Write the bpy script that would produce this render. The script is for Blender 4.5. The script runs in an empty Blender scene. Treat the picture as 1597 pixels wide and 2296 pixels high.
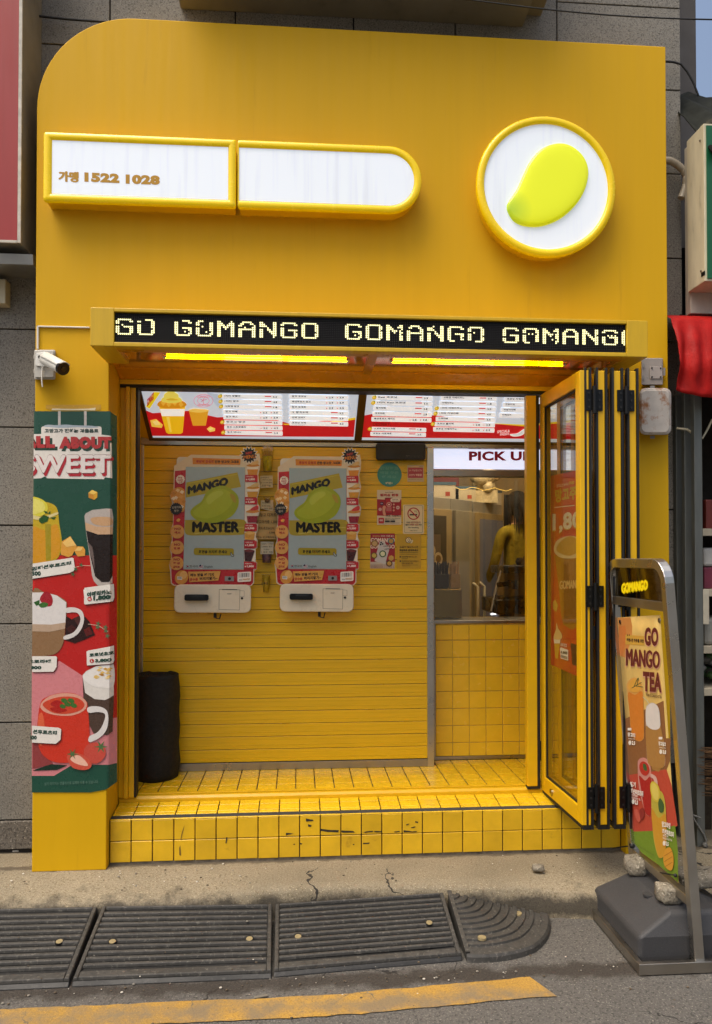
import bpy, bmesh, math, random
from mathutils import Vector
R = math.radians
random.seed(7)
scene = bpy.context.scene
COL = scene.collection

# ---------------------------------------------------------------- camera, sky, sun, exposure
F, CX, PITCH, YAW = 1709.0, 798.5, R(1.0), R(4.35)        # focal length and centre in photo pixels (1597 wide)
CY = 1250 - F * math.tan(PITCH)
CAM = Vector((0, -3.64, 1.45))
cd = bpy.data.cameras.new('camera')
cd.sensor_fit = 'HORIZONTAL'; cd.sensor_width = 36
cd.lens = F / 1597 * 36
cd.shift_y = (CY - 1148) / 1597
cd.clip_start = .05; cd.clip_end = 2000
cam = bpy.data.objects.new('camera', cd); COL.objects.link(cam)
cam.location = CAM
cam.rotation_euler = (R(90) + PITCH, 0, -YAW)
scene.camera = cam

SUN_EL, SUN_AZ = R(65), R(-54)     # azimuth measured from straight behind the camera, to the left
wd = bpy.data.worlds.new('World'); scene.world = wd; wd.use_nodes = True
nt = wd.node_tree; bg = nt.nodes['Background']
sky = nt.nodes.new('ShaderNodeTexSky'); sky.sky_type = 'NISHITA'; sky.sun_disc = False
sky.sun_elevation = SUN_EL; sky.sun_rotation = R(180) - SUN_AZ
sky.air_density = 1.2; sky.dust_density = 8.0; sky.ozone_density = 1.0
nt.links.new(sky.outputs[0], bg.inputs[0]); bg.inputs[1].default_value = .15
sd = bpy.data.lights.new('sun', 'SUN'); sd.energy = 1.5; sd.angle = R(42); sd.color = (1, .96, .86)
sun = bpy.data.objects.new('sun', sd); COL.objects.link(sun)
sdir = Vector((math.sin(SUN_AZ) * math.cos(SUN_EL), -math.cos(SUN_AZ) * math.cos(SUN_EL), math.sin(SUN_EL)))
sun.rotation_euler = sdir.to_track_quat('Z', 'Y').to_euler(); sun.location = sdir * 20
vs = scene.view_settings
vs.view_transform = 'Standard'; vs.look = 'None'; vs.gamma = 1; vs.use_curve_mapping = False
vs.exposure = 0.42
scene.cycles.max_bounces = 8; scene.cycles.transparent_max_bounces = 16
scene.cycles.use_denoising = True

# ---------------------------------------------------------------- pixel to place
def ray(px, py):
    x, y, z = (px - CX) / F, 1.0, -(py - CY) / F
    c, s = math.cos(PITCH), math.sin(PITCH); y, z = y * c - z * s, y * s + z * c
    c, s = math.cos(YAW), math.sin(YAW)
    return Vector((x * c + y * s, -x * s + y * c, z))
def hit(px, py, p0, n):
    d = ray(px, py); n = Vector(n); t = (Vector(p0) - CAM).dot(n) / d.dot(n)
    return CAM + d * t
def W(px, py, Y): return hit(px, py, (0, Y, 0), (0, 1, 0))
def G(px, py, Z): return hit(px, py, (0, 0, Z), (0, 0, 1))
def crop(x0, y0, sc, fn):      # coordinates read in an enlarged crop of the photo -> photo pixel -> place
    return lambda u, v, h=0: fn((x0 + u * sc) / 1.69130, (y0 + v * sc) / 1.69130, h)
def onY(Y): return lambda x, y, h=0: W(x, y, Y - h)

# ---------------------------------------------------------------- materials
def lin(h):
    if not isinstance(h, str): return tuple(h)
    h = h.lstrip('#'); o = []
    for i in (0, 2, 4):
        c = int(h[i:i + 2], 16) / 255
        o.append(c / 12.92 if c <= .04045 else ((c + .055) / 1.055) ** 2.4)
    return tuple(o)
_m = {}
def mat(name, col='808080', rough=.5, metal=0, var=.1, vs=5.0, bump=0, bs=60.0, emi=0, rand=0, coat=0, spec=.5,
        stretch=(1, 1, 1), fine=0, stain=None):
    if name in _m: return _m[name]
    m = bpy.data.materials.new(name); m.use_nodes = True; _m[name] = m
    n, l = m.node_tree.nodes, m.node_tree.links
    b = n['Principled BSDF']; c = lin(col)
    b.inputs['Base Color'].default_value = (*c, 1); b.inputs['Roughness'].default_value = rough
    b.inputs['Metallic'].default_value = metal; b.inputs['Specular IOR Level'].default_value = spec
    if coat: b.inputs['Coat Weight'].default_value = coat; b.inputs['Coat Roughness'].default_value = .1
    g = n.new('ShaderNodeNewGeometry'); mp = n.new('ShaderNodeMapping'); mp.inputs['Scale'].default_value = stretch
    l.new(g.outputs['Position'], mp.inputs['Vector'])
    out = None
    def mixc(a, fac, colb, mode='MIX'):
        mx = n.new('ShaderNodeMix'); mx.data_type = 'RGBA'; mx.blend_type = mode
        if isinstance(a, tuple): mx.inputs[6].default_value = (*a, 1)
        else: l.new(a, mx.inputs[6])
        if isinstance(fac, float): mx.inputs[0].default_value = fac
        else: l.new(fac, mx.inputs[0])
        if isinstance(colb, tuple): mx.inputs[7].default_value = (*colb, 1)
        else: l.new(colb, mx.inputs[7])
        return mx.outputs[2]
    def noise(sc, det=5, ro=.6):
        t = n.new('ShaderNodeTexNoise'); t.inputs['Scale'].default_value = sc; t.inputs['Detail'].default_value = det
        t.inputs['Roughness'].default_value = ro; l.new(mp.outputs[0], t.inputs['Vector']); return t.outputs[0]
    def ramp(src, a, bb, v0=0.0, v1=1.0):
        r = n.new('ShaderNodeMapRange'); r.inputs[1].default_value = a; r.inputs[2].default_value = bb
        r.inputs[3].default_value = v0; r.inputs[4].default_value = v1; l.new(src, r.inputs[0]); return r.outputs[0]
    cur = c
    if var:
        cur = mixc(cur, ramp(noise(vs), .35, .7), tuple(x * (1 - var * 2.2) for x in c))
        l.new(ramp(noise(vs * 2.3), .3, .7, max(rough - .08, .02), min(rough + .1, 1)), b.inputs['Roughness'])
    if fine:
        cur = mixc(cur, ramp(noise(bs * 4, 2), .45, .75), tuple(min(x * (1 + fine), 1) for x in c))
        cur = mixc(cur, ramp(noise(bs * 3.1, 2), .52, .8), tuple(x * (1 - fine * .7) for x in c))
    if stain:
        sc_, lo, hi, scol = stain
        cur = mixc(cur, ramp(noise(sc_, 8, .7), lo, hi), lin(scol))
    if rand:
        oi = n.new('ShaderNodeObjectInfo')
        hs = n.new('ShaderNodeHueSaturation'); l.new(ramp(oi.outputs['Random'], 0, 1, 1 - rand, 1 + rand), hs.inputs['Value'])
        if isinstance(cur, tuple): hs.inputs['Color'].default_value = (*cur, 1)
        else: l.new(cur, hs.inputs['Color'])
        cur = hs.outputs[0]
    if not isinstance(cur, tuple): l.new(cur, b.inputs['Base Color'])
    if bump:
        bp = n.new('ShaderNodeBump'); bp.inputs['Strength'].default_value = bump; bp.inputs['Distance'].default_value = .01
        l.new(noise(bs, 6, .65), bp.inputs['Height']); l.new(bp.outputs[0], b.inputs['Normal'])
    if emi:
        b.inputs['Emission Color'].default_value = (*c, 1); b.inputs['Emission Strength'].default_value = emi
    m['bsdf'] = b.name
    return m
def glassmat(name, tint=(.9, .9, .9), alpha=.12, rough=.03):
    """thin pane: clear with a mirror-like coat"""
    if name in _m: return _m[name]
    m = bpy.data.materials.new(name); m.use_nodes = True; _m[name] = m
    n, l = m.node_tree.nodes, m.node_tree.links; n.remove(n['Principled BSDF'])
    t = n.new('ShaderNodeBsdfTransparent'); t.inputs[0].default_value = (*tint, 1)
    gl = n.new('ShaderNodeBsdfGlossy'); gl.inputs['Roughness'].default_value = rough
    lw = n.new('ShaderNodeLayerWeight'); lw.inputs[0].default_value = .35
    mr = n.new('ShaderNodeMapRange'); mr.inputs[3].default_value = alpha * .6; mr.inputs[4].default_value = min(alpha * 4, .8)
    l.new(lw.outputs['Fresnel'], mr.inputs[0])
    mx = n.new('ShaderNodeMixShader'); l.new(mr.outputs[0], mx.inputs[0]); l.new(t.outputs[0], mx.inputs[1]); l.new(gl.outputs[0], mx.inputs[2])
    l.new(mx.outputs[0], n['Material Output'].inputs[0]); return m
def ink(hexc, e=0, rough=.35):
    return mat(f'ink_{hexc}_{e}_{rough}', hexc, rough, var=.03, vs=30, emi=e)

# ---------------------------------------------------------------- mesh building
class MB:
    def __init__(s): s.v = []; s.f = []; s.m = []; s.sm = []
    def add(s, vs, fs, m=0, sm=False):
        o = len(s.v); s.v += [Vector(p) for p in vs]
        for f in fs: s.f.append([i + o for i in f]); s.m.append(m); s.sm.append(sm)
        return s
    def box(s, x0, y0, z0, x1, y1, z1, m=0):
        x0, x1 = min(x0, x1), max(x0, x1); y0, y1 = min(y0, y1), max(y0, y1); z0, z1 = min(z0, z1), max(z0, z1)
        v = [(x, y, z) for z in (z0, z1) for y in (y0, y1) for x in (x0, x1)]
        return s.add(v, [(0, 2, 3, 1), (4, 5, 7, 6), (0, 1, 5, 4), (2, 6, 7, 3), (0, 4, 6, 2), (1, 3, 7, 5)], m)
    def hexa(s, p, m=0):   # p: 4 bottom + 4 top corners, counter-clockwise from above
        return s.add(p, [(3, 2, 1, 0), (4, 5, 6, 7), (0, 1, 5, 4), (1, 2, 6, 5), (2, 3, 7, 6), (3, 0, 4, 7)], m)
    def prism(s, poly, fn0, fn1, m=0):
        k = len(poly); a = [fn0(*p) for p in poly]; b = [fn1(*p) for p in poly]
        return s.add(a + b, [list(range(k))[::-1], list(range(k, 2 * k))] + [(i, (i + 1) % k, k + (i + 1) % k, k + i) for i in range(k)], m)
    def prismY(s, poly, y0, y1, m=0): return s.prism(poly, lambda x, z: (x, y1, z), lambda x, z: (x, y0, z), m)
    def prismX(s, poly, x0, x1, m=0): return s.prism(poly, lambda y, z: (x0, y, z), lambda y, z: (x1, y, z), m)
    def prismZ(s, poly, z0, z1, m=0): return s.prism(poly, lambda x, y: (x, y, z0), lambda x, y: (x, y, z1), m)
    def beam(s, p, q, w, h, up=(0, 0, 1), m=0):
        p, q = Vector(p), Vector(q); d = (q - p).normalized(); a = d.cross(Vector(up)).normalized(); b = a.cross(d)
        c = [(-w, -h), (w, -h), (w, h), (-w, h)]
        v = [e + a * (x / 2) + b * (y / 2) for e in (p, q) for x, y in c]
        return s.add(v, [(3, 2, 1, 0), (4, 5, 6, 7), (0, 1, 5, 4), (1, 2, 6, 5), (2, 3, 7, 6), (3, 0, 4, 7)], m)
    def tube(s, pts, r, n=10, m=0, caps=True):
        pts = [Vector(p) for p in pts]; rs = r if isinstance(r, (list, tuple)) else [r] * len(pts)
        v = []; pa = None
        for i, p in enumerate(pts):
            d = (pts[min(i + 1, len(pts) - 1)] - pts[max(i - 1, 0)]).normalized()
            if pa is None: pa = d.orthogonal().normalized()
            a = (pa - d * pa.dot(d)).normalized(); pa = a; b = d.cross(a)
            v += [p + (a * math.cos(t) + b * math.sin(t)) * rs[i] for t in [2 * math.pi * k / n for k in range(n)]]
        f = [(i * n + k, i * n + (k + 1) % n, (i + 1) * n + (k + 1) % n, (i + 1) * n + k) for i in range(len(pts) - 1) for k in range(n)]
        s.add(v, f, m, True)
        if caps: s.add(v[:n][::-1], [range(n)], m); s.add(v[-n:], [range(n)], m)
        return s
    def cyl(s, p, q, r, r2=None, n=20, m=0): return s.tube([p, q], [r, r if r2 is None else r2], n, m)
    def lathe(s, prof, c, n=24, m=0, ax='z', wob=None):
        v = []; c = Vector(c)
        for r, z in prof:
            for k in range(n):
                t = 2 * math.pi * k / n; rr = r * (wob(t, z) if wob else 1)
                q = (rr * math.cos(t), rr * math.sin(t), z)
                v.append(c + Vector(q if ax == 'z' else (q[0], -q[2], q[1]) if ax == 'y' else (q[2], q[0], q[1])))
        f = [(i * n + k, i * n + (k + 1) % n, (i + 1) * n + (k + 1) % n, (i + 1) * n + k) for i in range(len(prof) - 1) for k in range(n)]
        return s.add(v, f, m, True)
    def ball(s, c, r, n=12, m=0, sc=(1, 1, 1)):
        v = []; c = Vector(c)
        for i in range(n // 2 + 1):
            a = math.pi * i / (n // 2)
            for k in range(n):
                t = 2 * math.pi * k / n
                v.append(c + Vector((r * sc[0] * math.sin(a) * math.cos(t), r * sc[1] * math.sin(a) * math.sin(t), r * sc[2] * math.cos(a))))
        return s.add(v, [(i * n + k, (i + 1) * n + k, (i + 1) * n + (k + 1) % n, i * n + (k + 1) % n) for i in range(n // 2) for k in range(n)], m, True)
    def mesh(s, name, mats, org):
        me = bpy.data.meshes.new(name); org = Vector(org)
        me.from_pydata([v - org for v in s.v], [], s.f)
        for m in (mats if isinstance(mats, (list, tuple)) else [mats]): me.materials.append(m)
        me.polygons.foreach_set('material_index', s.m); me.polygons.foreach_set('use_smooth', s.sm); me.update()
        return me
def tag(o, label=None, cat=None, group=None, kind=None):
    for k, v in (('label', label), ('category', cat), ('group', group), ('kind', kind)):
        if v: o[k] = v
    return o
def wloc(o):
    p = Vector(o.location)
    while o.parent: o = o.parent; p += Vector(o.location)
    return p
def put(name, mb, mats, parent=None, bevel=0, seg=2, org=None, fix=False):
    if org is None: org = wloc(parent) if parent else (sum((Vector(v) for v in mb.v), Vector()) / len(mb.v) if mb.v else Vector())
    me = mb.mesh(name, mats, org)
    if fix:
        bm = bmesh.new(); bm.from_mesh(me); bmesh.ops.recalc_face_normals(bm, faces=bm.faces); bm.to_mesh(me); bm.free()
    o = bpy.data.objects.new(name, me); COL.objects.link(o)
    if parent: o.parent = parent
    else: o.location = org
    if bevel:
        b = o.modifiers.new('bevel', 'BEVEL'); b.width = bevel; b.segments = seg; b.limit_method = 'ANGLE'; b.angle_limit = R(40)
    return o
def thing(name, label, cat, loc=(0, 0, 0), group=None):
    o = bpy.data.objects.new(name, None); COL.objects.link(o); o.location = loc; o.empty_display_size = .1
    return tag(o, label, cat, group)
def pieces(name, me, mats_locs, parent, bevel=0):
    """alike pieces that share one mesh; locations are world"""
    base = wloc(parent); out = []
    for p in mats_locs:
        o = bpy.data.objects.new(name, me); COL.objects.link(o); o.parent = parent; o.location = Vector(p) - base; out.append(o)
    return out
def copy_tree(o, parent=None, off=(0, 0, 0)):
    c = o.copy(); COL.objects.link(c); c.parent = parent
    if parent is None: c.location = Vector(o.location) + Vector(off)
    for ch in list(o.children): copy_tree(ch, c)
    return c

# ---------------------------------------------------------------- flat print: shapes and lettering laid on a surface
_t = {}
_tc = bpy.data.curves.new('lettering', 'FONT'); _to = bpy.data.objects.new('lettering', _tc)
def glyphs(s, bold=0.0, res=3):
    k = (s, bold)
    if k in _t: return _t[k]
    c = _tc; c.body = s; c.size = 1; c.resolution_u = res; c.offset = bold; c.space_character = 1 + bold * 1.2
    me = bpy.data.meshes.new_from_object(_to)
    vs = [(v.co.x, v.co.y) for v in me.vertices]; fs = [tuple(p.vertices) for p in me.polygons]
    bpy.data.meshes.remove(me)
    x0, x1 = min(v[0] for v in vs), max(v[0] for v in vs); y0, y1 = min(v[1] for v in vs), max(v[1] for v in vs)
    vs = [((x - x0) / (x1 - x0), (y1 - y) / max(y1 - y0, 1e-6)) for x, y in vs]
    _t[k] = (vs, fs, (x1 - x0) / max(y1 - y0, 1e-6)); return _t[k]
class Art:
    def __init__(s, fn, e=0, rough=.35, step=.0004, h0=.0008): s.fn = fn; s.e = e; s.r = rough; s.h = h0; s.st = step; s.k = 0; s.v = []; s.f = []; s.m = []; s.ms = []
    def up(s): s.h += s.st; return s
    def mi(s, c):
        m = ink(c, s.e, s.r) if isinstance(c, str) else c
        if m not in s.ms: s.ms.append(m)
        return s.ms.index(m)
    def raw(s, pts, fs, c):
        s.k += 1; hh = s.h + s.k * .00002; o = len(s.v); s.v += [s.fn(x, y, hh) for x, y in pts]; k = s.mi(c)
        for f in fs: s.f.append([i + o for i in f]); s.m.append(k)
        return s
    def poly(s, pts, c): return s.raw(pts, [range(len(pts))], c)
    def rect(s, x0, y0, x1, y1, c, r=0, sk=0):
        if not r: p = [(x0, y0), (x1, y0), (x1, y1), (x0, y1)]
        else:
            p = []
            for cx, cy, a in ((x1 - r, y0 + r, -90), (x1 - r, y1 - r, 0), (x0 + r, y1 - r, 90), (x0 + r, y0 + r, 180)):
                p += [(cx + r * math.cos(R(a + t)), cy + r * math.sin(R(a + t))) for t in (0, 30, 60, 90)]
        if sk: p = [(x, y + sk * (x - x0) / (x1 - x0)) for x, y in p]
        return s.poly(p, c)
    def circ(s, cx, cy, r, c, ry=None, n=22, rot=0):
        ry = ry or r; ca, sa = math.cos(R(rot)), math.sin(R(rot)); p = []
        for i in range(n):
            x, y = r * math.cos(2 * math.pi * i / n), ry * math.sin(2 * math.pi * i / n); p.append((cx + x * ca - y * sa, cy + x * sa + y * ca))
        return s.poly(p, c)
    def star(s, cx, cy, r0, r1, n, c):
        return s.poly([(cx + (r0 if i % 2 else r1) * math.cos(math.pi * i / n), cy + (r0 if i % 2 else r1) * math.sin(math.pi * i / n)) for i in range(2 * n)], c)
    def line(s, pts, w, c):
        for (x0, y0), (x1, y1) in zip(pts, pts[1:]):
            d = math.hypot(x1 - x0, y1 - y0) or 1; a, b = -(y1 - y0) / d * w / 2, (x1 - x0) / d * w / 2
            s.poly([(x0 + a, y0 + b), (x1 + a, y1 + b), (x1 - a, y1 - b), (x0 - a, y0 - b)], c)
        return s
    def text(s, t, x0, y0, x1, y1, c, bold=.025, sk=0):
        if bold > .02 and any(ch in 'MW' for ch in t):       # pointed letters: thicken by overprinting
            d = bold * .60 * (y1 - y0)
            for ox, oy in ((-d, 0), (d, 0), (0, -d), (0, d)): s.text(t, x0 + d + ox, y0 + d + oy, x1 - d + ox, y1 - d + oy, c, 0, sk)
            return s
        vs, fs, _ = glyphs(t, bold)
        return s.raw([(x0 + (x1 - x0) * u, y0 + (y1 - y0) * v + sk * u) for u, v in vs], fs, c)
    def build(s, name, parent=None, kind=None, bend=None):
        mb = MB()
        mb.v = [Vector(p) for p in s.v]; mb.f = s.f; mb.m = s.m; mb.sm = [False] * len(s.f)
        o = put(name, mb, s.ms, parent)
        if bend: bend(o, wloc(parent))
        if kind: o['kind'] = kind
        return o
def blob(pts, n=4):
    """smooth closed outline through points"""
    o = []; k = len(pts)
    for i in range(k):
        p0, p1, p2, p3 = (Vector((*pts[(i + j - 1) % k], 0)) for j in range(4))
        for t in [j / n for j in range(n)]:
            q = .5 * ((2 * p1) + (p2 - p0) * t + (2 * p0 - 5 * p1 + 4 * p2 - p3) * t * t + (3 * p1 - p0 - 3 * p2 + p3) * t ** 3)
            o.append((q.x, q.y))
    return o
# ---------------------------------------------------------------- shared materials
YEL = 'e0a21a'
m_fac = mat('yellow_paint_panel', 'd3a405', .6, var=.018, vs=1.6, bump=.04, bs=160, stretch=(9, 9, .45), stain=(1.9, .60, 1.0, 'a07812'), spec=.25)
m_pil = m_fac
m_yel = mat('yellow_powder_coat', 'dfae06', .38, var=.05, vs=7, bump=.02, bs=200)
m_yel2 = mat('yellow_canopy_board', 'd0a816', .42, var=.05, vs=5, stretch=(9, 1, 1), bump=.03, bs=90)
m_sign = mat('glossy_yellow_acrylic', 'f0cc00', .22, emi=.10, var=.03, vs=9, stain=(9, .66, .9, 'c49a08'))
m_ceil = mat('orange_gloss_ceiling', 'e39a1c', .05, metal=.35, var=.02, vs=4, coat=1)
m_blk = mat('black_rubber', '141414', .6, var=.15, vs=20)
m_blkmetal = mat('black_metal', '101112', .35, metal=.4, var=.1, vs=20)
m_steel = mat('brushed_steel', 'c4c0b8', .30, metal=1, var=.05, vs=3)
m_steelx = mat('brushed_steel_rail', 'a8a49c', .34, metal=1, var=.05, vs=3)
m_tile = mat('yellow_glazed_tile', 'e8bc1e', .24, var=.06, vs=14, rand=.05, bump=.015, bs=25)
m_tiled = mat('yellow_glazed_tile_scuffed', 'dfb11c', .36, var=.08, vs=9, rand=.09, bump=.04, bs=30, stain=(7, .62, .82, '8f6c1a'))
m_grout = mat('dark_grout', '3a3020', .9, var=.25, vs=30)
m_groutl = mat('yellow_grout', 'c8a440', .8, var=.15, vs=30)
m_white = mat('white_plastic', 'dcdad2', .35, var=.05, vs=12, stain=(14, .72, .95, 'b5a98c'))
m_case = mat('casing_grey', '8c8676', .6, var=.1, vs=5, stain=(5, .6, .85, '5c564a'))
m_cream = mat('cream_metal', 'cfc5a8', .45, var=.08, vs=6, stretch=(4, 4, 1), stain=(6, .60, .85, '7a6c50'))
m_grey = mat('grey_plastic', '8c8984', .5, var=.08, vs=15, stain=(16, .66, .9, '6c665e'))

# granite and concrete
def speckle(name, base, dark, light, sc, bump=.25, rough=.75, crack=None, big=.18):
    if name in _m: return _m[name]
    m = mat(name, base, rough, var=big, vs=1.6)
    n, l = m.node_tree.nodes, m.node_tree.links; b = n['Principled BSDF']
    g = n.new('ShaderNodeNewGeometry')
    src = b.inputs['Base Color'].links[0].from_socket
    def mixin(src, tex, a, bb, col):
        r = n.new('ShaderNodeMapRange'); r.inputs[1].default_value = a; r.inputs[2].default_value = bb; l.new(tex, r.inputs[0])
        mx = n.new('ShaderNodeMix'); mx.data_type = 'RGBA'; l.new(r.outputs[0], mx.inputs[0]); l.new(src, mx.inputs[6])
        mx.inputs[7].default_value = (*lin(col), 1); return mx.outputs[2]
    def tex(s, d=3, w=0):
        t = n.new('ShaderNodeTexNoise'); t.inputs['Scale'].default_value = s; t.inputs['Detail'].default_value = d; t.inputs['Roughness'].default_value = .6
        t.inputs['Distortion'].default_value = w; l.new(g.outputs['Position'], t.inputs[0]); return t.outputs[0]
    t1 = tex(sc, 3, .4)
    src = mixin(src, t1, .50, .66, dark); src = mixin(src, tex(sc * 1.7, 2), .58, .72, light)
    if crack:
        dn = n.new('ShaderNodeTexNoise'); dn.inputs['Scale'].default_value = 3; dn.inputs['Detail'].default_value = 6; l.new(g.outputs['Position'], dn.inputs[0])
        ad = n.new('ShaderNodeMix'); ad.data_type = 'VECTOR'; ad.inputs[0].default_value = .30
        l.new(g.outputs['Position'], ad.inputs[4]); l.new(dn.outputs['Color'], ad.inputs[5])
        vo = n.new('ShaderNodeTexVoronoi'); vo.feature = 'DISTANCE_TO_EDGE'; vo.inputs['Scale'].default_value = crack[0]; l.new(ad.outputs[1], vo.inputs[0])
        msk = tex(.9, 2); mr = n.new('ShaderNodeMapRange'); mr.inputs[1].default_value = .48; mr.inputs[2].default_value = .60
        mr.inputs[3].default_value = 0; mr.inputs[4].default_value = crack[1]; l.new(msk, mr.inputs[0])
        lt = n.new('ShaderNodeMath'); lt.operation = 'LESS_THAN'; l.new(vo.outputs[0], lt.inputs[0]); l.new(mr.outputs[0], lt.inputs[1])
        src = mixin(src, lt.outputs[0], 0, 1, crack[2])
    l.new(src, b.inputs['Base Color'])
    bp = n.new('ShaderNodeBump'); bp.inputs['Strength'].default_value = bump; bp.inputs['Distance'].default_value = .006
    l.new(t1, bp.inputs['Height']); l.new(bp.outputs[0], b.inputs['Normal'])
    return m
m_gran = speckle('flamed_granite', '88847b', '4c4942', 'a5a196', 130, .35)
m_granb = speckle('rough_granite_base', '6d675e', '332f2a', '9c968a', 70, .6)
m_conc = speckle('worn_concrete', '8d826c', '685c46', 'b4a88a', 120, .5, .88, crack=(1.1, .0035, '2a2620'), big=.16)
m_asph = speckle('asphalt', '5b5853', '393734', '827d74', 85, 1.0, .92, crack=(.9, .003, '24221f'), big=.16)
m_rub = speckle('ramp_rubber', '1e1e1d', '151514', '302f2c', 45, .25, .55, big=.25)
m_rubtop = speckle('ramp_rubber_pale', '42403c', '2e2d2a', '5c5952', 45, .25, .6, big=.22)  # paler than the body rubber, for rib tops and the end piece
m_stone = speckle('rubble_stone', '8e8676', '5e574a', 'b3ab9b', 60, 1.0, .9)

# road marking: worn paint with asphalt showing through
def worn_paint():
    m = speckle('worn_yellow_paint', 'a88236', '86682e', 'c09640', 120, .5, .85, crack=(2.6, .006, '5a4e3c'), big=.12)
    return m
m_line = worn_paint()

def dirt(m, axis, centre, half, col, ns=6.0, lo=.42, hi=.62, amt=.8):
    """grime with a ragged outline, gathered along one line or level of the place"""
    n, l = m.node_tree.nodes, m.node_tree.links; b = n['Principled BSDF']; src = b.inputs['Base Color'].links[0].from_socket
    g = n.new('ShaderNodeNewGeometry'); sp = n.new('ShaderNodeSeparateXYZ'); l.new(g.outputs['Position'], sp.inputs[0])
    def mth(op, a, bb):
        q = n.new('ShaderNodeMath'); q.operation = op
        for i, v in enumerate((a, bb)):
            if isinstance(v, (int, float)): q.inputs[i].default_value = v
            else: l.new(v, q.inputs[i])
        return q.outputs[0]
    t = n.new('ShaderNodeTexNoise'); t.inputs['Scale'].default_value = ns; t.inputs['Detail'].default_value = 8; t.inputs['Roughness'].default_value = .7; l.new(g.outputs['Position'], t.inputs[0])
    d = mth('ABSOLUTE', mth('SUBTRACT', sp.outputs['XYZ'.index(axis)], centre), 0)
    r = n.new('ShaderNodeMapRange'); r.inputs[1].default_value = half; r.inputs[2].default_value = 0; l.new(d, r.inputs[0])
    v = mth('ADD', mth('MULTIPLY', r.outputs[0], .55), mth('SUBTRACT', t.outputs[0], .30))
    q = n.new('ShaderNodeMapRange'); q.inputs[1].default_value = lo; q.inputs[2].default_value = hi; q.inputs[4].default_value = amt; l.new(v, q.inputs[0])
    mk = mth('MULTIPLY', q.outputs[0], mth('GREATER_THAN', r.outputs[0], .001))
    mx = n.new('ShaderNodeMix'); mx.data_type = 'RGBA'; l.new(mk, mx.inputs[0]); l.new(src, mx.inputs[6]); mx.inputs[7].default_value = (*lin(col), 1); l.new(mx.outputs[2], b.inputs['Base Color'])
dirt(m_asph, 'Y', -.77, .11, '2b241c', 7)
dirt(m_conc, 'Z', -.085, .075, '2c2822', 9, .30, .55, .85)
dirt(m_conc, 'Y', .05, .05, '4a4032', 12, .45, .62, .8)
dirt(m_line, 'Y', -.93, .30, '6a6152', 9, .58, .80, .75)
# ---------------------------------------------------------------- the setting
ROADZ = -.13
rb = MB(); rb.box(-300, -300, -1.0, 300, 300, ROADZ)
tag(put('road', rb, m_asph, org=(0, 0, 0)), kind='structure')

# pavement slab with an uneven, broken front edge
edge = [(-9, -.262), (-1.6, -.262), (-1.2, -.263), (-.95, -.258), (-.6, -.268), (-.32, -.282), (-.22, -.276), (.0, -.264), (.26, -.262), (.55, -.284), (.66, -.290), (.82, -.316), (.98, -.318), (1.12, -.331), (1.3, -.36), (1.6, -.37), (2.1, -.34), (9, -.36)]
pb = MB(); xs = []
for (x0, y0), (x1, y1) in zip(edge, edge[1:]):
    k = max(1, int((x1 - x0) / .035)) if x1 < 2.2 and x0 > -1.7 else 4
    for i in range(k): t = i / k; xs.append((x0 + (x1 - x0) * t, y0 + (y1 - y0) * t + random.uniform(-.006, .006)))
xs.append(edge[-1])
def slabz(x, y):
    z = .0
    if y < -.05 and x < -.2: z -= .038 * min(1, (-.05 - y) / .2) * min(1, (-.2 - x) / .3)      # runs out towards the ramps
    if x > 1.0 and y < -.1: z -= .03 * min(1, (x - 1.0) / .4) * min(1, (-.1 - y) / .2)
    return z
rows = [.6, .25, .1, .0, -.08, -.14, -.19]
nx = len(xs); V = []
for r_ in rows: V += [(x, max(r_, y + .02), slabz(x, max(r_, y + .02)) + random.uniform(-.0015, .0015)) for x, y in xs]
V += [(x, y + .010, slabz(x, y) - random.uniform(.001, .004)) for x, y in xs]
V += [(x, y - random.uniform(0, .006), slabz(x, y) - .016 - random.uniform(0, .008)) for x, y in xs]
V += [(x, y - .01 - random.uniform(0, .01), ROADZ - .02) for x, y in xs]
nr = len(V) // nx
pb.add(V, [(j * nx + i, (j + 1) * nx + i, (j + 1) * nx + i + 1, j * nx + i + 1) for j in range(nr - 1) for i in range(nx - 1)], 0, True)
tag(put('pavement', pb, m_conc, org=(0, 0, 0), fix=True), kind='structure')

# yellow kerbside line on the road
tp, bt = [], []
for i in range(121):
    t = i / 120; x = -4 + 4.87 * t
    y = -.868 + .0 * t + (.06 * max(0, (x - .1) / .75) if x > .1 else 0)
    tp.append((x, y + random.uniform(-.004, .004)))
    bt.append((x + (.06 if i == 120 else 0), y - .125 - (0 if x < .2 else .004) + random.uniform(-.004, .004)))
lb = MB(); lb.v = [Vector((x, y, ROADZ + .004)) for x, y in tp + bt]
for i in range(120): lb.f.append([i, 121 + i, 122 + i, i + 1]); lb.m.append(0); lb.sm.append(False)
tag(put('road_marking', lb, m_line, org=(0, 0, 0)), kind='structure')

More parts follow.
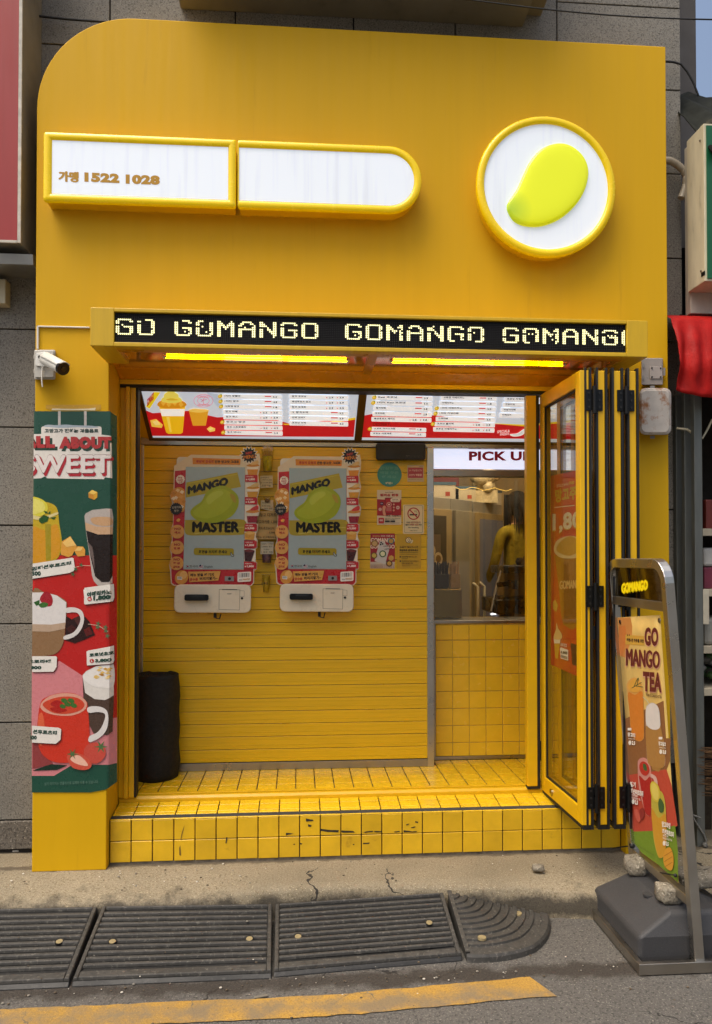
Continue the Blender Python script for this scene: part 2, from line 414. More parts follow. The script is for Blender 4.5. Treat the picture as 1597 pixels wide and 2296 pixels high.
# ---------------------------------------------------------------- granite building behind the shop front
GY = .24
gb = thing('granite_building', 'grey speckled granite building wall behind and around the yellow shop front', 'building', (-1.4, GY, 0))
m_joint = mat('granite_joint', '2e2b27', .9, var=.1)
c = MB(); c.box(-6, GY + .012, -.4, -1.0, 3.6, 7); c.box(-1.0, GY + .012, 2.75, 1.97, 3.6, 7); c.box(1.66, GY + .012, -.4, 1.97, .62, 2.75); c.box(-6, 3.6, -.4, 1.97, 3.8, 7)
put('wall', c, m_joint, gb)
def panel(x0, x1, z0, z1, y=GY, t=.012, m=m_gran, dy=0):
    b = MB(); g = .0035; b.box(x0 + g, y + dy, z0 + g, x1 - g, y + t + .003, z1 - g); put('stone_panel', b, m, gb, bevel=.002, seg=1)
jl = [.02] + [W(40, y, GY).z for y in (1839, 1620, 1399, 1178, 958, 738)]; jl += [jl[-1] + .48 * i for i in range(1, 10)]
for a_, b_ in zip(jl, jl[1:]):
    first = a_ < .1
    for x0, x1 in ((-3.1, -2.35), (-2.35, -1.6), (-1.6, -.95)):
        panel(x0, x1, a_, b_, m=m_granb if first else m_gran, dy=-.012 if first else random.uniform(-.0015, .0015))
jr = [W(1510, y, GY).z for y in (579.5, 390, 202, 18)]; dz = .445
jr = [jr[0] - dz * i for i in range(6, 0, -1)] + jr + [jr[-1] + dz * i for i in range(1, 6)]
xr = W(1249, 50, GY).x; XR = W(1527, 100, GY).x
for a_, b_ in zip(jr, jr[1:]): panel(max(xr, 1.66) if b_ < 3.9 else xr, XR, max(a_, -.1), b_, dy=random.uniform(-.0015, .0015))
xt = [-.95, W(528, 50, GY).x, W(793, 50, GY).x, W(1021, 50, GY).x, xr]
for x0, x1 in zip(xt, xt[1:]):
    for a_, b_ in ((3.6, jl[jl.index(next(z for z in jl if z > 4.0))]),) + tuple((z, z + .48) for z in [next(z for z in jl if z > 4.0) + .48 * i for i in range(4)]):
        panel(x0, x1, a_, b_, dy=random.uniform(-.0015, .0015))
# projecting box over the shop front, seen from below
lx0, lx1 = W(395, 0, .1).x, W(1190, 60, .1).x
lb = MB()
lb.prismX([(GY - .002, 4.235), (-.22, 4.27), (-.26, 4.31), (-.26, 5.1), (GY - .002, 5.1)], lx0, lx1)
lb.prismX([(GY - .002, 4.30), (-.14, 4.34), (-.14, 5.0), (GY - .002, 5.0)], lx1, lx1 + .10)
lo = put('sign_casing', lb, m_case, bevel=.004, fix=True)
tag(lo, 'dingy beige sign casing projecting from the granite above the yellow front', 'casing')

# ---------------------------------------------------------------- yellow shop front
sf = thing('shop_front', 'yellow painted shop front with rounded top corner around the wide doorway', 'shop front', (-1.05, .1, 0))
OX0, OX1, OZ = -.886, 1.60, 2.41
arc = [(-1.224 + .45 - .45 * math.cos(R(a)), 4.008 - .45 + .45 * math.sin(R(a))) for a in range(0, 91, 5)]
poly = [(-1.222, .0)] + arc + [(1.831, 4.006), (1.831, -.004), (OX1, -.004), (OX1, OZ), (OX0, OZ), (OX0, .0)]
fb = MB(); fb.prismY(poly, 0, GY - .003)
fo = put('facade_panel', fb, m_fac, sf, bevel=.004, fix=True)
# canopy box that carries the running text sign
cx0, cx1, cz0, cz1, cy = -.893, 1.586, 2.361, 2.528, -.30
lx0, lx1, lz0, lz1 = -.793, 1.488, 2.380, 2.511
cb = MB()
cb.box(cx0, cy, cz0, lx0, -.001, cz1); cb.box(lx1, cy, cz0, cx1, -.001, cz1)
cb.box(lx0, cy, lz1, lx1, -.001, cz1); cb.box(lx0, cy, cz0, lx1, cy + .05, lz0)
put('canopy_board', cb, m_yel2, sf, bevel=.003)
cb = MB(); cb.box(lx0, cy + .04, lz0, lx1, cy + .06, lz1); put('canopy_back', cb, m_blk, sf)
# underside: rim, glossy panels, cross bar
ub = MB(); zc = 2.366
ub.box(cx0 + .004, cy + .05, zc - .003, cx1 - .004, cy + .10, zc + .03)
ub.box(cx0 + .004, cy + .10, zc - .003, cx0 + .07, .0, zc + .03); ub.box(cx1 - .07, cy + .10, zc - .003, cx1 - .004, .0, zc + .03)
XB = W(830, 820, -.05).x
ub.prismX([(cy + .10, zc - .003), (.117, 2.360), (.117, 2.39), (cy + .10, zc + .03)], XB - .02, XB + .02)
put('canopy_rim', ub, mat('amber_rim', 'c08410', .3, var=.05), sf, bevel=.002)
for a_, b_ in ((OX0 + .002, XB - .02), (XB + .02, OX1 - .002)):
    u = MB(); u.prismX([(cy + .10, zc + .0145), (.12, 2.3710), (.12, 2.379), (cy + .10, zc + .0225)], a_, b_); put('ceiling_panel', u, m_ceil, sf, fix=True)
ub = MB(); ub.prismX([(.118, 2.3705), (.205, 2.337), (.235, 2.337), (.235, 2.3865), (.118, 2.3865)], OX0 + .002, OX1 - .002)
put('canopy_cove', ub, mat('orange_board', 'd38a0c', .25, var=.04), sf)
# door frame: lintel, black track, left jamb, threshold
db = MB(); db.box(OX0 + .002, .2055, 2.312, OX1 - .002, .285, 2.336); put('lintel', db, m_yel, sf, bevel=.003)
db = MB(); db.box(OX0 + .002, .212, 2.297, OX1 - .002, .30, 2.312); put('door_track', db, m_blk, sf)
for x0, x1, y0 in ((OX0 + .001, OX0 + .030, .225), (OX0 + .031, OX0 + .050, .208), (OX0 + .051, OX0 + .077, .222)):
    db = MB(); db.box(x0, y0, .262, x1, .29, 2.30); put('jamb', db, m_yel, sf, bevel=.003)
db = MB(); db.box(OX0 + .077, .226, .262, OX0 + .087, .285, 2.297); put('door_seal', db, m_blk, sf)
db = MB(); db.prismX([(.236, .226), (.236, .250), (.246, .262), (.262, .262), (.262, .226)], OX0 + .002, OX1 - .002)
db.box(OX0 + .002, .268, .22, OX1 - .002, .290, .268)
put('threshold', db, m_yel, sf, bevel=.002, fix=True)
db = MB(); db.box(OX0 + .003, .261, .222, OX1 - .003, .269, .254); put('threshold_groove', db, m_blk, sf)
# fixed post at the right of the opening
px0, px1 = 1.180, 1.232
db = MB(); db.box(px0, .222, .272, px1, .262, 2.292); put('door_post', db, m_yel, sf, bevel=.003)
db = MB(); db.box(px1, .225, .258, px1 + .016, .26, 2.292); db.box(px0, .224, .258, px1, .26, .273); put('post_seal', db, m_blk, sf)

# ---------------------------------------------------------------- tiled entrance step
st = thing('entrance_step', 'yellow tiled entrance step with a black anti-slip strip', 'step', (.35, .15, 0))
P = .1; SX0, SY = -.886, .05
sb = MB(); sb.prismX([(SY + .007, .0), (SY + .007, .207), (.236, .228), (.30, .228), (.30, -.02), (SY + .007, -.02)], OX0 + .001, OX1 - .001)
put('step_core', sb, m_grout, st, fix=True)
def tilemesh(name, sx, sy, sz, m, bev=.002):
    """flat tile, top face up or out; bevelled box centred at the origin"""
    b = MB(); b.box(-sx / 2, -sy / 2, -sz / 2, sx / 2, sy / 2, sz / 2)
    me = b.mesh(name, m, (0, 0, 0)); bm = bmesh.new(); bm.from_mesh(me)
    bmesh.ops.bevel(bm, geom=list(bm.edges), offset=bev, segments=1, affect='EDGES'); bm.to_mesh(me); bm.free(); return me
n_t = 25; g_ = .0048; pitch = (OX1 - OX0 - .006) / n_t
def jit(s=.0006): return random.uniform(-s, s)
tf1 = tilemesh('tile', pitch - g_, .010, .097, m_tiled); tf2 = tilemesh('tile', pitch - g_, .010, .095, m_tiled)
pieces('tile', tf1, [(OX0 + .003 + pitch * (i + .5), SY + .005 + jit(), .0615 + jit()) for i in range(n_t)], st)
pieces('tile', tf2, [(OX0 + .003 + pitch * (i + .5), SY + .005 + jit(), .1605 + jit()) for i in range(n_t)], st)
def topz(y): return .207 + (y - SY - .007) * .021 / .179
for y0, y1 in ((.0945, .117), (.1205, .183), (.1865, .2335)):
    ym = (y0 + y1) / 2; me = tilemesh('tile', pitch - g_, y1 - y0, .008, m_tile, .0015)
    for o in pieces('tile', me, [(OX0 + .003 + pitch * (i + .5), ym, topz(ym) + .004 + jit(.0004)) for i in range(n_t)], st): o.rotation_euler.x = .117
sb = MB(); sb.hexa([(OX0 + .002, SY + .0115, .200), (OX1 - .002, SY + .0115, .200), (OX1 - .002, .0915, .200), (OX0 + .002, .0915, .200), (OX0 + .002, SY + .0115, .2125), (OX1 - .002, SY + .0115, .2125), (OX1 - .002, .0915, .2175), (OX0 + .002, .0915, .2175)])
put('anti_slip_strip', sb, mat('grey_black_strip', '3a3a38', .75, var=.15, vs=20), st, bevel=.002)
me = tilemesh('tile_edging', pitch - .002, .011, .0045, m_tile, .001)
pieces('edging_tile', me, [(OX0 + .003 + pitch * (i + .5), SY + .0055, .2105) for i in range(n_t)], st)
sb = MB(); sb.box(OX0 + .002, SY + .003, -.015, OX1 - .002, SY + .008, .013); put('mortar_bed', sb, mat('old_mortar', '6f6454', .9, var=.3, vs=20), st)
# black scuffs on the riser tiles
sc_ = Art(crop(900, 2900, .6262, lambda x, y, h=0: W(x, y, SY - .0008 - h)), rough=.7, h0=.0)
for pts in ([(505, 388), (560, 396), (614, 398), (614, 410), (550, 408), (505, 402)], [(632, 398), (700, 402), (715, 410), (632, 412)], [(758, 408), (800, 403), (822, 402), (822, 408), (775, 413)],
            [(828, 403), (880, 402), (876, 410), (830, 410)], [(1005, 398), (1035, 400), (1060, 404), (1092, 402), (1080, 411), (1010, 409)], [(950, 405), (985, 402), (985, 410), (952, 411)],
            [(415, 326), (460, 334), (462, 340), (418, 345)], [(428, 362), (448, 366), (444, 378), (430, 376)], [(1022, 362), (1042, 357), (1044, 361), (1025, 370)], [(1078, 342), (1098, 346), (1094, 355), (1080, 350)],
            [(760, 474), (802, 472), (800, 480), (762, 482)], [(293, 414), (342, 416), (310, 424), (296, 430)], [(700, 481), (708, 481), (708, 487), (700, 487)], [(378, 474), (396, 477), (390, 485), (378, 482)],
            [(340, 480), (350, 480), (348, 486), (340, 486)], [(1052, 380), (1080, 374), (1078, 380), (1054, 386)]):
    q = []
    for (xa, ya), (xb_, yb_) in zip(pts, pts[1:] + pts[:1]):
        for k in range(3): t = k / 3; q.append((xa + (xb_ - xa) * t + random.uniform(-2, 2), ya + (yb_ - ya) * t + random.uniform(-1.2, 1.2)))
    sc_.poly(q, '2c261c')
sc_.fn = crop(0, 2900, .6262, lambda x, y, h=0: W(x, y, SY - .0009 - h))
sc_.poly([(1118, 365), (1112, 395), (1102, 430), (1098, 455), (1094, 455), (1098, 425), (1108, 392)], '7a5c1c'); sc_.poly([(1092, 488), (1096, 520), (1098, 552), (1086, 548), (1085, 505)], '7a5c1c')
sc_.poly([(1370, 440), (1378, 440), (1376, 460), (1372, 478), (1366, 476)], '3a3020')
sc_.build('scuff_marks', st)['kind'] = 'stuff'

# ---------------------------------------------------------------- shop floor
FZ = .262
fl = thing('shop_floor', None, None, (.4, .5, .2)); fl['kind'] = 'structure'
sb = MB(); sb.box(-.95, .291, .0, 2.2, 3.4, FZ - .004); put('floor_slab', sb, m_grout, fl)
me = tilemesh('tile', P - .005, P - .005, .012, m_tile, .0015)
loc = [(-.86 + P * i, .345 + P * j, FZ - .006 + jit(.0004)) for i in range(28) for j in range(4)] + [(.84 + P * i, .745 + P * j, FZ - .006) for i in range(11) for j in range(1)]
pieces('tile', me, loc, fl)

# vestibule side walls and the soffit above the menu boards
VY = .68
vw = MB(); vw.box(-.95, .29, .2, -.872, VY + .05, 2.60); vb = put('side_wall', vw, m_yel, None); tag(vb, 'narrow yellow side wall between the door jamb and the shutter', 'wall')
vw = MB(); vw.box(-.95, .29, 2.60, 2.3, 3.5, 2.66); tag(put('ceiling', vw, mat('shop_ceiling', '9c8a66', .7)), kind='structure')
vw = MB(); vw.box(1.60, .262, .2, 1.66, .62, 2.6); tag(put('side_wall', vw, m_yel), 'yellow side wall behind the folded doors', 'wall')
# ---------------------------------------------------------------- roller shutter wall
sx0, sx1 = -.868, .735
sh = thing('roller_shutter', 'yellow slatted shutter wall that carries the two order kiosks', 'shutter', (0, VY, FZ))
pit = .0722; z0 = FZ + .045; NS = int((2.075 - z0) / pit)
prof = [(0, .0012), (-.0064, .0014), (-.0070, .003), (-.0072, .021), (-.0062, .0216), (-.0062, .0230), (-.0073, .0238), (-.0074, .052), (-.0066, .0526), (-.0066, .0534), (-.0073, .054), (-.0072, .0675), (-.0064, .0692), (.004, .0694), (.004, .0012)]
b = MB(); b.prismX(prof, sx0, sx1)
m_slat = mat('yellow_shutter_slat', 'e0b412', .33, var=.06, vs=3, stretch=(1, 1, 30), rand=.03, stain=(3, .68, .95, '8a6414'))
sm = b.mesh('slat', m_slat, ((sx0 + sx1) / 2, 0, 0))
bm = bmesh.new(); bm.from_mesh(sm); bmesh.ops.recalc_face_normals(bm, faces=bm.faces); bm.to_mesh(sm); bm.free()
NS = 25; pit = (2.075 - z0) / NS
pieces('slat', sm, [((sx0 + sx1) / 2, VY, z0 + pit * i) for i in range(NS)], sh)
b = MB(); b.box(sx0, VY + .003, FZ, sx1, VY + .03, 2.08); put('shutter_back', b, mat('shutter_gap', '2c1c08', .8), sh)
b = MB(); b.box(sx0, VY - .012, FZ + .001, sx1, VY + .02, z0 - .003); put('kick_plate', b, m_steelx, sh, bevel=.001)
b = MB(); b.box(sx0 - .004, VY - .014, 2.078, 1.9, VY + .03, 2.118); put('head_rail', b, m_steelx, sh, bevel=.002)
b = MB(); b.box(sx1, VY - .018, FZ, sx1 + .038, VY + .14, 2.077); put('frame_post', b, m_steel, sh, bevel=.002)
b = MB(); b.box(sx0 - .003, VY - .016, FZ, sx0 + .012, VY - .001, 2.077); put('frame_post', b, m_steel, sh, bevel=.002)

# ---------------------------------------------------------------- two slanted back-lit menu boards
E_MENU = .45
P0 = W(343, 981, .655); lo_, hi_ = .0, .65
for _ in range(40):
    mid = (lo_ + hi_) / 2
    if W(318, 880, mid).x < P0.x: hi_ = mid
    else: lo_ = mid
Pt = W(318, 880, (lo_ + hi_) / 2); sl = Vector((0, Pt.y - P0.y, Pt.z - P0.z)).normalized(); nrm = Vector((1, 0, 0)).cross(sl).normalized()
if nrm.y > 0: nrm = -nrm
def onM(x, y, h=0): return hit(x, y, P0, nrm) + nrm * h
MT = .40      # length of the boards up the slope
def board(xa, xb_, label, draw):
    t = thing('menu_board', label, 'menu', P0 + Vector(((xa + xb_) / 2 - P0.x, 0, 0)), 'menu boards over the shutter')
    def at(x, s, h): return Vector((x, P0.y, P0.z)) + sl * s + nrm * h
    b = MB(); b.add([at(xa, 0, 0), at(xb_, 0, 0), at(xb_, MT, 0), at(xa, MT, 0)], [(0, 1, 2, 3)])
    put('lit_panel', b, ink('ccd6e4', E_MENU), t)
    b = MB(); m_fr = mat('bronze_frame', '5f4a1c', .35, metal=.6, var=.1)
    for xA, xB, sA, sB in ((xa - .022, xb_ + .022, -.034, -.001), (xa - .022, xa - .001, -.001, MT), (xb_ + .001, xb_ + .022, -.001, MT)):
        b.hexa([at(xA, sA, -.03), at(xB, sA, -.03), at(xB, sB, -.03), at(xA, sB, -.03), at(xA, sA, .008), at(xB, sA, .008), at(xB, sB, .008), at(xA, sB, .008)])
    put('frame', b, m_fr, t, fix=True)
    a = Art(onM, e=E_MENU, h0=.0006); draw(a); a.build('menu_print', t)
    return t
xA0, xA1 = P0.x, onM(795, 981).x; xB0, xB1 = onM(812, 982).x, onM(1345, 985).x
CR, CB, CG = 'c0141e', 'e8edf4', '1c1c20'
def rows_(a, items, x0, x1, sk, y0, dy, two=(), star=(), sh_=lambda k: 0):
    for k, (nm, sub, p) in enumerate(items):
        xa, xb_ = x0 + sh_(k), x1 + sh_(k) * .3; y = y0 + dy * k
        a.h = .0016; a.rect(xa, y, xb_, y + dy * .86, 'f6f8fb', r=dy * .16, sk=sk)
        a.h = .0022; a.text(nm, xa + 14, y + dy * .12, xa + 14 + 13.0 * len(nm), y + dy * .50, CG, .03, sk * .2)
        a.text(sub, xa + 14, y + dy * .58, xa + 14 + 4.2 * len(sub), y + dy * .74, '77777c', .0, sk * .2)
        if len(p) == 1:
            a.rect(xb_ - 95, y + dy * .30, xb_ - 57, y + dy * .50, 'd0464a', r=dy * .08, sk=sk * .1); a.text(p[0], xb_ - 48, y + dy * .22 + sk * .7, xb_ - 26, y + dy * .58 + sk * .7, CG, .03)
        else:
            for q, pr in enumerate(p):
                xx = xb_ - 118 + q * 58; a.circ(xx, y + dy * .44 + sk * .7, dy * .12, 'c8464a', n=10); a.text(pr, xx + 12, y + dy * .25 + sk * .7, xx + 36, y + dy * .6 + sk * .7, CG, .03)
        if k in star:
            a.circ(xa - 8, y + dy * .40, 13, 'd9b32a', ry=dy * .36, n=14, rot=-25); a.h = .0028; a.circ(xa - 10, y + dy * .36, 6, 'f2da6a', ry=dy * .16, n=10, rot=-25); a.circ(xa - 2, y + dy * .08, 5, '6c8a2c', ry=dy * .1, n=8)
def softcup(a, u, c1, c2, c3, top):
    """tall cup with band and swirl: u maps (0..1, 0..1) to drawing units"""
    P_ = lambda l: [u(*p) for p in l]
    a.poly(P_([(.02, .36), (.98, .36), (.80, .97), (.72, 1.0), (.28, 1.0), (.20, .97)]), c1); a.up()
    a.poly(P_([(.05, .44), (.95, .44), (.90, .60), (.10, .60)]), c2); a.poly(P_([(.26, .62), (.36, .62), (.40, .96), (.33, .96)]), c3)
    a.poly(P_(blob([(-.03, .36), (.06, .27), (.3, .24), (.6, .25), (.9, .26), (1.03, .35), (.8, .42), (.5, .43), (.2, .42)])), 'd9921c'); a.up()
    for q in ((.10, .30), (.30, .33), (.52, .30), (.74, .33)): a.poly(P_([(q[0], q[1]), (q[0] + .1, q[1] - .06), (q[0] + .18, q[1] + .01), (q[0] + .08, q[1] + .07)]), 'f0b43c')
    a.poly(P_(blob([(.14, .27), (.2, .18), (.5, .14), (.8, .18), (.86, .27), (.5, .31)])), top); a.up()
    a.poly(P_(blob([(.24, .17), (.3, .08), (.5, .05), (.72, .09), (.76, .17), (.5, .21)])), top); a.up()
    a.poly(P_(blob([(.36, .08), (.44, .0), (.56, -.10), (.62, .0), (.64, .08), (.5, .11)])), top)
    a.up(); a.poly(P_(blob([(.30, .22), (.5, .19), (.78, .23), (.5, .245)])), 'd7b82e')
def menuA(a):
    a.fn = crop(300, 1100, .6888, onM)
    xl = 395
    a.poly([(368, 662), (405, 677), (600, 664), (760, 700), (1000, 690), (1160, 735), (1400, 715), (1522, 703), (1512, 808), (400, 802)], CR)
    a.poly([(1120, 735), (1300, 738), (1522, 700), (1522, 712), (1300, 747), (1130, 741)], 'e6c42c'); a.up()
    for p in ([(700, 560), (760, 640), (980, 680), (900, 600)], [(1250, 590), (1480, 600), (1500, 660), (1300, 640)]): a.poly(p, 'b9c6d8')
    a.up(); a.poly([(368, 640), (388, 652), (448, 562), (414, 560)], 'f0d51e'); a.up(); a.text('GOMANGO', 374, 600, 412, 642, 'b02a2a', .03, sk=-42)
    fx, fy, fw, fh = 428, 545, 152, 245
    softcup(a, lambda x, y: (fx + x * fw + y * 22, fy + y * fh), 'efbe1c', 'fbfbf6', 'f7d85a', 'ead85c')
    a.h = .0016; gx, gy, gw, gh = 605, 655, 108, 90
    a.poly([(gx, gy + 8), (gx + gw, gy + 8), (gx + gw * .86, gy + gh), (gx + gw * .2, gy + gh)], 'e2a428'); a.up(); a.poly(blob([(gx - 3, gy + 8), (gx + 25, gy - 4), (gx + 60, gy - 2), (gx + 95, gy), (gx + gw + 3, gy + 9), (gx + 55, gy + 18)]), 'f3c95c')
    a.poly([(703, 762), (722, 748), (750, 760), (748, 774), (720, 780)], 'f2cf62'); a.poly([(392, 715), (425, 708), (462, 740), (455, 757), (400, 750)], 'f0c84c')
    a.up(); a.poly([(712, 763), (724, 756), (740, 762), (726, 770)], 'f9e08c'); a.poly([(405, 722), (430, 715), (448, 738), (420, 742)], 'f9de86')
    n = 40; cx_, cy_ = 685, 607
    for rr in (1.0, .62):
        a.poly([(cx_ + 54 * rr * math.cos(2 * math.pi * i / n), cy_ + 36 * rr * math.sin(2 * math.pi * i / n)) for i in range(n)] + [(cx_ + 54 * rr, cy_)] + [(cx_ + (54 * rr - 3) * math.cos(-2 * math.pi * i / n), cy_ + (36 * rr - 2.5) * math.sin(-2 * math.pi * i / n)) for i in range(n + 1)], 'd98a94')
    a.text('GOMANGO', 650, 577, 720, 590, 'd0707c', .03); a.text('VACATION', 652, 624, 718, 636, 'd0707c', .03)
    a.line([(685, 625), (683, 605), (668, 598)], 3, 'd0707c'); a.line([(683, 605), (704, 598)], 3, 'd0707c'); a.line([(683, 605), (690, 590)], 3, 'd0707c'); a.line([(683, 605), (672, 612)], 3, 'd0707c')
    rows_(a, [('1리터 망빨바', '1Liter Mango Strawberry Banana', ('5.5',)), ('1리터 망고', '1Liter Mango', ('4.8',)), ('식후땡 망고', 'After Mango', ('1.8',)), ('망고 라떼', 'Mango Latte', ('2.5', '3.5')), ('망고 쥬스', 'Mango Juice', ('2.9', '3.9')),
              ('망고 in 망고', 'Mango in Mango', ('3.5',)), ('망고 스트로베리', 'Mango Strawberry', ('3.2', '4.2')), ('망고 바나나', 'Mango Banana', ('2.9',))], 785, 1116, 5, 571, 28.4, star=(0, 1, 2, 5, 7), sh_=lambda k: 2.5 * k)
    rows_(a, [('망고 코코넛', 'Mango Coconut', ('2.9', '3.9')), ('패션후르츠 망고', 'Passion Fruit Mango', ('2.9', '3.9')), ('망고 요거트', 'Mango Yogurt', ('2.5', '3.5')), ('1L 망고수박', '1Liter Mango Watermelon', ('5.2',)), ('수박 모히또', 'Watermelon Mojito', ('3.9',)), ('코코넛 수박', 'Coconut Watermelon', ('4.2',))], 1158, 1482, 6, 572, 29.0)
def menuB(a):
    a.fn = crop(1300, 1100, .6888, onM)
    a.poly([(118, 690), (160, 682), (520, 690), (800, 735), (1000, 745), (1300, 720), (1560, 735), (1560, 822), (106, 811)], CR)
    a.poly([(800, 732), (1000, 740), (1300, 712), (1560, 728), (1560, 740), (1300, 724), (1000, 750)], 'e6c42c'); a.up()
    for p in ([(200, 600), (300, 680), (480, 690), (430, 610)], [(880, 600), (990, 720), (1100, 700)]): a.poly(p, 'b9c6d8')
    rows_(a, [('Real 코코넛', 'Real Coconut', ('3.9',)), ('1리터 Real 코코넛', '1Liter Real Coconut', ('5.5',)), ('딸기라떼', 'Strawberry Latte', ('2.8',)), ('초코라떼', 'Chocolate Latte', ('2.8',)), ('패션후르츠 에이드', 'Passion Fruit Ade', ('2.8', '3.8'))], 182, 496, 6, 578, 29.5, star=(0, 1), sh_=lambda k: -6 * k)
    a.h = .0022; a.text('DESSERT.', 166, 727, 266, 745, '8a1016', .05)
    rows_(a, [('소프트 아이스크림', 'Soft Ice Cream', ('1.8',)), ('코코넛 아로거트', 'Coconut Yogurt', ('2.0',))], 158, 460, 6, 751, 27.0, star=(0,), sh_=lambda k: -6 * k)
    rows_(a, [('식후땡 아메리카노', 'After Americano', ('0.9',)), ('아메리카노', 'Americano', ('1.8',)), ('1리터 아메리카노', '1Liter Americano', ('3.0',)), ('1리터 카페라떼', '1Liter Cafe Latte', ('4.0',)), ('카페라떼', 'Cafe Latte', ('2.5',)), ('코코넛 홀카페', 'Coconut Hole Cafe', ('2.8', '3.8')), ('코코넛 아메리카노', 'Coconut Americano', ('2.0', '2.5'))], 540, 848, 6, 580, 28.6, star=(2, 3, 5), sh_=lambda k: -7 * k)
    rows_(a, [('코코넛 카페라떼', 'Coconut Cafe Latte', ('3.5',)), ('연유커피', 'Condensed Milk Coffee', ('3.0',)), ('바닐라라떼', 'Vanilla Latte', ('3.5',)), ('카페모카', 'Cafe Mocha', ('3.5',))], 890, 1180, 6, 587, 29.0, sh_=lambda k: -9 * k)
    a.h = .0022; a.text('SPECIAL&', 850, 770, 920, 785, 'f4d6d6', .03, -6); a.text('FRESH!', 866, 786, 916, 799, 'f4d6d6', .03, -5)
    a.poly(blob([(920, 790), (960, 785), (990, 765), (1003, 760), (1000, 785), (975, 800), (935, 802)]), 'f2f2f0'); a.up(); a.poly(blob([(930, 790), (965, 787), (992, 770), (985, 788), (950, 796)]), 'cfd3d8')
board(xA0, xA1, 'back-lit menu board showing the big mango cup and pink palm stamp', menuA)
board(xB0, xB1, 'back-lit menu board with the dessert list over the pick-up window', menuB)
# wedge-shaped cheek beside the boards
b = MB(); b.prismX([(P0.y + .02, P0.z - .06), (.31, P0.z - .06), (.31, 2.45), (.345, 2.45)], sx0 - .002, P0.x - .024); 
b = MB(); b.add([Vector((P0.x - .023, P0.y, P0.z)) + sl * s + nrm * .0 for s in (-.03, MT)] + [Vector((sx0 - .004, P0.y, P0.z)) + sl * s + nrm * -.01 for s in (MT, -.03)], [(0, 1, 2, 3)])
tag(put('menu_cheek_panel', b, m_yel, fix=True), 'dull yellow filler panel left of the slanted menu boards', 'panel')

# ---------------------------------------------------------------- pick-up window
pk = thing('pickup_window', 'steel framed pick-up window with clear pane beside the yellow shutter', 'window', (1.2, .82, 1.1))
CYY = .80
cz1 = W(1075, 1391, CYY).z
xw0 = sx1 + .04
b = MB(); b.box(xw0, CYY - .004, cz1 - .018, 1.9, CYY + .25, cz1); put('sill', b, m_steelx, pk, bevel=.002)
zs0, zs1 = W(1075, 1049, .76).z, W(1075, 995, .76).z
b = MB(); b.box(xw0, .765, zs0 - .05, 1.9, .83, zs0 - .012); put('head_bar', b, m_steelx, pk, bevel=.002)
b = MB(); b.box(xw0, .815, cz1, 1.9, .820, zs0 - .05); put('pane', b, glassmat('window_pane', (.93, .9, .82), .07), pk)
ps = thing('pickup_sign', 'back-lit white PICK UP sign with dark red letters', 'sign', (1.2, .78, zs0))
b = MB(); b.box(xw0 + .002, .762, zs0, 1.86, .83, zs1); put('light_box', b, ink('dfe6ff', .65), ps, bevel=.002)
a = Art(crop(1600, 1650, .32658, onY(.762)), e=.3); a.text('PICK UP', 548, 188, 1275, 297, '7a0a1c', .045); a.build('lettering', ps)

# tiled counter front under the window
ct = thing('pickup_counter', 'yellow tiled counter front below the pick-up window', 'counter', (1.3, CYY, FZ))
b = MB(); b.box(xw0, CYY + .0035, FZ, 1.9, CYY + .5, cz1 - .018); put('counter_core', b, m_groutl, ct)
tz1 = cz1 - .028; t0x = W(978, 1500, CYY).x + .002; 
me = tilemesh('tile', P - .004, .008, P - .004, mat('yellow_counter_tile', 'f0c42c', .2, var=.05, vs=10, rand=.03, bump=.02, bs=30), .002)
tw = W(977 + 37.8, 1500, CYY).x - W(977, 1500, CYY).x
k = 0
zz = tz1 - .085 / 2; top = tilemesh('tile', P - .004, .008, .085, _m['yellow_counter_tile'], .002)
pieces('tile', top, [(t0x + P * (i + .5) - .004, CYY + .004, tz1 - .0425) for i in range(8)], ct)
zc_ = tz1 - .085 - .004; nrow = int((zc_ - FZ - .02) / P)
pieces('tile', me, [(t0x + P * (i + .5) - .004, CYY + .004, zc_ - P * (j + .5)) for i in range(8) for j in range(nrow)], ct)
rem = zc_ - nrow * P - (FZ + .02)
if rem > .02:
    low = tilemesh('tile', P - .004, .008, rem - .004, _m['yellow_counter_tile'], .002); pieces('tile', low, [(t0x + P * (i + .5) - .004, CYY + .004, FZ + .02 + rem / 2) for i in range(8)], ct)
b = MB(); b.box(xw0, CYY - .006, FZ + .002, 1.9, CYY + .008, FZ + .020); b.box(xw0, CYY - .008, FZ + .02, t0x - .006, CYY + .008, cz1 - .018); put('steel_trim', b, m_steelx, ct, bevel=.001)

# ---------------------------------------------------------------- kitchen behind the window
kt = MB(); kt.box(.70, 3.3, .2, 2.35, 3.4, 2.6); tag(put('kitchen_wall', kt, mat('beige_wall', 'd2bc90', .7, var=.08)), 'beige back wall of the kitchen above the tan splashback', 'wall')
kt = MB(); kt.box(2.25, .63, .2, 2.35, 3.3, 2.6); tag(put('kitchen_wall', kt, _m['beige_wall']), 'beige side wall of the kitchen behind the coffee machine', 'wall')
kt = MB(); kt.box(.70, VY + .16, .2, .76, 3.3, 2.6); tag(put('kitchen_wall', kt, _m['beige_wall']), 'kitchen partition wall behind the shutter', 'wall')
kt = MB(); kt.box(1.55, 3.27, FZ, 2.25, 3.299, W(1140, 1160, 3.27).z); tag(put('splashback', kt, mat('tan_tile', '6f5c34', .4, var=.1)), 'tan splashback along the kitchen back wall', 'panel')
kl = MB(); kl.box(1.1, 1.5, 2.57, 1.9, 2.1, 2.598); tag(put('ceiling_lamp', kl, mat('warm_lamp', 'ffeacc', .5, var=0, emi=8)), 'warm flat ceiling lamp in the kitchen', 'lamp')
